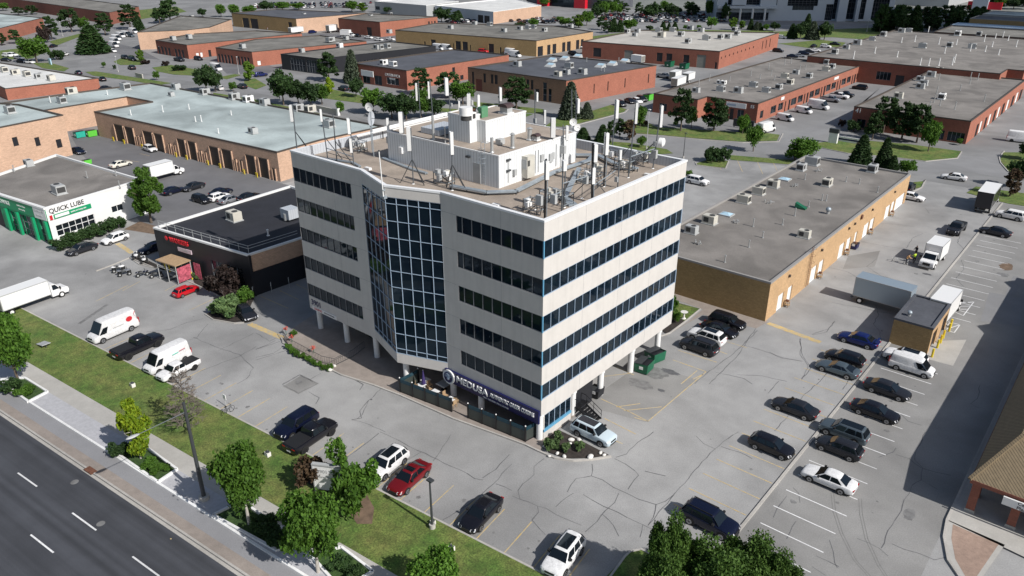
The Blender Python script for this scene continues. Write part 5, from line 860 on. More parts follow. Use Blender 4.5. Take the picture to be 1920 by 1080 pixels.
# shopping mall along the top edge
ml = thing('shopping_mall', 'long grey shopping mall wall with red signs at the top edge', 'shopping mall', (-150, 560, 0)); k = MB(); k.box(-190, 60, 0, 80, 0, 13, 'mgrey'); k.box(75, 84, -3, 0, 0, 9, 'mailw'); k.build('wall', ml); k = MB(); k.box(44, 52, -.6, 0, 5, 12, 'mred'); k.build('sign', ml); k = MB(); k.box(72, 92, -1.5, 0, 0, 4.5, 'mred'); k.build('shopfront', ml)
st2 = thing('red_front_store', 'store with red entrance portals at the top centre', 'shop', (-318, 400, 0)); k = MB(); k.box(-10, 60, 0, 30, 0, 9, 'roofdark'); k.build('wall', st2)
for x in (2, 34): k = MB(); k.box(x, x + 9, -3, 0, 0, 10, 'mred'); k.build('portal', st2)
k = MB(); k.box(11, 34, -.4, 0, .3, 6, 'glass2'); k.build('window', st2)
# strip mall with clay tile hip roof, lower right
sm = thing('tile_roof_plaza', 'brick plaza wing with clay tile hip roof at the lower right corner', 'shop', (33.6, 15, 0)); E0, E1 = 0.1, 26
k = MB(); h0 = 3.55; ax, ay = .15, .4; ZRd = 7.2; rx, ry = 2.35, 5.2
k.face([(ax, ay, h0), (26, ay, h0), (26, ay + ry, ZRd - 1), (ax + rx, ay + ry, ZRd - 1)], 'tile'); k.face([(ax, 60, h0), (ax, ay, h0), (ax + rx, ay + ry, ZRd - 1), (ax + rx, 60, ZRd - 1)], 'tile')
k.bar((ax - .1, ay - .1, h0 + .05), (ax + rx, ay + ry, ZRd - .9), .3, 'tile', .2); k.bar((ax + rx, ay + ry, ZRd - .92), (ax + rx, 60, ZRd - .92), .3, 'tile', .2)
k.face([(ax, ay, h0 - .02), (26, ay, h0 - .02), (26, 60, h0 - .02), (ax, 60, h0 - .02)], 'brown'); k.prism([(ax + rx + .15, ay + ry), (26, ay + ry), (26, 60), (ax + rx + .15, 60)], ZRd - 1.4, ZRd - 1.1, 'gravel'); k.build('roof', sm)
k = MB(); k.box(ax - .03, 26, ay - .03, ay, h0 - .35, h0 + .02, 'rbrick'); k.box(ax - .03, ax, ay, 60, h0 - .35, h0 + .02, 'rbrick')
for y in (3.2, 12, 22, 32, 42): k.box(.35, .95, y, y + .6, 0, h0, 'rbrick')
for x in (.35, 3.4, 9, 15): k.box(x, x + .65, .75, 1.4, .0, h0, 'rbrick'); k.box(x - .06, x + .71, .69, 1.46, 0, .4, 'conc')
k.build('pier', sm); k = MB(); wall(k, (2.9, 60), (2.9, 4.0), 0, h0, 'rbrick', [(8 * i + 2, 8 * i + 7, .2, 2.7) for i in range(6)], .15); wall(k, (2.9, 4.0), (26, 4.0), 0, h0, 'rbrick', [(2.2, 8, .4, 2.6), (10, 15, .4, 2.6)], .15); k.build('wall', sm)
for i in range(6): panel((2.9, 60), (2.9, 4.0), (8 * i + 2, 8 * i + 7, .2, 2.7), .14, 'glass2')[0].build('window', sm)
panel((2.9, 4.0), (26, 4.0), (2.2, 8, .4, 2.6), .14, 'glass2')[0].build('window', sm)
k = MB(); k.box(2.65, 8.6, .1, .25, 2.55, 3.3, 'white'); s5 = k.build('sign', sm); text('Centre for\nPlastic Surgery', .42, 'plastic', s5, (3.7, .09, 2.93), RX, extrude=.005)
# upper storey and gables of the plaza (mostly beyond the frame), which throw the broad shadow over the lot
pz = thing('plaza_main_block', 'taller shaded plaza block behind the clay tile roof', 'shop', (41.5, 22, 0)); k = MB(); k.box(0, 18, 0, 62, 0, 8.6, 'rbrick'); k.build('wall', pz); k = MB()
for y in (34.5, 52): 
    k.mesh([(0, y - 6, 8.6), (0, y + 2, 8.6), (0, y - 2, 10.9), (16, y - 6, 8.6), (16, y + 2, 8.6), (16, y - 2, 10.9)], [(0, 2, 1), (0, 3, 5, 2), (1, 2, 5, 4), (3, 4, 5)], 'tile')
k.build('gable_roof', pz)
pz.location.x = 38.2 + 2.0
# ---------------------------------------------------------------- things on the lower roofs
UN = {}
def proto_ac(kind):
    k = MB(); m = {'b': 'acb', 'g': 'acg', 'w': 'white', 'r': 'rust'}[kind]; t = thing('roof_air_unit', 'x', 'air unit'); k.box(-.85, .85, -.6, .6, .12, 1.15, m); k.box(-.95, .95, -.7, .7, 0, .12, 'acg'); k.box(-.8, .8, -.55, .55, 1.15, 1.2, m); k.build('casing', t)
    k = MB(); k.box(-.855, -.84, -.5, .5, .3, 1.0, 'acd'); k.box(-.6, .1, -.612, -.598, .35, 1.0, 'acd'); k.tube((.3, 0, 1.2), (.3, 0, 1.26), .36, 'acd', 12); k.build('grille', t); return t
ACP = {k_: proto_ac(k_) for k_ in 'bgw'}; used_ = set()
def ac(lst, z, text_, kd='g', s=1.0, grp=None):
    out_ = []
    for q in lst:
        px, py = q[:2]; s_ = q[2] if len(q) > 2 else s; kk = q[3] if len(q) > 3 else kd; s_ = s_ if s_ < 1.2 else 1.1 + (s_ - 1) * .4; P = G(px, py, z); src = ACP[kk]; rz = random.choice((0, math.pi / 2, math.pi, 0.02))
        if kk not in used_: used_.add(kk); index_kids(src); o = src; o.location = P; o.rotation_euler.z = rz; o.scale = (s_,) * 3
        else: o = dup(src, P, rz, sc=s_)
        out_.append(o)
    rank(out_, text_, grp or text_ + ' group'); return out_
def kinds(lst, z, what, grp=None, s=1.0):
    for kk, nm in (('b', 'beige'), ('g', 'grey'), ('w', 'white')):
        l = [q for q in lst if (q[3] if len(q) > 3 else 'g') == kk]
        if l: ac(l, z, '%s air unit %s' % (nm, what), kk, s, '%s air units %s' % (nm, what))
kinds([(1330, 419, 1.15, 'b'), (1394, 380, 1.15, 'b'), (1422, 364, 1.1, 'b'), (1449, 351, 1.1, 'b'), (1550, 348, 1.1, 'b'), (1507, 445, .95, 'b'), (1296, 437, 1.0, 'g'), (1502, 319, 1.1, 'g'), (1522, 309, 1.7, 'g'), (1635, 322, 1.2, 'g')], 5.2, 'on the tan brick warehouse roof')
kinds([(1351, 171, 1.4), (1384, 174, 1.6), (1412, 163, 1.4), (1436, 173, 1.3), (1305, 173, 1.1), (1460, 167, 1.3), (1481, 158, 1.5, 'b'), (1471, 146, 1.3, 'b'), (1492, 139, 1.1), (1517, 146, 1.3), (1548, 133, 1.4, 'b'), (1560, 128, 1.3), (1550, 120, 1.5), (1587, 120, 1.3), (1357, 158, .9, 'w'), (1349, 157, .9, 'w')], 4.9, 'on the roof of the row facing parked vans')
kinds([(1760, 136, 1.5, 'b'), (1745, 144, 1.7, 'g'), (1725, 152, 1.3, 'g'), (1731, 160, 1.4), (1725, 166, 1.4), (1684, 184, 1.4, 'b'), (1765, 186, 1.5, 'w')], 5.2, 'on the flat roof behind the tall pines')
kinds([(1565, 101, 1.8), (1586, 92, 1.5), (1607, 84, 2.2), (1635, 76, 1.5), (1656, 68, 2.2), (1690, 61, 2), (1704, 60, 1.6), (1729, 90, 2), (1780, 88, 1.8), (1822, 91, 2), (1795, 67, 2.5, 'w'), (1835, 67, 1.8)], 6.7, 'on the vast dark plant roof')
kinds([(1176, 62, 1.8), (1195, 61, 1.6), (1190, 68, 1.2), (1235, 60, 2.2), (1240, 70, 2.8, 'b'), (1261, 59, 2), (1277, 68, 2.4), (1324, 75, 2.4), (1290, 81, 2.0), (1351, 73, 2), (1365, 72, 1.8), (1382, 66, 2), (1377, 58, 1.8), (1314, 60, 2), (1294, 56, 2)], 6.1, 'on the pale depot roof')
kinds([(970, 124, 1.6), (1067, 127, 1.8), (1092, 139, 1.8), (1046, 143, 1.3, 'b'), (1062, 139, 1.2)], 6.7, 'on the hall behind the tower')
kinds([(720, 121, 1.6, 'w'), (737, 124, 1.6, 'w')], 5.9, 'on the slate grey winery roof'); kinds([(566, 98, 1.3), (637, 89, 1.8, 'w'), (707, 92, 1.7), (713, 92, 1.7), (726, 90, 1.8)], 5.2, 'on the black showroom roof')
kinds([(845, 54, 1.6), (918, 48, 1.6), (945, 60, 1.6), (975, 56, 1.6), (990, 54, 1.6), (1001, 53, 1.5), (1021, 59, 1.6), (890, 46, 1.5), (1070, 52, 1.5)], 6.0, 'on the ochre workshop roof')
kinds([(135, 176, 2.0, 'b'), (236, 168, 2.2), (331, 167, 1.6), (322, 180, .9), (385, 177, 1.6), (440, 186, 1.8), (466, 191, 1.7, 'w'), (117, 193, 1.6), (497, 197, 1.7), (560, 207, 1.6), (582, 210, 1.8, 'b'), (617, 238, 1.8), (475, 250, 1.1)], 5.8, 'on the blue grey garage row roof')
kinds([(9, 135, 1.9, 'b'), (30, 140, 1.9, 'b'), (51, 143, 1.9, 'b'), (74, 147, 1.6), (97, 151, 1.9, 'b')], 3.2, 'on the bright white roof at left'); kinds([(112, 363, 1.5), (55, 311, 1.0)], 5.9, 'on the oil change garage roof'); kinds([(440, 413, 1.35, 'b')], 5.8, 'on the black shop roof'); kinds([(20, 212, 1.7)], 8.8, 'on the tall peach brick block')
kinds([(343, 38, 1.4), (352, 36, 1.4), (360, 34, 1.4), (325, 75, 1.6), (355, 72, 1.8), (455, 90, 1.6), (617, 78, 1.8), (622, 77, 1.6), (649, 74, 1.2), (570, 30, 1.5), (695, 33, 1.5), (732, 29, 1.5), (730, 62, 1.5)], 5.6, 'on the upper left brick roofs')
def vents(lst, z, text_, h=1.1, r_=.09, m='pipe', cat='vent pipe'):
    o_ = []
    for px, py in lst:
        P = G(px, py, z); k = MB(); hh = h * random.uniform(.8, 1.2); k.tube((0, 0, 0), (0, 0, hh), r_, m, 8); k.tube((0, 0, 0), (0, 0, .08), r_ * 2, m, 8); k.tube((0, 0, hh - .1), (0, 0, hh + .05), r_ * 1.35, m, 8); o_.append(tag(k.build('vent_pipe', loc=P), '', cat))
    rank(o_, text_, text_ + ' row'); return o_
vents([(1359, 492), (1404, 464), (1430, 446), (1412, 425), (1467, 422), (1490, 405), (1516, 388), (1549, 377), (1541, 376), (1586, 341), (1611, 345), (1645, 361), (1509, 337)], 5.2, 'thin vent pipe on the tan brick warehouse roof')
vents([(1310, 160), (1330, 152), (1368, 152), (1408, 142), (1425, 148), (1441, 130), (1446, 141), (1471, 122), (1483, 119), (1510, 130), (1452, 150), (1500, 130)], 4.9, 'thin pipe on the roof of the row facing parked vans', 1.6, .12)
vents([(1742, 205), (1762, 198), (1751, 192), (1800, 170), (1818, 158), (1833, 150), (1820, 145), (1760, 150), (1790, 205), (1735, 212), (1845, 190), (1756, 176)], 5.2, 'thin pipe on the flat roof behind the tall pines', 1.7, .12)
vents([(1725, 122), (1741, 123), (1760, 123), (1785, 122), (1789, 117), (1682, 107), (1690, 80), (1715, 78), (1760, 83), (1771, 100), (1793, 84), (1845, 78), (1847, 97), (1872, 103), (1860, 88), (1890, 76), (1905, 88), (1866, 72), (1880, 70), (1819, 96), (1740, 62), (1600, 110), (1640, 100)], 6.7, 'thin white pipe on the vast dark plant roof', 2.2, .16, 'white')
vents([(27, 322), (164, 334), (225, 352), (218, 330)], 5.9, 'vent pipe on the oil change garage roof'); vents([(95, 192), (121, 186), (202, 178), (306, 210), (355, 205), (367, 228), (378, 228), (246, 216), (434, 216), (410, 250)], 5.8, 'thin pipe on the blue grey garage row roof', 1.3, .1, 'white'); vents([(503, 442)], 5.8, 'white vent pipe on the black shop roof', 1.0, .12, 'white'); vents([(1100, 116), (1127, 133), (1133, 134), (1160, 118)], 6.7, 'thin pipe on the hall roof behind the tower', 1.5, .1)
for px, py, l in ((1471, 337, 'blue plastic skylight on the tan warehouse roof, farther one'), (1362, 403, 'blue white skylight on the tan warehouse roof, nearer one')):
    P = G(px, py, 5.2); k = MB(); k.box(-1.0, 1.0, -.9, .9, 0, .2, 'acg'); k.mesh([(-.85, -.75, .2), (.85, -.75, .2), (.85, .75, .2), (-.85, .75, .2), (-.3, -.2, .42), (.3, -.2, .42), (.3, .2, .42), (-.3, .2, .42)], [(4, 5, 6, 7), (0, 1, 5, 4), (1, 2, 6, 5), (2, 3, 7, 6), (3, 0, 4, 7)], 'skyl'); tag(k.build('skylight', loc=P), l, 'skylight')
sk = []
for px, py in ((1034, 115), (1031, 125), (1058, 112), (1082, 108), (1125, 126), (1147, 122), (1170, 117)):
    P = G(px, py, 6.7); k = MB(); k.mesh([(-1.5, -1.3, 0), (1.5, -1.3, 0), (1.5, 1.3, 0), (-1.5, 1.3, 0), (-1.3, -1.1, .25), (1.3, -1.1, .25), (1.3, 1.1, 1.1), (-1.3, 1.1, 1.1)], [(4, 5, 6, 7), (0, 1, 5, 4), (1, 2, 6, 5), (2, 3, 7, 6), (3, 0, 4, 7)], 'acg'); k.mesh([(-1.1, -.9, .3), (1.1, -.9, .3), (1.1, .95, 1.08), (-1.1, .95, 1.08)], [(0, 1, 2, 3)], 'skyl'); sk.append(tag(k.build('skylight', loc=P), '', 'skylight'))
rank(sk, 'tilted square skylight on the dark hall roof', 'tilted skylights on the dark hall roof')
mf = []
for px, py in ((1307, 457), (1379, 417), (1439, 381), (1491, 350), (1536, 322)):
    P = G(px, py, 5.2); k = MB()
    for i in range(5): x, y = random.uniform(-.6, .6), random.uniform(-.5, .5); k.tube((x, y, 0), (x, y, random.uniform(.3, .6)), .09, 'pipe', 8); k.tube((x, y, .25), (x + random.uniform(-.5, .5), y + random.uniform(-.4, .4), .25), .06, 'pipe', 6)
    mf.append(tag(k.build('gas_manifold', loc=P), '', 'pipes'))
rank(mf, 'small pipe cluster on the tan warehouse roof', 'pipe clusters on the tan warehouse roof')
k = MB(); P = G(1552, 401, 5.2); k.tube((0, 0, 0), (0, 0, .5), .25, 'pipe', 10); k.ball((0, 0, .75), .42, .42, .38, 'steel', 14, 8); tag(k.build('turbine_ventilator', loc=P), 'round metal turbine ventilator on the tan warehouse roof', 'ventilator')
k = MB(); P = G(1502, 391, 5.2); k.box(-.7, .8, -.5, .5, 0, .25, 'dgreen'); k.mesh([(-.9, -.5, .25), (.8, -.5, .25), (.8, .5, .25), (-.9, .5, .25), (-.9, -.4, .9), (.1, -.4, .5), (.1, .4, .5), (-.9, .4, .9)], [(4, 5, 6, 7), (0, 1, 5, 4), (1, 2, 6, 5), (2, 3, 7, 6), (3, 0, 4, 7)], 'dgreen'); tag(k.build('green_roof_hood'), 'dark green metal hood on the tan warehouse roof', 'ventilator'); COL.objects['green_roof_hood'].location = P
k = MB(); P = G(1715.5 - 11, 592, 3.25); k.tube((0, 0, 0), (0, 0, .3), .2, 'pipe', 10); k.ball((0, 0, .45), .3, .3, .26, 'steel', 12, 8); tag(k.build('turbine_ventilator', loc=P), 'small round ventilator on the brick shed roof', 'ventilator')
k = MB(); P = G(546, 412, 5.8); k.box(-1.1, 1.0, -1.0, 1.0, .4, 1.9, 'clady'); k.tube((0, -.9, .2), (0, -.9, 1.2), .3, 'pipe', 10); tag(k.build('exhaust_housing', loc=P), 'pale metal exhaust housing beside the tower on the black roof', 'roof unit')

# a real cloud high up and out of view, whose shadow lies over the far right of the district
random.seed(2); k = MB(); dx_ = 520 / math.tan(R(SUN_EL))
for i in range(60): x, y = random.uniform(-170, 330), random.uniform(352, 900); k.ball((x + dx_, y, 520 + random.uniform(-10, 25)), random.uniform(28, 60), random.uniform(22, 48), random.uniform(16, 30), 'cloudw', 10, 6)
for i in range(14): x = -165 + 38 * i; k.ball((x + dx_, 372 + random.uniform(-8, 8), 520), 30, 20, 16, 'cloudw', 10, 6)
o = k.build('cloud'); o['kind'] = 'structure'

for px, py, w_, l in ((1420, 187, 2.2, 'small white wall sign near the corner of the long red brick row'), (1568, 148, 4.0, 'pale wall lettering board at the far end of the long red brick row')):
    y_ = 145.3 + along((-42.4, 145.3), (-42.4, 228.5), 4.2, px + (47 if px < 1500 else 0)); k = MB(); k.box(0, .12, -w_ / 2, w_ / 2, -.4, .4, 'white'); tag(k.build('wall_sign', loc=(-42.38, y_, 4.1)), l, 'sign')
# ---------------------------------------------------------------- vehicles (front along +X, origin on the ground under the middle)
VT = dict(  # L W H, wheelbase, wheel radius, shoulder stations (x 0..1 from nose, width factor, z), glasshouse (base front, base rear, roof front, roof rear, base w, roof w), side panes, ground clearance
 sedan=dict(L=4.75, W=1.84, H=1.45, wb=2.75, r=.33, st=[(0, .70, .50), (.02, .84, .64), (.06, .93, .72), (.15, .985, .80), (.27, 1, .88), (.5, 1, .92), (.75, 1, .95), (.88, .97, .96), (.965, .90, .92), (1, .78, .70)], gh=(.265, .87, .43, .70, .90, .66), panes=[(.08, .46), (.49, .86)], rear=1),
 coupe=dict(L=4.75, W=1.9, H=1.34, wb=2.75, r=.34, st=[(0, .70, .48), (.02, .84, .60), (.06, .93, .68), (.15, .985, .80), (.30, .99, .86), (.5, .98, .88), (.75, 1, .95), (.88, .98, .95), (.965, .90, .90), (1, .78, .68)], gh=(.30, .90, .46, .68, .88, .62), panes=[(.08, .55), (.58, .80)], rear=1),
 hatch=dict(L=4.25, W=1.78, H=1.50, wb=2.62, r=.32, st=[(0, .72, .52), (.02, .86, .68), (.07, .94, .78), (.16, .985, .88), (.27, 1, .94), (.5, 1, .96), (.8, 1, 1.0), (.93, .96, 1.0), (.985, .90, .95), (1, .82, .75)], gh=(.25, .965, .42, .86, .92, .68), panes=[(.08, .42), (.45, .76), (.79, .92)], rear=1),
 suv=dict(L=4.65, W=1.88, H=1.68, wb=2.72, r=.36, st=[(0, .74, .60), (.02, .88, .82), (.06, .95, .93), (.16, .99, 1.0), (.27, 1, 1.05), (.5, 1, 1.06), (.8, 1, 1.09), (.94, .97, 1.08), (.985, .92, 1.02), (1, .85, .80)], gh=(.255, .975, .39, .90, .93, .72), panes=[(.07, .38), (.41, .70), (.73, .92)], rear=1),
 pickup=dict(L=5.75, W=1.98, H=1.86, wb=3.55, r=.40, st=[(0, .78, .72), (.015, .90, 1.0), (.05, .96, 1.1), (.14, .99, 1.14), (.25, 1, 1.18), (.45, 1, 1.18), (.62, 1, 1.19), (.85, 1, 1.2), (.975, .99, 1.2), (1, .97, 1.16)], gh=(.24, .60, .34, .565, .92, .74), panes=[(.08, .50), (.54, .94)], rear=1, bed=(.615, .975)),
 van=dict(L=5.95, W=2.06, H=2.62, wb=3.75, r=.36, st=[(0, .76, .62), (.015, .88, .92), (.05, .94, 1.05), (.12, .98, 1.18), (.2, 1, 1.22), (.5, 1, 1.22), (.8, 1, 1.22), (.95, 1, 1.22), (.99, .98, 1.2), (1, .95, 1.0)], gh=(.105, .998, .245, .985, .985, .86), panes=[(.05, .19)], rear=0),
 minivan=dict(L=4.7, W=1.74, H=1.88, wb=2.92, r=.32, st=[(0, .74, .55), (.02, .87, .80), (.06, .94, .92), (.13, .98, 1.0), (.2, 1, 1.03), (.5, 1, 1.03), (.8, 1, 1.03), (.95, 1, 1.03), (.99, .97, 1.0), (1, .94, .85)], gh=(.13, .995, .28, .975, .96, .82), panes=[(.05, .24)], rear=0))
GP = mat('car_shadow_gap', (.01, .01, .01), .9)
def subdiv(V, F):
    me = bpy.data.meshes.new('tmp'); me.from_pydata([tuple(v) for v in V], [], F); o = bpy.data.objects.new('tmp', me); COL.objects.link(o); md = o.modifiers.new('s', 'SUBSURF'); md.levels = 1; bpy.context.view_layer.update(); ev = o.evaluated_get(bpy.context.evaluated_depsgraph_get()); m2 = ev.to_mesh(); V2 = [tuple(v.co) for v in m2.vertices]; F2 = [tuple(p.vertices) for p in m2.polygons]; ev.to_mesh_clear(); bpy.data.objects.remove(o); bpy.data.meshes.remove(me); return V2, F2
def car_mesh(kind):
    """returns dict part name -> list of MB (paint is slot 'PAINT')"""
    v = VT[kind]; L, W_, H, wb, r_ = v['L'], v['W'] / 2, v['H'], v['wb'], v['r']; zb = .20 if kind not in ('pickup',) else .38; b = MB(); PM = PAINT['white']
    rings = []
    X = lambda f: L / 2 - f * L
    for f, wf, z in v['st']:
        w_ = W_ * wf; e = .12 if f in (0, 1) else 0; zz = zb + (.12 if f in (0, 1) else 0)
        half = [(w_ * .86, zz), (w_ * .985, zz + .14), (w_, zz + (z - zz) * .55), (w_ * .985, z - .06), (w_ * .93, z), (w_ * .55, z + .035), (0, z + .05)]
        rings.append([(X(f), y, z_) for y, z_ in half] + [(X(f), -y, z_) for y, z_ in half[-2::-1]])
    n = len(rings[0]); V = [p for r in rings for p in r]
    F = [(i * n + j, i * n + j + 1, (i + 1) * n + j + 1, (i + 1) * n + j) for i in range(len(rings) - 1) for j in range(n - 1)]
    F += [(i * n + n - 1, i * n, (i + 1) * n, (i + 1) * n + n - 1) for i in range(len(rings) - 1)]; F += [tuple(range(n - 1, -1, -1)), tuple(range((len(rings) - 1) * n, len(rings) * n))]
    V, F = subdiv(V, F); b.mesh(V, F, PM, True)
    zs = lambda f: next(s[2] + (t[2] - s[2]) * (f - s[0]) / (t[0] - s[0]) for s, t in zip(v['st'], v['st'][1:]) if s[0] <= f <= t[0])
    fb, rb, ft, rt, wb0, wt0 = v['gh']; w0, w2 = W_ * wb0, W_ * wt0; z0f, z0r = zs(fb) - .02, zs(min(rb, .99)) - .03; z2 = H - .07
    def P(s, vv, side): # s 0..1 front to rear on the side face, vv height fraction
        x = X(fb + (ft - fb) * vv) * (1 - s) + X(rb + (rt - rb) * vv) * s; z = (z0f * (1 - s) + z0r * s) * (1 - vv) + z2 * vv; return (x, side * (w0 + (w2 - w0) * vv), z)
    def ring(vv, ins=0, zadd=0):
        f_, r2 = X(fb + (ft - fb) * vv) - ins, X(rb + (rt - rb) * vv) + ins; w_ = w0 + (w2 - w0) * vv - ins; zf, zr = z0f * (1 - vv) + z2 * vv + zadd, z0r * (1 - vv) + z2 * vv + zadd; c_ = .09
        return [(f_, w_ * .8, zf), (f_ - c_, w_, zf), (r2 + c_, w_, zr), (r2, w_ * .8, zr), (r2, -w_ * .8, zr), (r2 + c_, -w_, zr), (f_ - c_, -w_, zf), (f_, -w_ * .8, zf)]
    Rg = [ring(0), ring(.5), ring(1), ring(1, .10, .05), ring(1, .35, .07)]; V = [p for r in Rg for p in r]
    F = [(i * 8 + (j + 1) % 8, i * 8 + j, (i + 1) * 8 + j, (i + 1) * 8 + (j + 1) % 8) for i in range(4) for j in range(8)] + [tuple(range(39, 31, -1))]
    V, F = subdiv(V, F); b.mesh(V, F, PM, True)
    wx = [wb / 2 + (.05 if kind != 'van' else .1), -wb / 2 + (.05 if kind != 'van' else .1)]
    for x in wx:
        for s in (1, -1):
            Q = [(x + r_ * 1.17 * math.cos(t), s * (W_ + .006), r_ + r_ * 1.17 * math.sin(t)) for t in (math.pi * (-.12 + 1.24 * i / 14) for i in range(15))]
            b.mesh(Q, [tuple(range(15)) if s > 0 else tuple(range(14, -1, -1))], 'plastic'); 
    b.box(-L * .44, L * .44, -W_ * .8, W_ * .8, zb - .06, zb + .02, 'plastic')
    parts = {'body': [b]}
    def quad(nm, pts, m, off=.012, both=False):
        q = MB(); a, bb, c, d = [Vector(p) for p in pts]; nn = (c - a).cross(d - bb).normalized(); 
        if nn.dot((a + bb + c + d) / 4 - Vector((0, 0, .5))) < 0: nn = -nn; a, bb, c, d = d, c, bb, a
        ts = [p + nn * off for p in (a, bb, c, d)]; q.face(ts, m)
        for i in range(4): q.face([(a, bb, c, d)[i] - nn * .02, (a, bb, c, d)[(i + 1) % 4] - nn * .02, ts[(i + 1) % 4], ts[i]], m)
        parts.setdefault(nm, []).append(q)
    f0, f1 = P(0, .06, 1), P(0, .93, 1); quad('windshield', [(f0[0] + .0, f0[1] * .90, f0[2]), (f0[0], -f0[1] * .90, f0[2]), (f1[0], -f1[1] * .92, f1[2]), (f1[0], f1[1] * .92, f1[2])], 'cglass')
    if v['rear'] or kind == 'minivan':
        vv = .10 if v['rear'] else .3; g0, g1 = P(1, vv, 1), P(1, .88, 1); quad('rear_window', [(g0[0], -g0[1] * .86, g0[2]), (g0[0], g0[1] * .86, g0[2]), (g1[0], g1[1] * .88, g1[2]), (g1[0], -g1[1] * .88, g1[2])], 'cglass')
    for s in (1, -1):
        for a_, c_ in v['panes']:
            vt = .9 if v['rear'] else (.52 if kind == 'van' else .8); vb = .1 if v['rear'] else .0
            sa, sc = (a_, c_) if v['rear'] else (a_ * .6, c_); qq = [P(a_ if v['rear'] else .02, vb + .02, s), P(c_, vb, s), P(c_ * (1 if v['rear'] else 1), vt, s), P(a_ + (.02 if v['rear'] else .015), vt, s)]
            quad('side_window', qq, 'cglass')
    fz = v['st'][1][2]
    for s in (1, -1):
        x0, y0 = X(.012), s * W_ * .66; q = MB(); q.mesh([(X(.003), s * W_ * .46, fz - .16), (X(.035), s * W_ * .905, fz - .13), (X(.06), s * W_ * .925, fz + .02), (X(.02), s * W_ * .5, fz - .01), (X(.0) + .012, s * W_ * .48, fz - .15), (X(.03) + .02, s * W_ * .93, fz - .13), (X(.06) + .01, s * W_ * .955, fz + .03), (X(.02) + .012, s * W_ * .5, fz + .02)], [(4, 5, 6, 7), (0, 1, 5, 4), (1, 2, 6, 5), (2, 3, 7, 6), (3, 0, 4, 7)], 'lamp'); parts.setdefault('headlight', []).append(q)
        rz = v['st'][-2][2]; q = MB(); 
        if v['rear']: q.box(X(1) - .0, X(.972), min(s * W_ * .50, s * W_ * .82), max(s * W_ * .50, s * W_ * .82), rz - .21, rz - .11, 'tail')
        else: q.box(X(1) - .012, X(.985), min(s * W_ * .86, s * W_ * .97), max(s * W_ * .86, s * W_ * .97), .8, 1.5, 'tail')
        parts.setdefault('taillight', []).append(q)
        q = MB(); mx, mz = P(.1, .1, 1)[0] - .05, P(.1, .05, 1)[2] + .06; q.box(mx - .1, mx + .08, min(s * (w0 - .02), s * (w0 + .2)), max(s * (w0 - .02), s * (w0 + .2)), mz, mz + .16, 'plastic'); parts.setdefault('side_mirror', []).append(q)
    q = MB(); q.box(X(0) - .04, X(0) + .014, -W_ * .44, W_ * .44, fz - .2, fz - .06, 'plastic'); q.box(X(0) - .06, X(0) + .012, -W_ * .5, W_ * .5, zb + .12, zb + .26, 'plastic'); parts['grille'] = [q]
    q = MB(); q.box(X(1) - .018, X(1), -.26, .26, .62, .74, 'plate'); parts['number_plate'] = [q]
    if 'bed' in v:
        q = MB(); a_, c_ = X(v['bed'][0]), X(v['bed'][1]); zz = 1.245; q.box(c_, a_, -W_ * .86, W_ * .86, zz - .04, zz + .012, 'plastic'); parts['bed_cover'] = [q]
    for x in wx:
        for s in (1, -1):
            q = MB(); q.tube((0, 0, 0), (0, s * .20, 0), r_, 'tyre', 18); rm = MB(); rm.tube((0, s * .195, 0), (0, s * .212, 0), r_ * .66, 'rim' if kind != 'pickup' else 'rimd', 14); rm.tube((0, s * .20, 0), (0, s * .222, 0), r_ * .2, 'rimd', 8)
            for i in range(5): t = 2 * math.pi * i / 5; rm.bar((math.cos(t + .63) * r_ * .2, s * .214, math.sin(t + .63) * r_ * .2), (math.cos(t + .63) * r_ * .56, s * .214, math.sin(t + .63) * r_ * .56), .07, 'rimd', .01)
            parts.setdefault('wheel', []).append((q, rm, (x, s * (W_ - .19), r_)))
    return parts
def paintable(o, m, idx=0):
    o.material_slots[idx].link = 'OBJECT'; o.material_slots[idx].material = m
CP = {}; CS = {}
def recolor(root, m, extra=None):
    for ch in KIDS.get(root.name, []) or [o for o in COL.objects if o.parent == root]:
        pass
def car_proto(kind):
    if kind in CP: return CP[kind]
    pr = car_mesh(kind); d = []
    for nm, ms in pr.items():
        for q in ms:
            if nm == 'wheel': d.append((nm, q[0].data('wheel'), q[2], q[1].data('rim')))
            else: d.append((nm, q.data(nm), None, None))
    CP[kind] = d
    s = MB()
    for nm, ms in pr.items():
        for q in ms:
            if nm in ('grille', 'number_plate', 'side_mirror'): continue
            qq, off = (q[0], Vector(q[2])) if nm == 'wheel' else (q, Vector((0, 0, 0))); base = len(s.v); s.v += [tuple(Vector(p) + off) for p in qq.v]
            for f, m, sm in zip(qq.f, qq.m, qq.sm): s.f.append(tuple(base + i for i in f)); s.m.append(s.mi(qq.mats[m])); s.sm.append(sm)
    CS[kind] = s.data(kind + '_small'); return CP[kind]
CATN = dict(sedan='car', coupe='car', hatch='car', suv='SUV', pickup='pickup truck', van='van', minivan='van')
NMN = dict(sedan='parked_car', coupe='parked_car', hatch='parked_car', suv='parked_suv', pickup='pickup_truck', van='cargo_van', minivan='small_van')
CARS = []
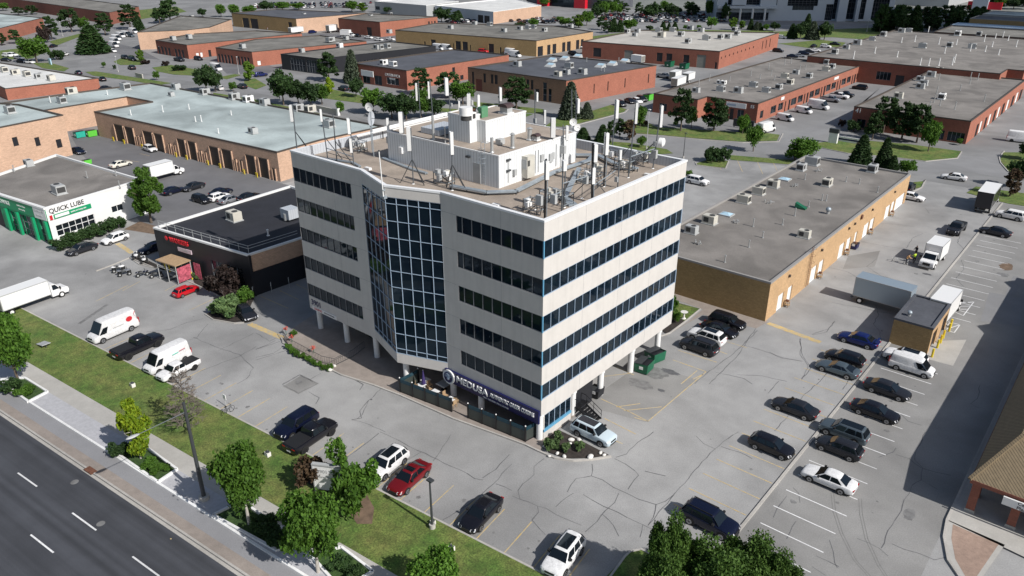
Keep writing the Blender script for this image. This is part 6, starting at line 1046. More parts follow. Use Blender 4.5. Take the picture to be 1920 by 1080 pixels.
def car(kind, paint, px, py, hd, label, group='vehicles parked round the tower', roofm=None, extra=None, zc=None, sc=1.0, rims=None):
    d = car_proto(kind); P = G(px, py, zc if zc is not None else VT[kind]['H'] * .45); P.z = 0.0; m = PAINT[paint]
    t = thing(NMN[kind], label, CATN[kind], P, R(hd), group); t.scale = (sc, sc, sc); CARS.append(t)
    for nm, me, loc, rim in d:
        o = bpy.data.objects.new(nm, me); COL.objects.link(o); o.parent = t
        if loc: o.location = loc
        if nm == 'body': paintable(o, m)
        if rim: q = bpy.data.objects.new('rim', rim); COL.objects.link(q); q.parent = o
    v = VT[kind]; X = lambda f: v['L'] / 2 - f * v['L']; W_ = v['W'] / 2
    if extra == 'sunroof' or roofm: 
        k = MB(); a_, c_ = (X(v['gh'][2]) - .18, X(v['gh'][3]) + (.2 if roofm else .55)); k.box(c_, a_, -W_ * .5, W_ * .5, v['H'] - .03, v['H'] + .012, roofm or 'cglass'); k.build('sunroof' if not roofm else 'roof_panel', t)
    if extra == 'rails':
        for s in (1, -1): k = MB(); k.bar((X(v['gh'][2]) - .1, s * W_ * .6, v['H'] + .02), (X(v['gh'][3]) + .1, s * W_ * .6, v['H'] + .02), .05, 'rimd'); k.build('roof_rail', t)
    if extra == 'spoiler': k = MB(); k.box(X(.97), X(.92), -W_ * .85, W_ * .85, 1.12, 1.16, PAINT[paint]); k.box(X(.96), X(.94), -W_ * .7, -W_ * .66, .94, 1.12, 'plastic'); k.box(X(.96), X(.94), W_ * .66, W_ * .7, .94, 1.12, 'plastic'); k.build('spoiler', t)
    if extra == 'redlogo':
        for s in (1, -1):
            k = MB(); n = 16; k.mesh([(-1.75 + .42 * math.cos(a), s * (W_ + .012 - .03), 1.75 + .34 * math.sin(a)) for a in (2 * math.pi * i / n for i in range(n))], [tuple(range(n)) if s < 0 else tuple(range(n - 1, -1, -1))], 'red'); k.bar((-2.9, s * (W_ - .02), 1.25), (-2.45, s * (W_ - .06), 2.15), .08, 'red', .01); k.bar((-2.45, s * (W_ - .06), 2.15), (-2.7, s * (W_ - .09), 2.4), .08, 'red', .01); k.build('logo', t)
            k = MB(); k.box(-1.0, .5, min(s * (W_ - .03), s * (W_ + .002)), max(s * (W_ - .03), s * (W_ + .002)), 1.36, 1.44, 'acg'); k.build('lettering', t)
    if extra == 'colorlogo':
        for s in (1, -1):
            k = MB(); k.bar((-.2, s * (W_ - .03), 1.7), (-1.1, s * (W_ - .03), 1.75), .22, 'teal', .01); k.bar((-1.2, s * (W_ - .04), 1.8), (-2.1, s * (W_ - .04), 1.85), .22, 'pink', .01); k.build('logo', t)
    return t
def small(kind, paint, px, py, hd, zc=.6, name=None):
    car_proto(kind); P = G(px, py, zc); P.z = 0
    o = bpy.data.objects.new(name or NMN[kind], CS[kind]); COL.objects.link(o); o.location = P; o.rotation_euler.z = R(hd); paintable(o, PAINT[paint]); o['category'] = CATN[kind]; o['colour'] = paint; return o
def box_truck(px, py, hd, label, Lb=5.0, Hb=2.5, Wb=2.4, paint='white', boxm='boxwhite', topm=None, zc=1.8, cab=True, group='box trucks', doorm=None):
    P = G(px, py, zc); P.z = 0; t = thing('box_truck', label, 'truck', P, R(hd), group); zb = .95; pb = PAINT[boxm]
    k = MB(); k.box(-Lb / 2, Lb / 2, -Wb / 2, Wb / 2, zb, zb + Hb, pb, topm and (PAINT[topm] if topm in PAINT else M[topm]) or pb); 
    for s in (-1, 1):
        k.box(-Lb / 2, Lb / 2, s * Wb / 2 - .02, s * Wb / 2 + .02, zb, zb + .1, 'acg'); k.box(-Lb / 2, Lb / 2, s * Wb / 2 - .02, s * Wb / 2 + .02, zb + Hb - .1, zb + Hb + .02, 'acg')
        for x in (-Lb / 2, Lb / 2 - .08): k.box(x, x + .08, s * (Wb / 2 - .03) - .035, s * (Wb / 2 - .03) + .035, zb, zb + Hb + .015, 'acg')
    k.build('cargo_box', t); k = MB(); k.box(-Lb / 2 - .02, -Lb / 2 - .0, -Wb / 2 + .12, Wb / 2 - .12, zb + .1, zb + Hb - .15, doorm or 'greyleaf'); k.build('rear_door', t)
    k = MB(); k.box(-Lb / 2, Lb / 2 + (2.2 if cab else 0), -.45, .45, .55, .95, 'plastic'); k.box(-Lb / 2 - .25, -Lb / 2, -Wb / 2 + .2, Wb / 2 - .2, .5, .62, 'steeld'); k.build('chassis', t)
    xs = [-Lb / 2 + 1.0]
    if cab:
        xs.append(Lb / 2 + 1.35); c = MB(); x0 = Lb / 2 + .12; pr = [(x0, .5), (x0 + 2.25, .5), (x0 + 2.3, .95), (x0 + 2.2, 1.22), (x0 + 1.35, 1.36), (x0 + .75, 2.12), (x0 + .5, 2.2), (x0, 2.2)]
        n = len(pr); w1 = [1.0, 1.0, .98, .95, .95, .86, .84, .84]; V = [(x, w_, z) for (x, z), w_ in zip(pr, w1)] + [(x, -w_, z) for (x, z), w_ in zip(pr, w1)]
        c.mesh(V, [(i, i + n, (i + 1) % n + n, (i + 1) % n) for i in range(n)] + [tuple(range(n)), tuple(range(2 * n - 1, n - 1, -1))], PAINT[paint]); c.build('cab', t)
        k = MB(); k.mesh([(x0 + 1.33, .86, 1.41), (x0 + 1.33, -.86, 1.41), (x0 + .80, -.78, 2.09), (x0 + .80, .78, 2.09), (x0 + 1.30, .86, 1.38), (x0 + 1.30, -.86, 1.38), (x0 + .77, -.78, 2.06), (x0 + .77, .78, 2.06)], [(3, 2, 1, 0), (0, 1, 5, 4), (2, 3, 7, 6)], 'cglass'); k.build('windshield', t)
        for s in (1, -1): k = MB(); k.mesh([(x0 + .25, s * .955, 1.38), (x0 + 1.15, s * .965, 1.38), (x0 + .70, s * .88, 2.05), (x0 + .25, s * .87, 2.08)], [(0, 1, 2, 3) if s < 0 else (3, 2, 1, 0)], 'cglass'); k.build('side_window', t); k = MB(); k.box(x0 + 2.24, x0 + 2.31, min(s * .55, s * .9), max(s * .55, s * .9), .9, 1.12, 'lamp'); k.build('headlight', t); k = MB(); k.box(x0 + 1.1, x0 + 1.2, min(s * 1.0, s * 1.3), max(s * 1.0, s * 1.3), 1.35, 1.7, 'plastic'); k.build('side_mirror', t)
        k = MB(); k.box(x0 + 2.28, x0 + 2.33, -.5, .5, .72, 1.1, 'plastic'); k.box(x0 + 2.2, x0 + 2.38, -1.0, 1.0, .42, .66, 'rim'); k.build('grille', t)
    for x in xs:
        for s in (1, -1): k = MB(); k.tube((0, 0, 0), (0, s * .28, 0), .42, 'tyre', 18); o = k.build('wheel', t, (x, s * (Wb / 2 - .36), .42)); k = MB(); k.tube((0, s * .275, 0), (0, s * .29, 0), .24, 'white', 12); k.build('rim', o)
    return t
# right-hand lots
car('sedan', 'white', 1555, 896, 180, 'white four door sedan between white stall lines, nose to the long kerb')
car('hatch', 'dgrey', 1574, 837, 180, 'dark grey hatchback with silver wheels in the white-lined stalls, next above the white sedan')
car('suv', 'slate', 1583, 806, 180, 'slate blue wagon with black roof nosed over the long kerb', roofm='cglass')
car('hatch', 'black', 1447, 834, 0, 'black hatchback alone left of the long kerb, nose to the lower right')
car('sedan', 'dgrey', 1491, 763, 180, 'dark grey sedan left of the kerb between the slate coupe and the black hatchback')
car('sedan', 'black', 1641, 769, 0, 'black sedan in the white-lined stalls, second below the white cargo van')
car('sedan', 'dgrey', 1664, 728, 0, 'charcoal sedan with silver wheels directly below the white cargo van')
car('coupe', 'slate', 1571, 690, 180, 'slate grey low coupe beside a black car near the shed')
car('hatch', 'black', 1584, 670, 180, 'black rounded hatchback between the blue sedan and the slate coupe', sc=1.03)
car('sedan', 'blue', 1610, 635, 180, 'bright blue sedan with rear spoiler in the shed shadow', extra='spoiler')
car('suv', 'white', 1698, 668, 180, 'white SUV with sunroof hidden partly by the white cargo van', extra='sunroof')
car('minivan', 'white', 1711, 684, 0, 'small white cargo van right beside the tan brick shed')
car('suv', 'navy', 1331, 973, 0, 'dark navy SUV alone near the dark bushy tree at the bottom', extra='rails', sc=1.05)
car('suv', 'ice', 1113, 808, 0, 'pale icy blue SUV with black roof beside the mulch bed', roofm='roofblack')
car('suv', 'dgrey', 1311, 647, 180, 'dark grey SUV nearest in the row of four by the shaded brick wall', extra='rails'); car('suv', 'white', 1325, 629, 180, 'white SUV second in the row by the shaded brick wall', extra='sunroof'); car('sedan', 'black', 1349, 616, 0, 'black sedan third in the row by the shaded brick wall'); car('suv', 'black', 1364, 601, 0, 'black car closest to the shaded brick wall, last of the row of four')
car('pickup', 'dgrey', 1794, 426, -92, 'dark pickup truck with chrome front driving past the tan warehouse'); car('suv', 'white', 1895, 402, 176, 'white SUV by the black box truck at the right edge'); car('sedan', 'dgrey', 1867, 433, 176, 'dark grey sedan at the top end of the white-lined stalls')
car('sedan', 'white', 1789, 331, 186, 'white sedan driving on the side street at right'); car('sedan', 'white', 1709, 368, 0, 'white sedan half hidden by the far corner of the tan warehouse'); car('suv', 'black', 1704, 350, 92, 'black SUV behind the far corner of the tan warehouse'); car('suv', 'white', 1308, 338, 0, 'white SUV parked beyond the right corner of the tower')
# front lot
car('suv', 'white', 1057, 1038, -82, 'white SUV with black sunroof at the bottom edge of the lot', extra='sunroof'); car('sedan', 'black', 903, 959, -82, 'glossy black sedan facing the lawn right of the lamp post'); car('sedan', 'dred', 768, 893, -82, 'dark red sedan beside the white SUV, facing the lawn', extra='sunroof'); car('suv', 'white', 726, 867, -82, 'white SUV with dark sunroof left of the dark red sedan', extra='sunroof')
car('pickup', 'black', 583, 815, 97, 'black pickup with covered bed backed to the lawn beside a navy SUV'); car('suv', 'navy', 555, 793, -82, 'navy SUV left of the black pickup, nose to the lawn', sc=1.04)
car('van', 'white', 210, 611, -82, 'tall white cargo van with red logo on its side', extra='redlogo', zc=1.25); car('pickup', 'black', 258, 647, 97, 'long lifted black pickup between the two white vans', sc=1.06); car('van', 'white', 312, 668, -82, 'white cargo van with coloured lettering beside the black lifted pickup', extra='colorlogo', zc=1.2, sc=.9); car('pickup', 'white', 334, 689, -82, 'small white pickup with black bed cover in front of the bare tree', sc=.86)
car('hatch', 'red', 348, 543, 97, 'small bright red car in front of the yellow bollards', sc=.85); car('sedan', 'dgrey', 460, 584, -12, 'dark grey sedan beside the juniper island'); car('hatch', 'white', 215, 446, -82, 'white hatchback by the hedge of the oil change garage'); car('sedan', 'dgrey', 153, 465, -82, 'dark grey sedan by the garage hedge in front of the white hatchback'); car('sedan', 'navy', 287, 463, -86, 'dark blue car half hidden behind the black shop corner')
car('sedan', 'navy', 146, 282, 0, 'dark blue car beside the tall peach brick block'); car('hatch', 'white', 281, 278, 0, 'white hatchback by the garage bay doors'); car('sedan', 'cream', 226, 307, 97, 'cream sedan behind the oil change garage roof'); car('sedan', 'navy', 325, 356, 97, 'dark blue sedan with red tail lamps beside the conical tree'); car('sedan', 'dgrey', 362, 349, -82, 'dark grey sedan behind the dark blue sedan in the court'); car('suv', 'black', 377, 372, 5, 'black off road car at the court fence', sc=.92)
car('sedan', 'navy', 414, 359, 97, 'dark navy sedan at the far side of the court group'); car('hatch', 'white', 411, 368, 97, 'white car between a navy and a silver one in the court'); car('sedan', 'silver', 432, 373, 97, 'silver sedan in the court beside the black shop fence'); car('sedan', 'black', 466, 368, 97, 'black car farthest right in the court by the fence')
# trucks
box_truck(1757, 466, -92, 'white box truck with its cab towards the viewer, two workers beside it', 4.4, 2.3, 2.3, zc=2.0)
box_truck(1658, 546, -2, 'pale grey long box truck parked beside the brick shed', 7.0, 2.7, 2.5, boxm='boxgrey', zc=2.2); box_truck(1771, 569, 88, 'white box truck half hidden behind the brick shed', 5.5, 2.6, 2.4, zc=2.2, cab=True)
box_truck(1853, 367, 91, 'big black box truck with white roof by the side street', 7.6, 2.9, 2.6, paint='black', boxm='black', topm='boxwhite', zc=2.3, doorm='black')
box_truck(298, 318, 97, 'white box truck in the court behind the conical tree', 5.2, 2.4, 2.3, zc=1.9); box_truck(42, 556, 97, 'long white box truck at the left edge of the front lot', 6.2, 2.1, 2.2, zc=1.6)
box_truck(1196, 111, 175, 'white truck at the loading doors of the pale roofed depot', 5, 2.4, 2.4, cab=True); box_truck(622, 54, 97, 'white box truck parked by the red brown block', 6, 2.8, 2.5); box_truck(648, 62, 20, 'white truck in front of the red brown block', 5, 2.4, 2.4)
for px, py, Lb, l in ((1266, 143, 5, 'white trailer box behind the red brick hall, upper one'), (1291, 146, 5.5, 'big white trailer box with grey end behind the red brick hall'), (1272, 155, 7, 'long white trailer box nearest the roof edge of the red brick row'), (555, 58, 8, 'long pale container between the brick blocks at the top')): box_truck(px, py, 95, l, Lb, 2.3, 2.3, cab=False, zc=1.4)
# mid-distance and far vehicles: one mesh each
rank([small(*a) for a in (('minivan', 'white', 1472, 222, -8), ('minivan', 'white', 1507, 208, -8), ('van', 'white', 1535, 197, -4, 1.1), ('pickup', 'silver', 1557, 187, 0), ('pickup', 'white', 1573, 181, 0), ('pickup', 'black', 1583, 178, 0), ('suv', 'black', 1612, 164, 178))], 'vehicle parked before the windows of the long red brick row', 'vehicles before the long red brick row')
rank([small(*a) for a in (('sedan', 'navy', 1486, 105, 20), ('sedan', 'silver', 1499, 104, 20), ('suv', 'navy', 1507, 100, 20), ('sedan', 'dgrey', 1517, 96, 20), ('sedan', 'white', 1528, 94, 20), ('sedan', 'dgrey', 1526, 86, 90), ('suv', 'white', 1548, 87, 5), ('sedan', 'dgrey', 1566, 82, 5), ('suv', 'black', 1459, 95, 0), ('suv', 'white', 1466, 70, 0))], 'car parked at the far end of the red brick row', 'cars at the far end of the red brick row')
rank([small(*a) for a in (('suv', 'black', 1164, 195, -30), ('sedan', 'black', 1181, 189, -30), ('hatch', 'white', 1195, 189, -30), ('suv', 'black', 1203, 186, -30), ('pickup', 'silver', 1245, 143, 0), ('suv', 'dgrey', 1075, 100, 0), ('sedan', 'white', 1086, 88, 10), ('hatch', 'white', 1115, 103, 0))], 'car parked by the red brick hall behind the tower', 'cars by the red brick hall')
rank([small(*a) for a in (('suv', 'black', 247, 127, 172), ('sedan', 'navy', 147, 136, 170), ('sedan', 'black', 192, 148, 168), ('sedan', 'dgrey', 197, 165, 120), ('hatch', 'white', 411, 165, 172), ('suv', 'black', 454, 162, 172), ('sedan', 'black', 100, 86, 130), ('sedan', 'white', 121, 102, 130), ('suv', 'dgrey', 644, 166, 170), ('suv', 'blue', 489, 140, 80))], 'car on or beside the curving side street', 'cars along the side street')
rank([small(*a) for a in (('van', 'white', 405, 129, 0), ('pickup', 'dgrey', 336, 112, 0), ('suv', 'black', 372, 110, 0), ('suv', 'black', 235, 108, 0), ('hatch', 'dgrey', 248, 111, 0), ('sedan', 'white', 211, 95, 0), ('van', 'white', 213, 86, 5), ('van', 'white', 215, 79, 5), ('van', 'white', 218, 73, 5), ('van', 'white', 226, 68, 5), ('van', 'white', 236, 66, 5), ('van', 'white', 250, 60, 5), ('suv', 'slate', 245, 67, 5))], 'vehicle parked near the red brick units', 'vehicles near the red brick units')
rank([small(*a) for a in (('suv', 'white', 14, 104, 20), ('suv', 'white', 24, 103, 20), ('sedan', 'silver', 36, 108, 20), ('sedan', 'dgrey', 11, 112, 20), ('sedan', 'black', 41, 114, 20), ('sedan', 'white', 55, 116, 20))], 'car beside the white roofed warehouse at the left edge', 'cars by the white roofed warehouse')
rank([small(*a) for a in (('suv', 'blue', 586, 60, 97), ('van', 'white', 494, 47, 20), ('van', 'white', 504, 50, 20), ('van', 'white', 512, 54, 20), ('suv', 'black', 669, 67, 10), ('sedan', 'white', 691, 70, 10), ('sedan', 'white', 710, 74, 10), ('sedan', 'white', 732, 73, 10), ('van', 'white', 822, 90, 0, .8), ('van', 'white', 837, 91, 0, .8), ('suv', 'red', 906, 96, 10), ('van', 'white', 965, 104, 0), ('van', 'white', 958, 100, 0))], 'vehicle between the brick blocks upstream of the tower', 'vehicles between the upper brick blocks')
rank([small(*a) for a in (('van', 'white', 1914, 262, 5), ('van', 'white', 1437, 240, 80, 1.0))], 'white van standing beside the side street at right', 'white vans by the side street')
random.seed(11); far_ = []
def lot(p0, p1, rows, dx, name_, prob=.75):
    a, b = G(*p0), G(*p1); u = (b - a); n = int(u.length / dx); u.normalize(); v = Vector((-u.y, u.x, 0)); o_ = []
    for r__ in range(rows):
        for i in range(n):
            if random.random() > prob: continue
            P = a + u * dx * i + v * (r__ * 5.6 + (r__ // 2) * 6.5) + Vector((random.uniform(-.2, .2), random.uniform(-.4, .4), 0)); q = prj(P)
            if not (-10 < q[0] < 1930 and -8 < q[1] < 90): continue
            kd = random.choice(('sedan', 'suv', 'hatch', 'suv', 'sedan', 'minivan')); car_proto(kd); o = bpy.data.objects.new(NMN[kd], CS[kd]); COL.objects.link(o); o.location = P; o.rotation_euler = (0, 0, math.atan2(v.y, v.x) + random.choice((0, math.pi))); paintable(o, PAINT[random.choice(('white', 'white', 'black', 'dgrey', 'silver', 'navy', 'grey', 'silver', 'dgrey', 'white', 'slate', 'black', 'silver', 'dgrey', 'dred'))]); o['category'] = CATN[kd]; o_.append(o)
    rank(o_, name_, name_ + ' rows'); return o_
far_ += lot((1150, 44), (1370, 40), 6, 3.0, 'tiny car in the far lot behind the pale roofed depot', .6); far_ += lot((470, 16), (700, 14), 5, 3.0, 'tiny car in the far lot at the top left of centre', .7); far_ += lot((985, 46), (1085, 40), 3, 3.0, 'tiny car in the far lot beside the peach ended store', .6); far_ += lot((850, 44), (950, 36), 2, 3.0, 'tiny car by the long white store', .6); far_ += lot((1640, 24), (1790, 22), 2, 3.2, 'tiny car before the long grey mall wall', .5)
# ---------------------------------------------------------------- street furniture, patio, people
def lamp(px, py, top, label, arm=None, col='steeld', head='steeld', r_=.09):
    P = G(px, py); H = tall((px, py), top); t = thing('street_lamp', label, 'street lamp', (P.x, P.y, .0), group='street lamps'); k = MB(); k.tube((0, 0, .15), (0, 0, H), r_ * 1.3, col, 10, r_ * .8); k.build('pole', t); k = MB(); k.tube((0, 0, 0), (0, 0, .55), r_ * 3, 'conc', 12); k.build('base', t)
    if arm: 
        k = MB(); k.tube((0, 0, H * .91), (arm[0], arm[1], H + arm[2]), .045, 'polem', 8, .03); k.build('arm', t); d = Vector((arm[0], arm[1], 0)).normalized(); c = Vector((arm[0], arm[1], H + arm[2])); k = MB(); a = math.atan2(d.y, d.x); k.ball((0, 0, 0), .55, .2, .1, 'acg', 14, 8); o = k.build('lamp_head', t, c + d * .4); o.rotation_euler.z = a
    else: k = MB(); k.box(-.2, .35, -.2, .2, H, H + .14, head); k.build('lamp_head', t)
    return t
lamp(384, 938, 755, 'tall dark street lamp with long arm over the bikeway', arm=(-.3, -3.9, -1.15), r_=.15); lamp(811, 992, 901, 'slim dark parking lot lamp post on the lawn edge'); lamp(1529, 298, 250, 'thin lamp post by the side street') if False else None
lamp(1281, 297, 250, 'dark lamp post behind the right corner of the tower', r_=.07); lamp(1212, 280, 206, 'lamp post with globe by the side street behind the antennas', col='acg', head='white', r_=.07); lamp(222, 135, 106, 'thin lamp post beside the curving street', col='acg', head='white', r_=.07); lamp(118, 68, 41, 'thin curved lamp post at the upper left', col='acg', head='white', r_=.08); lamp(448, 139, 107, 'thin lamp post before the red brick units', col='acg', head='white', r_=.07)
lamp(1638, 242, 220, 'pale lamp post among the pines', col='acg', head='white', r_=.07); lamp(1625, 60, 36, 'lamp post by the far brick plant', col='acg', head='white', r_=.1); lamp(1290, 325, 270, 'x') if False else None
# property sign
P = G(619, 925); t = thing('property_sign', 'tall white leasing sign board with dark frame among the bushes', 'sign', (P.x, P.y, .15), R(30)); k = MB(); k.box(-1.25, 1.25, -.14, .14, .3, 2.9, 'white'); k.build('board', t); k = MB(); k.box(-1.35, 1.35, -.2, -.14 + .3, 2.9, 3.05, 'acg'); k.box(-1.35, -1.25, -.18, .18, 0, 2.9, 'acg'); k.box(1.25, 1.35, -.18, .18, 0, 2.9, 'acg'); k.build('frame', t); text('3901', .5, 'acg', t, (-.9, -.16, 2.3), RX, extrude=.005); text('OFFICE LEASING', .2, 'acg', t, (-.95, -.16, 1.7), RX, extrude=.005)
# small things on the lawn
for px, py, l, s in ((250, 727, 'low concrete utility stub on the lawn before the bare tree', .5), (503, 857, 'low stone marker with dark cap on the lawn below the black pickup', .5), (812, 985, 'round white stone at the foot of the lot lamp post', .4), (847, 1034, 'small grey bollard stub near the bottom lawn edge', .45)):
    P = G(px, py); k = MB(); k.box(-s * .5, s * .5, -s * .4, s * .4, 0, s * .9, 'stone'); k.ball((0, 0, s * .9), s * .5, s * .4, s * .25, 'steeld', 10, 6); tag(k.build('lawn_marker', loc=(P.x, P.y, .15)), l, 'marker')
P = G(82, 650); k = MB(); k.bar((-.9, 0, .1), (.9, .1, .45), 1.0, 'acg', .06); k.bar((-.8, 0, 0), (-.8, 0, .2), .08, 'steeld'); k.bar((.8, 0, 0), (.8, .1, .45), .08, 'steeld'); tag(k.build('utility_lid', loc=(P.x, P.y, .15)), 'grey slanted metal lid lying on the lawn near the left tree', 'utility cover')
P = G(424, 762); k = MB(); k.tube((0, 0, 0), (0, 0, 1.3), .04, 'acg', 6); k.box(-.25, .25, -.03, .03, .8, 1.35, 'white'); tag(k.build('small_sign', loc=(P.x, P.y, .1)), 'small sign on a post at the lot edge right of the bare tree', 'sign')
P = G(426, 770); bk = thing('bicycle', 'bicycle leaning by the small sign at the lot edge', 'bicycle', (P.x + .6, P.y - .2, .02), R(100))
for x in (-.5, .5):
    k = MB(); Q = [(x + .33 * math.cos(a), 0, .34 + .33 * math.sin(a)) for a in (2 * math.pi * i / 14 for i in range(15))]
    for a, b in zip(Q, Q[1:]): k.tube(a, b, .022, 'tyre', 5)
    k.build('wheel', bk)
k = MB(); 
for a, b in (((-.5, 0, .34), (-.1, 0, .34)), ((-.1, 0, .34), (.38, 0, .85)), ((-.22, 0, .9), (-.1, 0, .34)), ((-.22, 0, .85), (.38, 0, .85)), ((.5, 0, .34), (.36, 0, .98)), ((-.5, 0, .34), (-.22, 0, .85))): k.tube(a, b, .02, 'steeld', 6)
k.build('frame', bk); k = MB(); k.box(-.34, -.1, -.07, .07, .92, .98, 'plastic'); k.build('saddle', bk); k = MB(); k.tube((.34, -.25, 1.0), (.34, .25, 1.0), .018, 'plastic', 6); k.build('handlebar', bk)
for px, py, l in ((476, 558, 'small white parking sign by the green bush'), (510, 549, 'small white parking sign in the shade beside the tower, middle'), (543, 540, 'small white parking sign in the shade beside the tower, farthest'), (412, 588, 'small white sign in the juniper bed, left one'), (428, 583, 'small white sign in the juniper bed, right one')):
    P = G(px, py); k = MB(); k.tube((0, 0, 0), (0, 0, 1.5), .035, 'acg', 6); k.obox((0, 0), R(-40), .34, .04, 1.1, 1.6, 'white'); tag(k.build('parking_sign', loc=P), l, 'sign')
# benches / planter boxes along the shaded side of the black shop
# restaurant patio
def glassfence(a, b, label, n, top=1.75):
    a, b = Vector((*a, 0)), Vector((*b, 0)); e = b - a; L = e.length; t = thing('patio_fence', label, 'fence', (a.x, a.y, .13), math.atan2(e.y, e.x), 'glass patio fence sections')
    for i in range(n + 1):
        x = L * i / n; k = MB(); k.box(x - .07, x + .07, -.07, .07, 0, top, 'blackm'); k.ball((x, 0, top + .06), .08, .08, .08, 'white', 8, 6); k.build('post', t)
        if i < n: k = MB(); k.box(x + .1, L * (i + 1) / n - .1, -.02, .02, .12, top - .5, 'fencepane' if 'fencepane' in M else 'glass2'); k.box(x + .1, L * (i + 1) / n - .1, -.03, .03, top - .48, top - .08, 'bluepane'if 'bluepane' in M else 'blue'); k.build('panel', t); k = MB(); k.box(x + .07, L * (i + 1) / n - .07, -.035, .035, 0, .1, 'blackm'); k.build('rail', t)
pA, pB, pC, pD = G(751, 737), G(847, 774), G(878, 786), G(985, 830)
glassfence(pA[:2], pB[:2], 'dark glass patio fence left of the gate, with blue top band', 4); glassfence(pC[:2], pD[:2], 'dark glass patio fence right of the gate, with blue top band', 4); e_ = Vector(pD[:2]) + Vector((.35, 2.2)); glassfence(pD[:2], e_, 'short dark glass fence return by the corner column', 1); glassfence((pA.x + .1, pA.y + 2.6), pA[:2], 'short dark glass fence return at the left patio end', 1)
def table(px, py, i, top='cloth', s=.8):
    P = G(px, py, .8); t = thing('patio_table', ['white patio table nearest the glass fence corner', 'white patio table by the closed purple umbrella', 'white patio table in the left patio, right of the umbrella', 'white patio table beside the patio gate', 'grey table in the shade under the sign'][i], 'table', (P.x, P.y, .13), group='patio tables'); k = MB(); k.box(-s / 2, s / 2, -s / 2, s / 2, .7, .74, top); k.build('tabletop', t); k = MB(); k.tube((0, 0, 0), (0, 0, .7), .05, 'blackm', 8); k.box(-.25, .25, -.25, .25, 0, .03, 'blackm'); k.build('leg', t)
for i, (px, py) in enumerate(((790, 722), (798, 713), (815, 735), (845, 749), (832, 720))): table(px, py, i, 'cloth' if i < 4 else 'acg', .85 if i < 4 else 1.3)
def chair(px, py, rz, i):
    P = G(px, py, .5); t = thing('patio_chair', '', 'chair', (P.x, P.y, .13), rz); k = MB(); k.box(-.22, .22, -.22, .22, .42, .47, 'wood'); k.build('seat', t); k = MB(); k.box(-.22, -.18, -.22, .22, .5, .9, 'wood'); k.build('backrest', t)
    for x in (-.19, .19):
        for y in (-.19, .19): k = MB(); k.bar((x, y, 0), (x, y, .42), .04, 'wood'); k.build('leg', t)
    return t
rank([chair(px, py, a, i) for i, (px, py, a) in enumerate(((768, 720, 0), (775, 714, 1), (782, 726, 2), (806, 722, 0), (805, 730, 1.5), (835, 742, 0), (851, 757, 3), (846, 760, 1.2), (855, 752, 2)))], 'tan wooden chair on the restaurant patio', 'patio chairs')
P = G(795, 731, .2); t = thing('patio_umbrella', 'closed purple patio umbrella above the white tables', 'umbrella', (P.x, P.y, .13)); k = MB(); k.tube((0, 0, 0), (0, 0, 2.6), .03, 'steel', 8); k.build('pole', t); k = MB(); k.tube((0, 0, .9), (0, 0, 2.55), .26, 'umb', 10, .03); k.build('canopy', t); k = MB(); k.box(-.25, .25, -.25, .25, 0, .06, 'steeld'); k.build('base', t)
# iron fence with flower hedge by the left walkway
fa = [G(x, y) for x, y in ((531, 632), (540, 648), (570, 664), (605, 683), (628, 688), (663, 671), (684, 655))]
t = thing('iron_fence', 'thin grey railing around the left entrance walk', 'fence', (fa[0].x, fa[0].y, .1)); k = MB(); o0 = fa[0]; q2 = MB()
for a, b in zip(fa, fa[1:]):
    a, b = a - o0, b - o0
    for z in (.15, 1.0): k.bar((a.x, a.y, z), (b.x, b.y, z), .035, 'steeld')
    n = int((b - a).length / .28)
    for i in range(n + 1): p = a + (b - a) * i / max(1, n); q2.bar((p.x, p.y, .05), (p.x, p.y, 1.0), .018, 'steeld')
k.build('rail', t); q2.build('bars', t)
# outside stair, bins and clutter under the right side of the tower
st = thing('metal_stair', 'black open metal stair and landing at the side door', 'stairs', (-.6, 5.3, 0)); k = MB(); k.box(-.6, 1.0, .4, 2.2, 1.05, 1.12, 'blackm'); k.build('landing', st)
k = MB()
for i in range(6): k.box(1.0 + i * .3, 1.34 + i * .3, .5, 1.8, .9 - i * .17, .94 - i * .17, 'blackm')
for y in (.5, 1.8): k.bar((1.0, y, 1.0), (2.9, y, .02), .08, 'blackm', .2)
k.build('steps', st); k = MB()
for y in (.45, 1.85):
    k.bar((1.0, y, 2.0), (2.9, y, 1.0), .045, 'blackm'); k.bar((-.6, y if y > 1 else .45, 2.1), (1.0, y, 2.05), .045, 'blackm'); k.bar((1.0, y, 1.5), (2.9, y, .5), .03, 'blackm')
    for x in (-.5, .3, 1.0): k.bar((x, y, 1.05), (x, y, 2.08), .04, 'blackm')
    for x in (1.9, 2.85): k.bar((x, y, .55 - (x - 1.9) * .55), (x, y, 1.55 - (x - 1.9) * .53), .04, 'blackm')
k.build('handrail', st)
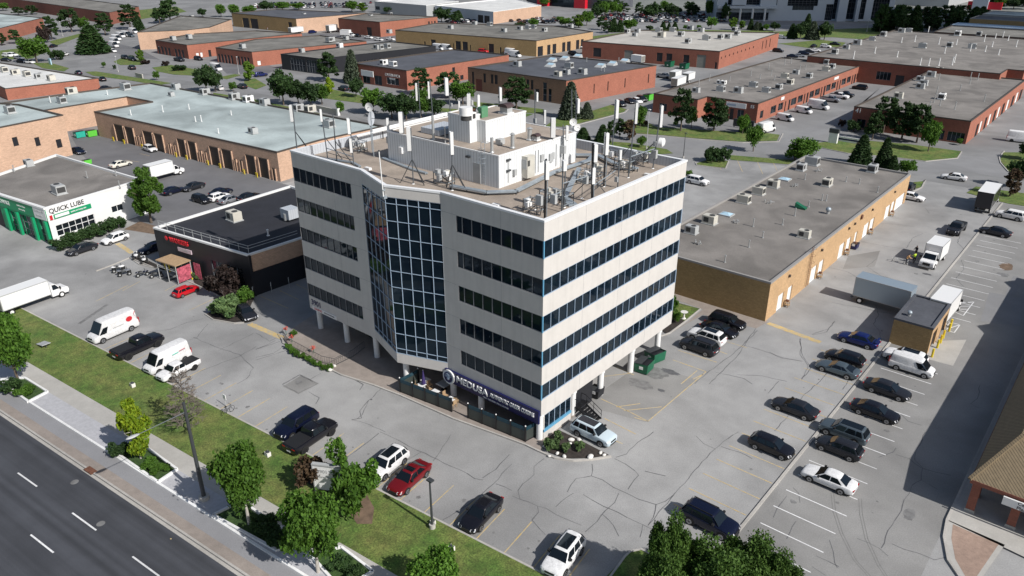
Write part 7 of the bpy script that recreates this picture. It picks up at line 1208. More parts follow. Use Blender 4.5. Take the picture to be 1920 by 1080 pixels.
def dumpster(px, py, rz, label, m='dgreen', s=1.0, lid=True, nm='dumpster', z=0):
    P = G(px, py, z + .6); t = thing(nm, label, 'dumpster', (P.x, P.y, z), rz, 'dumpsters'); k = MB(); k.mesh([(-.75 * s, -.9 * s, .12), (.75 * s, -.9 * s, .12), (.75 * s, .9 * s, .12), (-.75 * s, .9 * s, .12), (-.85 * s, -.95 * s, 1.15 * s), (.85 * s, -.95 * s, 1.35 * s), (.85 * s, .95 * s, 1.35 * s), (-.85 * s, .95 * s, 1.15 * s)], [(3, 2, 1, 0), (0, 1, 5, 4), (1, 2, 6, 5), (2, 3, 7, 6), (3, 0, 4, 7)], m); k.mesh([(-.8 * s, -.9 * s, 1.0 * s), (.8 * s, -.9 * s, 1.2 * s), (.8 * s, .9 * s, 1.2 * s), (-.8 * s, .9 * s, 1.0 * s)], [(0, 1, 2, 3)], 'black'); k.box(-.2, .25, -.97 * s, -.93 * s, .6, .95, 'white'); k.build('body', t)
    k = MB(); k.mesh([(-.9 * s, -.97 * s, 1.2 * s), (.05, -.97 * s, 1.3 * s), (.05, .97 * s, 1.3 * s), (-.9 * s, .97 * s, 1.2 * s), (-.9 * s, -.97 * s, 1.24 * s), (.05, -.97 * s, 1.34 * s), (.05, .97 * s, 1.34 * s), (-.9 * s, .97 * s, 1.24 * s)], [(3, 2, 1, 0), (4, 5, 6, 7), (0, 1, 5, 4), (1, 2, 6, 5), (2, 3, 7, 6), (3, 0, 4, 7)], 'steeld'); k.build('lid', t)
    for y in (-.6, .6):
        for x in (-.6, .6): k = MB(); k.tube((x * s, y * s - .03, .08), (x * s, y * s + .03, .08), .08, 'tyre', 8); k.build('caster', t)
dumpster(1208, 686, .1, 'dark green dumpster next to the white column under the tower', s=1.0); dumpster(1228, 667, -.25, 'dark green dumpster with open grey lid, farther under the tower', s=1.0); dumpster(1118, 733, .1, 'black grease bin under the tower beside the metal stair', 'black', .75)
dumpster(149, 253, 0, 'turquoise dumpster in the corner of the brick court', 'teal', 1.15); dumpster(171, 251, 0, 'lime green dumpster beside the turquoise one', 'lime', 1.15); dumpster(163, 303, 0, 'green bin behind the white garage roof corner', 'lime', .8)
dumpster(1255, 122, 0, 'dark green dumpster at the depot loading doors, left', 'dgreen', 1.6); dumpster(1283, 126, 0, 'dark green dumpster at the depot loading doors, right', 'dgreen', 1.6); dumpster(1215, 184, 0, 'bright green bin beside the red brick row', 'lime', 1.4)
P = G(1601, 460); dumpster(1602, 459, 0, 'blue and red wheeled bin against the tan warehouse wall', 'navy', .7)
st_ = []
for px in (1470, 1532, 1583, 1598, 1628, 1668):
    ty = along((6.2, 38.6), (6.2, 101), .5, px); k = MB()
    for x in (0, .5):
        for y in (-.3, .3): k.bar((x, y, 0), (x, y, .8), .07, 'wood')
    for z in (.3, .75): k.box(-.02, .55, -.33, .33, z, z + .05, 'wood')
    k.box(.05, .45, -.2, .2, .8, 1.0, 'rust'); st_.append(tag(k.build('pallet_stand', loc=(6.35, 38.6 + ty, 0)), '', 'wooden stand'))
rank(st_, 'small wooden stand between white doors of the tan warehouse', 'wooden stands along the tan warehouse')
# birdbath
P = G(1282, 597, .1); k = MB(); k.tube((0, 0, 0), (0, 0, .12), .3, 'stone', 14, .18); k.tube((0, 0, .12), (0, 0, .8), .12, 'stone', 12, .09); k.tube((0, 0, .8), (0, 0, .95), .12, 'stone', 16, .48); tag(k.build('bird_bath', loc=(P.x, P.y, .1)), 'pale stone bird bath on the small lawn beside the tower', 'bird bath')
# rocks in the mulch bed
rk = []
for px, py, s in ((1043, 819, .3), (1027, 842, .22), (1045, 851, .25), (1069, 833, .22), (1071, 826, .35), (1086, 826, .3), (1107, 858, .4), (1126, 850, .25), (1133, 854, .22), (1030, 856, .18), (1058, 857, .28), (1020, 838, .18), (620, 694, .4), (627, 687, .3)):
    P = G(px, py, .1); k = MB(); k.ball((0, 0, s * .25), s, s * .7, s * .5, 'stone', 8, 5, False); o = k.build('rock', loc=(P.x, P.y, .12)); o.rotation_euler.z = s * 20; rk.append(tag(o, '', 'rock'))
rank(rk[:12], 'white garden rock in the dark mulch bed', 'white rocks in the mulch bed'); rank(rk[12:], 'white rock at the end of the railing', 'rocks by the railing')
# motorcycles
def atv(px, py, rz, label, body='black', quad_=True):
    P = G(px, py, .4); t = thing('quad_bike' if quad_ else 'motorcycle', label, 'quad bike' if quad_ else 'motorcycle', (P.x, P.y, .02), rz, 'machines parked by the black shop')
    m = PAINT[body]; k = MB(); k.ball((.45, 0, .72), .45, .32 if quad_ else .14, .16, m, 12, 7); k.ball((-.1, 0, .62), .5, .2 if quad_ else .13, .22, 'steeld', 12, 7); k.ball((-.6, 0, .78), .35, .3 if quad_ else .12, .12, m, 12, 7); k.build('body', t)
    k = MB(); k.ball((-.3, 0, .86), .36, .15, .08, 'plastic', 10, 6); k.build('saddle', t); k = MB(); k.tube((.42, -.38, 1.08), (.42, .38, 1.08), .03, 'plastic', 6); k.tube((.42, 0, 1.05), (.62, 0, .5), .04, 'steeld', 6); k.build('handlebar', t)
    for x in (.65, -.62):
        for y in ((-.42, .42) if quad_ else (0,)): k = MB(); wd = .13 if quad_ else .06; k.tube((x, y - wd, .29), (x, y + wd, .29), .29, 'tyre', 14); k.tube((x, y - wd - .006, .29), (x, y + wd + .006, .29), .13, 'acg', 10); k.build('wheel', t)
atv(222, 504, 1.2, 'white and black quad bike, rear one of the pair on the lot', 'white'); atv(233, 511, 1.2, 'grey quad bike, front one of the pair on the lot', 'silver'); atv(255, 480, -.4, 'white quad bike on the mulch strip, upper one', 'white'); atv(270, 488, -.4, 'white quad bike on the mulch strip, lower one', 'white'); atv(267, 514, 1.3, 'dark blue motorcycle standing on the lot', 'navy', False); atv(293, 516, 1.2, 'black motorcycle nearest the yellow bollards', 'black', False)
# people by the white truck
def person(px, py, rz, label, top, legs, lean=0.0, arms=.3):
    P = G(px, py); J = dict(pel=(0, 0, .93), chest=(lean * .35, 0, 1.32), neck=(lean * .5, 0, 1.5), head=(lean * .62, 0, 1.62), crown=(lean * .64, 0, 1.76)); V, E, Rr = [], [], []
    def a(p, r_, par=None): V.append(p); Rr.append(r_); (E.append((par, len(V) - 1)) if par is not None else None); return len(V) - 1
    pe = a(J['pel'], .155); ch = a(J['chest'], .17, pe); ne = a(J['neck'], .065, ch); hd = a(J['head'], .095, ne); a(J['crown'], .085, hd)
    for s in (1, -1):
        h = a((0, s * .1, .86), .105, pe); kn = a((.08 * s + .03, s * .12, .48), .07, h); an = a((-.05 * s, s * .12, .08), .05, kn); a((.12 - .05 * s, s * .13, .04), .045, an)
        sh = a((J['chest'][0], s * .2, 1.4), .07, ch); el = a((J['chest'][0] + arms * .5, s * .27, 1.14), .05, sh); wr = a((J['chest'][0] + arms + .1, s * .22, 1.0 + arms * .2), .038, el); a((J['chest'][0] + arms + .2, s * .21, 1.0 + arms * .2), .042, wr)
    me = bpy.data.meshes.new('person'); me.from_pydata(V, E, []); o = bpy.data.objects.new('person', me); COL.objects.link(o); md = o.modifiers.new('skin', 'SKIN'); md.use_smooth_shade = True; sv = me.skin_vertices[0].data
    for i, r__ in enumerate(Rr): sv[i].radius = (r__, r__)
    sv[0].use_root = True; s_ = o.modifiers.new('sub', 'SUBSURF'); s_.levels = s_.render_levels = 1; bpy.context.view_layer.update(); dg = bpy.context.evaluated_depsgraph_get(); m2 = bpy.data.meshes.new_from_object(o.evaluated_get(dg)); o.modifiers.clear(); o.data = m2; m2.materials.clear()
    for m in (top, legs, M['skin'], M['hair'], M['plastic']): m2.materials.append(m)
    for p in m2.polygons:
        z = p.center.z; x = p.center.x - J['chest'][0]; y = abs(p.center.y); p.use_smooth = True
        p.material_index = 3 if z > 1.66 or (z > 1.55 and x < lean * .2 - .02) else 2 if z > 1.47 or (x > arms * .8 + .02 and z > .85 and y > .15) else 0 if z > .98 else 4 if z < .09 else 1
    o.location = (P.x, P.y, 0); o.rotation_euler.z = rz; return tag(o, label, 'person', 'people by the white truck')
person(1698, 496, .6, 'person in tan orange top bending over a frame beside the truck', M['orange'], M['denim'], .5, .35); person(1713, 493, 2.6, 'person in bright hi-vis yellow vest beside the truck cab', M['hivis'], M['denim'], .1, .3); person(1716, 480, -2, 'person in dark clothes behind the one in hi-vis', M['denim'], M['denim'], .1, .2)
P = G(1687, 493); k = MB()
for a, b in (((0, 0, .5), (2.2, .2, .5)), ((0, .7, .5), (2.2, .9, .5)), ((0, 0, .5), (0, .7, .5)), ((2.2, .2, .5), (2.2, .9, .5)), ((.7, .05, .5), (.7, .75, .5)), ((1.4, .1, .5), (1.4, .8, .5)), ((0, 0, 0), (.2, 0, .5)), ((2.2, .2, 0), (2.0, .2, .5)), ((0, .7, 0), (.2, .7, .5)), ((2.2, .9, 0), (2.0, .9, .5))): k.bar(a, b, .05, 'acg')
tag(k.build('pipe_rack', loc=(P.x - 1.2, P.y - .3, 0)), 'pale metal rack lying on the asphalt by the workers', 'rack')
for px, py, w_, l in ((1393, 241, 5.5, 'dark low monument sign before the red brick row'), (1354, 62, 2, 'x'),):
    if l == 'x': continue
    P = G(px, py); k = MB(); k.box(-w_ / 2, w_ / 2, -.15, .15, .3, 2.2, 'steeld'); k.box(-w_ / 2 + .2, -w_ / 2 + .4, -.1, .1, 0, .3, 'steeld'); k.box(w_ / 2 - .4, w_ / 2 - .2, -.1, .1, 0, .3, 'steeld'); tag(k.build('monument_sign', loc=(P.x, P.y, .05)), l, 'sign')
P = G(1561, 268); k = MB(); k.box(-1.0, 1.0, -.4, .4, 0, 2.4, 'white'); k.box(-1.1, 1.1, -.5, .5, 2.4, 3.4, 'steeld'); s9 = tag(k.build('pylon_sign', loc=(P.x, P.y, .05)), 'white pylon sign with dark top by the side street', 'sign')
P = G(1595, 268); k = MB(); k.box(-3, 3, -.15, .15, 0, 1.2, 'white'); k.box(-3, 3, -.16, -.15, .4, .8, 'navy'); tag(k.build('low_sign_wall', loc=(P.x, P.y, .05)), 'low white sign wall right of the pylon sign', 'sign')
P = G(95, 121); k = MB(); k.box(-1, 1, -.2, .2, 0, 2.2, 'skyl'); tag(k.build('blue_sign', loc=(P.x, P.y, .05)), 'bright blue sign by the upper left trees', 'sign')
P = G(262, 146); k = MB(); k.box(-2.5, 2.5, -.2, .2, 0, 1.5, 'conc'); tag(k.build('low_sign_wall', loc=(P.x, P.y, .05)), 'low grey sign wall beside the curving street', 'sign')
P = G(612, 212); k = MB(); k.box(-5.5, 5.5, -.2, .2, 0, 1.6, 'conc'); k.box(5.0, 5.7, -.4, .4, 0, 2, 'white'); tag(k.build('screen_wall', loc=(P.x, P.y, .05)), 'long grey screen wall behind the garage row roof', 'wall')
# ---------------------------------------------------------------- trees and shrubs
def leafcloud(pts, size, m, up=.4, rnd=None, seed=0, asp=1.5):
    rg = random.Random(seed); b = MB(); V = b.v; F = b.f
    for p in pts:
        s = size * rg.uniform(.6, 1.25); n = Vector((rg.gauss(0, 1), rg.gauss(0, 1), rg.gauss(0, 1) + up)).normalized(); a = n.orthogonal().normalized(); t = rg.uniform(0, 6.28); c_, s_ = math.cos(t), math.sin(t); c = n.cross(a); u = (a * c_ + c * s_) * s * asp / 2; v = (c * c_ - a * s_) * s / 2; i = len(V)
        bend = n * s * .18
        V += [tuple(p - u), tuple(p + v + bend), tuple(p + u), tuple(p - v + bend)]; F.append((i, i + 1, i + 2, i + 3))
    b.m = [b.mi(m)] * len(F); b.sm = [False] * len(F); return b
def crown_pts(kind, seed, n):
    rg = random.Random(seed); out_ = []
    if kind == 'round':
        cl = []
        for _ in range(46):
            d = Vector((rg.gauss(0, 1), rg.gauss(0, 1), rg.gauss(0, 1))).normalized(); r_ = rg.uniform(.45, .95) if rg.random() < .85 else rg.uniform(0, .4); c = Vector((d.x * .42 * r_, d.y * .42 * r_, .62 + d.z * .36 * r_)); cl.append((c, rg.uniform(.09, .17)))
        for _ in range(n): c, r_ = rg.choice(cl); d = Vector((rg.gauss(0, 1), rg.gauss(0, 1), rg.gauss(0, .8))).normalized(); out_.append(c + d * r_ * rg.uniform(.5, 1.12) * (1.25 if rg.random() < .08 else 1))
    elif kind == 'cone':       # spruce / pine with layered boughs
        lay = 13
        for _ in range(n):
            l = int(rg.random() ** 1.35 * lay); z0 = .1 + .88 * l / lay; rr = .32 * (1 - z0) ** .75 + .02; a = rg.choice(range(9)) * .698 + l * 1.1 + rg.gauss(0, .17); q = rg.random() ** .6; out_.append(Vector((math.cos(a) * rr * q, math.sin(a) * rr * q, z0 - .07 * q + rg.gauss(0, .012) + .03)))
    elif kind == 'pine':       # broad irregular Austrian pine
        cl = []
        for _ in range(40): 
            z = rg.uniform(.22, .97); rr = (.40 * (1 - ((z - .35) / .68) ** 2 * .8) if z > .35 else .36) * rg.uniform(.5, 1); a = rg.uniform(0, 6.28); cl.append((Vector((math.cos(a) * rr, math.sin(a) * rr, z)), rg.uniform(.07, .14)))
        for _ in range(n): c, r_ = rg.choice(cl); d = Vector((rg.gauss(0, 1), rg.gauss(0, 1), rg.gauss(0, .55))); d = d.normalized(); out_.append(c + Vector((d.x * r_, d.y * r_, d.z * r_ * .6)) * rg.uniform(.3, 1.05))
    elif kind == 'oval':
        cl = []
        for _ in range(34): z = rg.uniform(.18, .97); rr = .30 * math.sin(math.pi * min(1, (z - .08) / .95)) ** .7 * rg.uniform(.3, 1.0); a = rg.uniform(0, 6.28); cl.append((Vector((math.cos(a) * rr, math.sin(a) * rr, z)), rg.uniform(.06, .12)))
        for _ in range(n): c, r_ = rg.choice(cl); d = Vector((rg.gauss(0, 1), rg.gauss(0, 1), rg.gauss(0, .9))).normalized(); out_.append(c + d * r_ * rg.uniform(.4, 1.05))
    elif kind == 'bush':
        cl = [(Vector((rg.uniform(-.38, .38), rg.uniform(-.38, .38), rg.uniform(.25, .72))), rg.uniform(.14, .24)) for _ in range(16)]
        for _ in range(n): c, r_ = rg.choice(cl); d = Vector((rg.gauss(0, 1), rg.gauss(0, 1), rg.gauss(0, 1))).normalized(); q = c + d * r_ * rg.uniform(.5, 1.05); out_.append(Vector((q.x, q.y, max(.02, q.z))))
    return out_
TP = {}
def tproto(key, kind, leaf, n, size, trunk='bark', th=.25, tr=.03, seed=1, limbs=7, open_=False):
    t = thing('deciduous_tree' if kind in ('round', 'oval') else 'conifer_tree' if kind in ('cone', 'pine') else 'shrub', 'x', 'tree' if kind != 'bush' else 'shrub', (0, 0, 0)); leafcloud(crown_pts(kind, seed, n), size, LEAF[leaf], seed=seed + 5, asp=1.5 if kind != 'cone' else 2.4).build('crown' if kind != 'bush' else 'foliage', t)
    k = MB(); rg = random.Random(seed)
    if kind != 'bush':
        top = .9 if kind in ('cone',) else .62; k.tube((0, 0, 0), (.005, .005, top * .55), tr, trunk, 8, tr * .6, False); k.tube((.005, .005, top * .55), (0, 0, top), tr * .6, trunk, 6, tr * .15, False)
        for i in range(limbs): a = rg.uniform(0, 6.28); z = rg.uniform(th, top * .8); L = rg.uniform(.18, .34); k.tube((0, 0, z), (math.cos(a) * L, math.sin(a) * L, z + rg.uniform(.05, .22)), tr * .42, trunk, 5, tr * .1, False)
        k.build('trunk', t)
    else:
        for i in range(5): a = rg.uniform(0, 6.28); k.tube((0, 0, 0), (math.cos(a) * .2, math.sin(a) * .2, .4), .03, trunk, 5, .01, False)
        k.build('stem', t)
    TP[key] = t; index_kids(t); t['fresh'] = 1; return t
tproto('big', 'round', 'dec', 9000, .040, th=.2, seed=3); tproto('big2', 'round', 'dec', 9000, .038, 'barkw', seed=8); tproto('mid', 'round', 'dec', 2600, .062, seed=4); tproto('midd', 'round', 'dark', 2600, .065, seed=6); tproto('lite', 'oval', 'lite', 2200, .06, seed=9)
tproto('yel', 'oval', 'yel', 4200, .05, 'barkw', .2, .022, seed=12); tproto('cone', 'cone', 'dark', 3600, .045, seed=14, tr=.02); tproto('spruce', 'cone', 'blue', 3600, .045, seed=15, tr=.02); tproto('pine', 'pine', 'dark', 3600, .055, seed=16); tproto('pine2', 'pine', 'dark', 3600, .055, seed=21); tproto('lube', 'oval', 'dec', 9000, .035, seed=18); tproto('near', 'round', 'oliv', 30000, .028, seed=23, tr=.02)
tproto('bush', 'bush', 'dec', 1500, .10, seed=31); tproto('bushp', 'bush', 'pur', 2200, .09, seed=32); tproto('bushj', 'bush', 'jun', 2200, .10, seed=33); tproto('bushb', 'bush', 'brn', 1400, .09, seed=34); tproto('bushd', 'bush', 'dark', 1800, .09, seed=35); tproto('sparse', 'oval', 'dec', 1300, .05, seed=37, tr=.015, limbs=16); tproto('brn', 'oval', 'brn', 1500, .06, seed=38)
TREES = []
def tree(key, bx_, by_, top, wpx, label=None, z=0.0, rz=None, group=None, H=None):
    P = G(bx_, by_); H = H or max(.4, tall((bx_, by_), top)); Wd = wpx * scale_at(P + Vector((0, 0, H / 2))); nat = {'big': 1.1, 'big2': 1.1, 'mid': 1.05, 'midd': 1.05, 'lite': .74, 'yel': .76, 'cone': .62, 'spruce': .62, 'pine': .96, 'pine2': .96, 'lube': .74, 'near': 1.12, 'sparse': .76, 'brn': .72}.get(key, 1.05); H *= .92 if key in ('big', 'big2', 'mid', 'midd', 'near') else 1.0
    src = TP[key]; sxy = Wd / nat; P.z = z; rz = random.uniform(0, 6.28) if rz is None else rz
    if src.get('fresh'): del src['fresh']; o = src; o.location = P; o.rotation_euler.z = rz; o.scale = (sxy, sxy, H)
    else: o = dup(src, P, rz, sc=(sxy, sxy, H))
    if label: o['label'] = label
    if group: o['group'] = group
    o['category'] = 'tree' if not key.startswith('bush') else 'shrub'; TREES.append(o); return o
random.seed(5)
# near
tree('big', 37, 722, 572, 105, 'large leafy tree with pale trunk at the left edge by the pavement', z=.15); tree('yel', 265, 862, 752, 60, 'young yellow green tree in the pavement planter', z=.15); tree('big2', 468, 985, 822, 128, 'full leafy tree left of the sign, beside the tall street lamp', z=.15); tree('big2', 597, 1075, 915, 150, 'full leafy tree in front of the white leasing sign', z=.15); tree('big2', 822, 1150, 1030, 130, 'leafy tree cut by the bottom edge of the view', z=.15)
tree('near', 1244, 1125, 968, 105, 'olive green bushy tree at the bottom, left and tallest of three', z=.15); tree('near', 1312, 1150, 1024, 165, 'olive green bushy tree at the bottom, middle of three', z=.15); tree('near', 1350, 1180, 1035, 180, 'olive green bushy tree at the bottom edge, low one filling the gap', z=.15); tree('near', 1440, 1170, 1045, 130, 'olive green bushy tree at the bottom, lowest on the right', z=.15); tree('near', 1235, 1170, 1035, 130, 'olive green bushy tree at the bottom, lowest on the left', z=.15); tree('near', 1392, 1150, 1012, 160, 'olive green bushy tree at the bottom, right of three', z=.15)
tree('lube', 284, 418, 316, 66, 'dense conical green tree against the white garage wall'); tree('sparse', 640, 925, 828, 62, 'thin open tree behind the white leasing sign', z=.15); tree('bush', 668, 960, 880, 78, 'green bush right of the leasing sign', z=.15); tree('bush', 672, 935, 865, 70, 'second green bush between the leasing sign and the white SUV', z=.15); tree('bushb', 590, 915, 858, 66, 'brownish bush left of the leasing sign', z=.15)
tree('bushp', 428, 555, 498, 66, 'dark purple leaved bush before the black shop'); tree('bush', 463, 568, 538, 34, 'bright green bush at the corner of the black shop'); tree('bushj', 372, 523, 507, 18, 'little feathery green bush by the bollards'); tree('bushj', 420, 592, 555, 62, 'pale spreading juniper in the island by the dark sedan')
hd = [tree('bushd', px, py, py - 24, 34) for px, py in ((118, 467), (135, 459), (150, 452), (168, 447), (186, 441), (205, 433), (219, 428))]; rank(hd, 'low dark green juniper along the white garage wall', 'juniper hedge of the garage')
hd = [tree('bush', px, py, py - 11, 14) for px, py in ((541, 655), (549, 662), (557, 667), (567, 672), (577, 677), (588, 683), (598, 688), (610, 693), (619, 694), (552, 630))]; rank(hd, 'small green hedge plant along the iron railing', 'hedge plants by the railing')
hd = []
for px, py in ((537, 628), (589, 664), (548, 643)):
    P = G(px, py); k = leafcloud([Vector((random.gauss(0, .13), random.gauss(0, .13), random.uniform(.7, 1.1))) for _ in range(60)], .13, M['flower'], seed=int(px)); k.tube((0, 0, 0), (0, 0, .9), .03, 'dgreen', 5); hd.append(tag(k.build('flowering_plant', loc=P), '', 'plant'))
rank(hd, 'coral red flowering plant at the iron railing', 'red flowers by the railing')
hd = [tree('bushj', px, py, py - 17, 20, z=.12) for px, py in ((1026, 838), (1044, 842), (1058, 848), (1047, 825), (1088, 846), (1033, 846))]; rank(hd, 'grassy green plant in the dark mulch bed', 'plants in the mulch bed')
tree('bush', 1262, 585, 552, 22, 'leafy shrub at the back corner of the tower'); tree('bush', 1268, 605, 578, 16, 'low shrub below the back corner of the tower')
hd = [tree('bushd', *a, z=.15) for a in ((225, 853, 832, 36), (245, 850, 835, 30), (20, 735, 712, 40), (500, 1002, 975, 44), (524, 1022, 998, 40), (488, 992, 970, 34), (455, 968, 945, 34), (540, 1012, 992, 30), (510, 988, 968, 30), (640, 1068, 1045, 40), (665, 1082, 1062, 34))]; rank(hd, 'dark clipped shrub in a pavement planter', 'planter shrubs')
hd = [tree('bush', *a, z=.15) for a in ((280, 878, 864, 26), (296, 888, 872, 28), (310, 884, 870, 22), (285, 868, 858, 20), (58, 738, 722, 26), (44, 745, 728, 26))]; rank(hd, 'low bright ground shrub in a pavement planter', 'planter ground shrubs')
pk = MB()
for poly in ([(204, 843), (272, 840), (333, 884), (297, 908)], [(0, 715), (48, 712), (90, 738), (54, 757)], [(400, 970), (452, 944), (550, 1008), (520, 1036)], [(580, 1042), (640, 1030), (700, 1076), (640, 1110)]):
    q = [G(x, y) for x, y in poly]; pk.flat(q, .165, 'plantg')
    for i in range(4):
        a, b = q[i], q[(i + 1) % 4]; d = (b - a).normalized(); pk.bar((a.x, a.y, .22), (b.x, b.y, .22), .22, 'kerbw', .26)
o = pk.build('planter_edging'); o['kind'] = 'structure'
# bare tree
P = G(357, 812); H = tall((357, 812), 690); t = thing('bare_tree', 'leafless grey brown tree on the lawn beside the street lamp', 'tree', (P.x, P.y, .15)); k = MB(); rg = random.Random(3); k.tube((0, 0, 0), (.1, .1, H * .95), .09, 'deadw', 8, .02, False); k.build('trunk', t); k = MB()
def twig(p, d, L, r_, lv):
    q = p + d * L; k.tube(p, q, r_, 'deadw', 4, r_ * .5, False)
    if lv == 0: return
    for _ in range(4 if lv > 1 else 5): d2 = (d + Vector((rg.gauss(0, .55), rg.gauss(0, .55), rg.gauss(.05, .35)))).normalized(); twig(p + d * L * rg.uniform(.35, 1), d2, L * rg.uniform(.45, .7), r_ * .68, lv - 1)
for i in range(44):
    z = H * (.14 + .80 * i / 44); a = i * 2.4 + rg.uniform(-.3, .3); L = 1.5 * (1 - z / H * .72); twig(Vector((.1 * z / H, .1 * z / H, z)), Vector((math.cos(a), math.sin(a), .35)).normalized(), L, .04, 3)
k.build('branches', t)
# mid distance: (kind, base x, base y, top y, width px)
A1_ = [('midd', 388, 172, 118, 46), ('midd', 405, 172, 128, 34), ('cone', 176, 100, 44, 62), ('pine', 198, 66, 24, 40), ('mid', 70, 118, 66, 62), ('pine', 98, 74, 30, 36), ('pine2', 135, 60, 14, 44), ('mid', 158, 58, 30, 26), ('bushd', 108, 112, 90, 26), ('bushp', 83, 80, 46, 22), ('pine', 245, 55, 8, 46), ('cone', 262, 58, 26, 22), ('pine2', 320, 42, -4, 46), ('pine', 300, 44, 14, 30), ('lite', 266, 116, 92, 19), ('bushp', 273, 120, 111, 17), ('bushp', 310, 124, 113, 12), ('bushd', 336, 132, 120, 26), ('bushd', 247, 110, 103, 13), ('mid', 294, 150, 132, 15), ('mid', 196, 127, 115, 9), ('bushd', 215, 130, 120, 6), ('lite', 467, 152, 113, 28), ('pine2', 30, 82, 54, 26), ('pine', 4, 85, 62, 24), ('mid', 6, 20, 4, 26), ('pine', 60, 27, 10, 30), ('pine2', 35, 28, 12, 26)]
rank([tree(*a) for a in A1_], 'tree or bush along the curving street at the upper left', 'greenery along the curving street')
A2__ = [('mid', 438, 172, 152, 18), ('midd', 532, 197, 126, 58), ('midd', 560, 197, 146, 42), ('midd', 584, 202, 148, 46), ('mid', 604, 196, 154, 34), ('pine', 617, 152, 98, 50), ('spruce', 662, 155, 90, 36), ('yel', 620, 176, 146, 24), ('midd', 668, 182, 144, 34), ('mid', 639, 216, 188, 20), ('mid', 700, 214, 162, 58), ('midd', 735, 222, 170, 56), ('midd', 762, 226, 172, 58), ('mid', 790, 222, 160, 44), ('pine', 790, 178, 127, 46), ('pine2', 842, 184, 132, 56), ('mid', 868, 196, 150, 54), ('midd', 815, 220, 180, 50), ('pine', 968, 206, 144, 66), ('spruce', 1069, 222, 150, 46), ('spruce', 1100, 222, 190, 28), ('bushb', 925, 210, 200, 20), ('bushd', 880, 214, 198, 30)]
rank([tree(*a) for a in A2__], 'street tree in the row behind the tower', 'street trees behind the tower')
A3_ = [('cone', 1093, 262, 238, 30), ('cone', 1129, 268, 232, 32), ('pine', 1162, 258, 222, 26), ('pine2', 1145, 262, 224, 22), ('brn', 1180, 262, 226, 34), ('mid', 1200, 240, 196, 30), ('bushb', 1206, 236, 224, 18), ('mid', 1203, 276, 254, 24), ('pine', 1276, 246, 166, 52), ('mid', 1296, 240, 200, 24), ('pine2', 1338, 246, 182, 56), ('mid', 1392, 252, 212, 26), ('mid', 1412, 284, 232, 38), ('cone', 1398, 248, 214, 24), ('bushd', 1336, 304, 272, 30), ('bushd', 1356, 303, 274, 28), ('mid', 1503, 302, 256, 60), ('bush', 1490, 300, 270, 34), ('cone', 1612, 308, 250, 44), ('cone', 1655, 312, 256, 34), ('cone', 1672, 318, 290, 26), ('mid', 1700, 330, 298, 38), ('bush', 1292, 330, 318, 12)]
rank([tree(*a) for a in A3_], 'tree on the verge of the side street right of the tower', 'verge trees right of the tower')
A4_ = [('pine', 1655, 250, 182, 58), ('pine2', 1690, 262, 190, 60), ('pine', 1718, 268, 196, 56), ('mid', 1740, 284, 222, 44), ('bushd', 1600, 246, 222, 26), ('pine2', 1635, 262, 206, 40), ('brn', 1612, 240, 215, 22), ('bushp', 1577, 238, 222, 12), ('mid', 1798, 272, 258, 14), ('midd', 1905, 352, 292, 50), ('brn', 1893, 368, 318, 40), ('midd', 1925, 300, 262, 40)]
rank([tree(*a) for a in A4_], 'tree of the pine clump at the right', 'pine clump at the right')
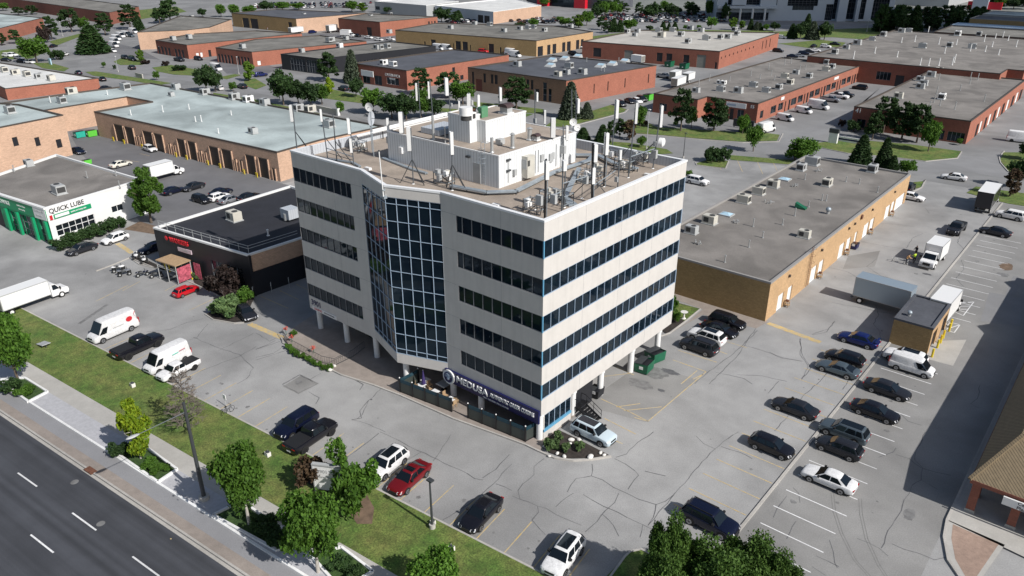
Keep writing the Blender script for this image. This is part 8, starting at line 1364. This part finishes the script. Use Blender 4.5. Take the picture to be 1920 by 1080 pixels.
A5_ = [('cone', 1484, 72, 43, 22), ('midd', 1500, 74, 38, 32), ('spruce', 1522, 74, 38, 28), ('midd', 1545, 75, 38, 32), ('cone', 1512, 60, 24, 20), ('lite', 1375, 56, 32, 22), ('lite', 1390, 54, 38, 16), ('mid', 1333, 54, 30, 26), ('cone', 1407, 56, 34, 14), ('cone', 1424, 57, 42, 14), ('spruce', 1418, 57, 40, 16), ('mid', 1436, 58, 44, 16), ('midd', 1452, 58, 40, 22), ('cone', 1243, 56, 38, 14), ('cone', 1254, 56, 42, 10), ('cone', 1265, 56, 40, 14), ('bushd', 1218, 56, 46, 12), ('cone', 1150, 60, 32, 20), ('cone', 1162, 60, 36, 18), ('mid', 1182, 58, 34, 32), ('mid', 1285, 56, 46, 12), ('mid', 1310, 55, 46, 12), ('pine', 1140, 62, 40, 26), ('pine', 1128, 56, 30, 26), ('lite', 1085, 52, 26, 30), ('mid', 1100, 48, 18, 28), ('mid', 1060, 50, 32, 30), ('mid', 1000, 52, 34, 24), ('midd', 975, 54, 40, 24), ('mid', 1050, 40, 30, 20), ('midd', 828, 42, 12, 34), ('pine', 842, 42, 16, 28), ('cone', 860, 40, 18, 22), ('cone', 855, 42, 20, 16), ('mid', 930, 38, 26, 30), ('midd', 730, 26, 10, 24), ('cone', 772, 28, 12, 12), ('cone', 790, 28, 14, 12), ('midd', 750, 26, 18, 30), ('midd', 380, 32, 14, 20), ('mid', 415, 32, 6, 24), ('mid', 440, 32, 6, 26), ('mid', 470, 32, 8, 30), ('midd', 500, 22, 0, 34), ('mid', 530, 20, 2, 34), ('mid', 560, 18, 4, 30), ('mid', 660, 22, 0, 30), ('lite', 680, 22, 4, 24), ('mid', 1020, 12, -4, 22)]
rank([tree(*a) for a in A5_], 'distant tree near the top of the view', 'distant trees near the top')
rg = random.Random(9); A6_ = []
for i in range(26): x = rg.uniform(1640, 1850); A6_.append((rg.choice(('pine', 'midd', 'pine2', 'cone')), x, rg.uniform(46, 62) if x < 1800 else rg.uniform(30, 52), rg.uniform(6, 26), rg.uniform(24, 44)))
for i in range(30): x = rg.uniform(1110, 1345); A6_.append((rg.choice(('midd', 'mid', 'pine')), x, rg.uniform(22, 34), rg.uniform(-4, 12), rg.uniform(18, 32)))
for i in range(12): A6_.append((rg.choice(('mid', 'lite', 'midd')), rg.uniform(1855, 1930), rg.uniform(8, 18), rg.uniform(-14, -2), rg.uniform(24, 40)))
for i in range(10): A6_.append((rg.choice(('mid', 'midd')), rg.uniform(1345, 1372), rg.uniform(20, 40), rg.uniform(0, 14), rg.uniform(16, 26)))
rank([tree(*a) for a in A6_], 'distant tree of the belt before the mall and offices', 'tree belt before the mall')
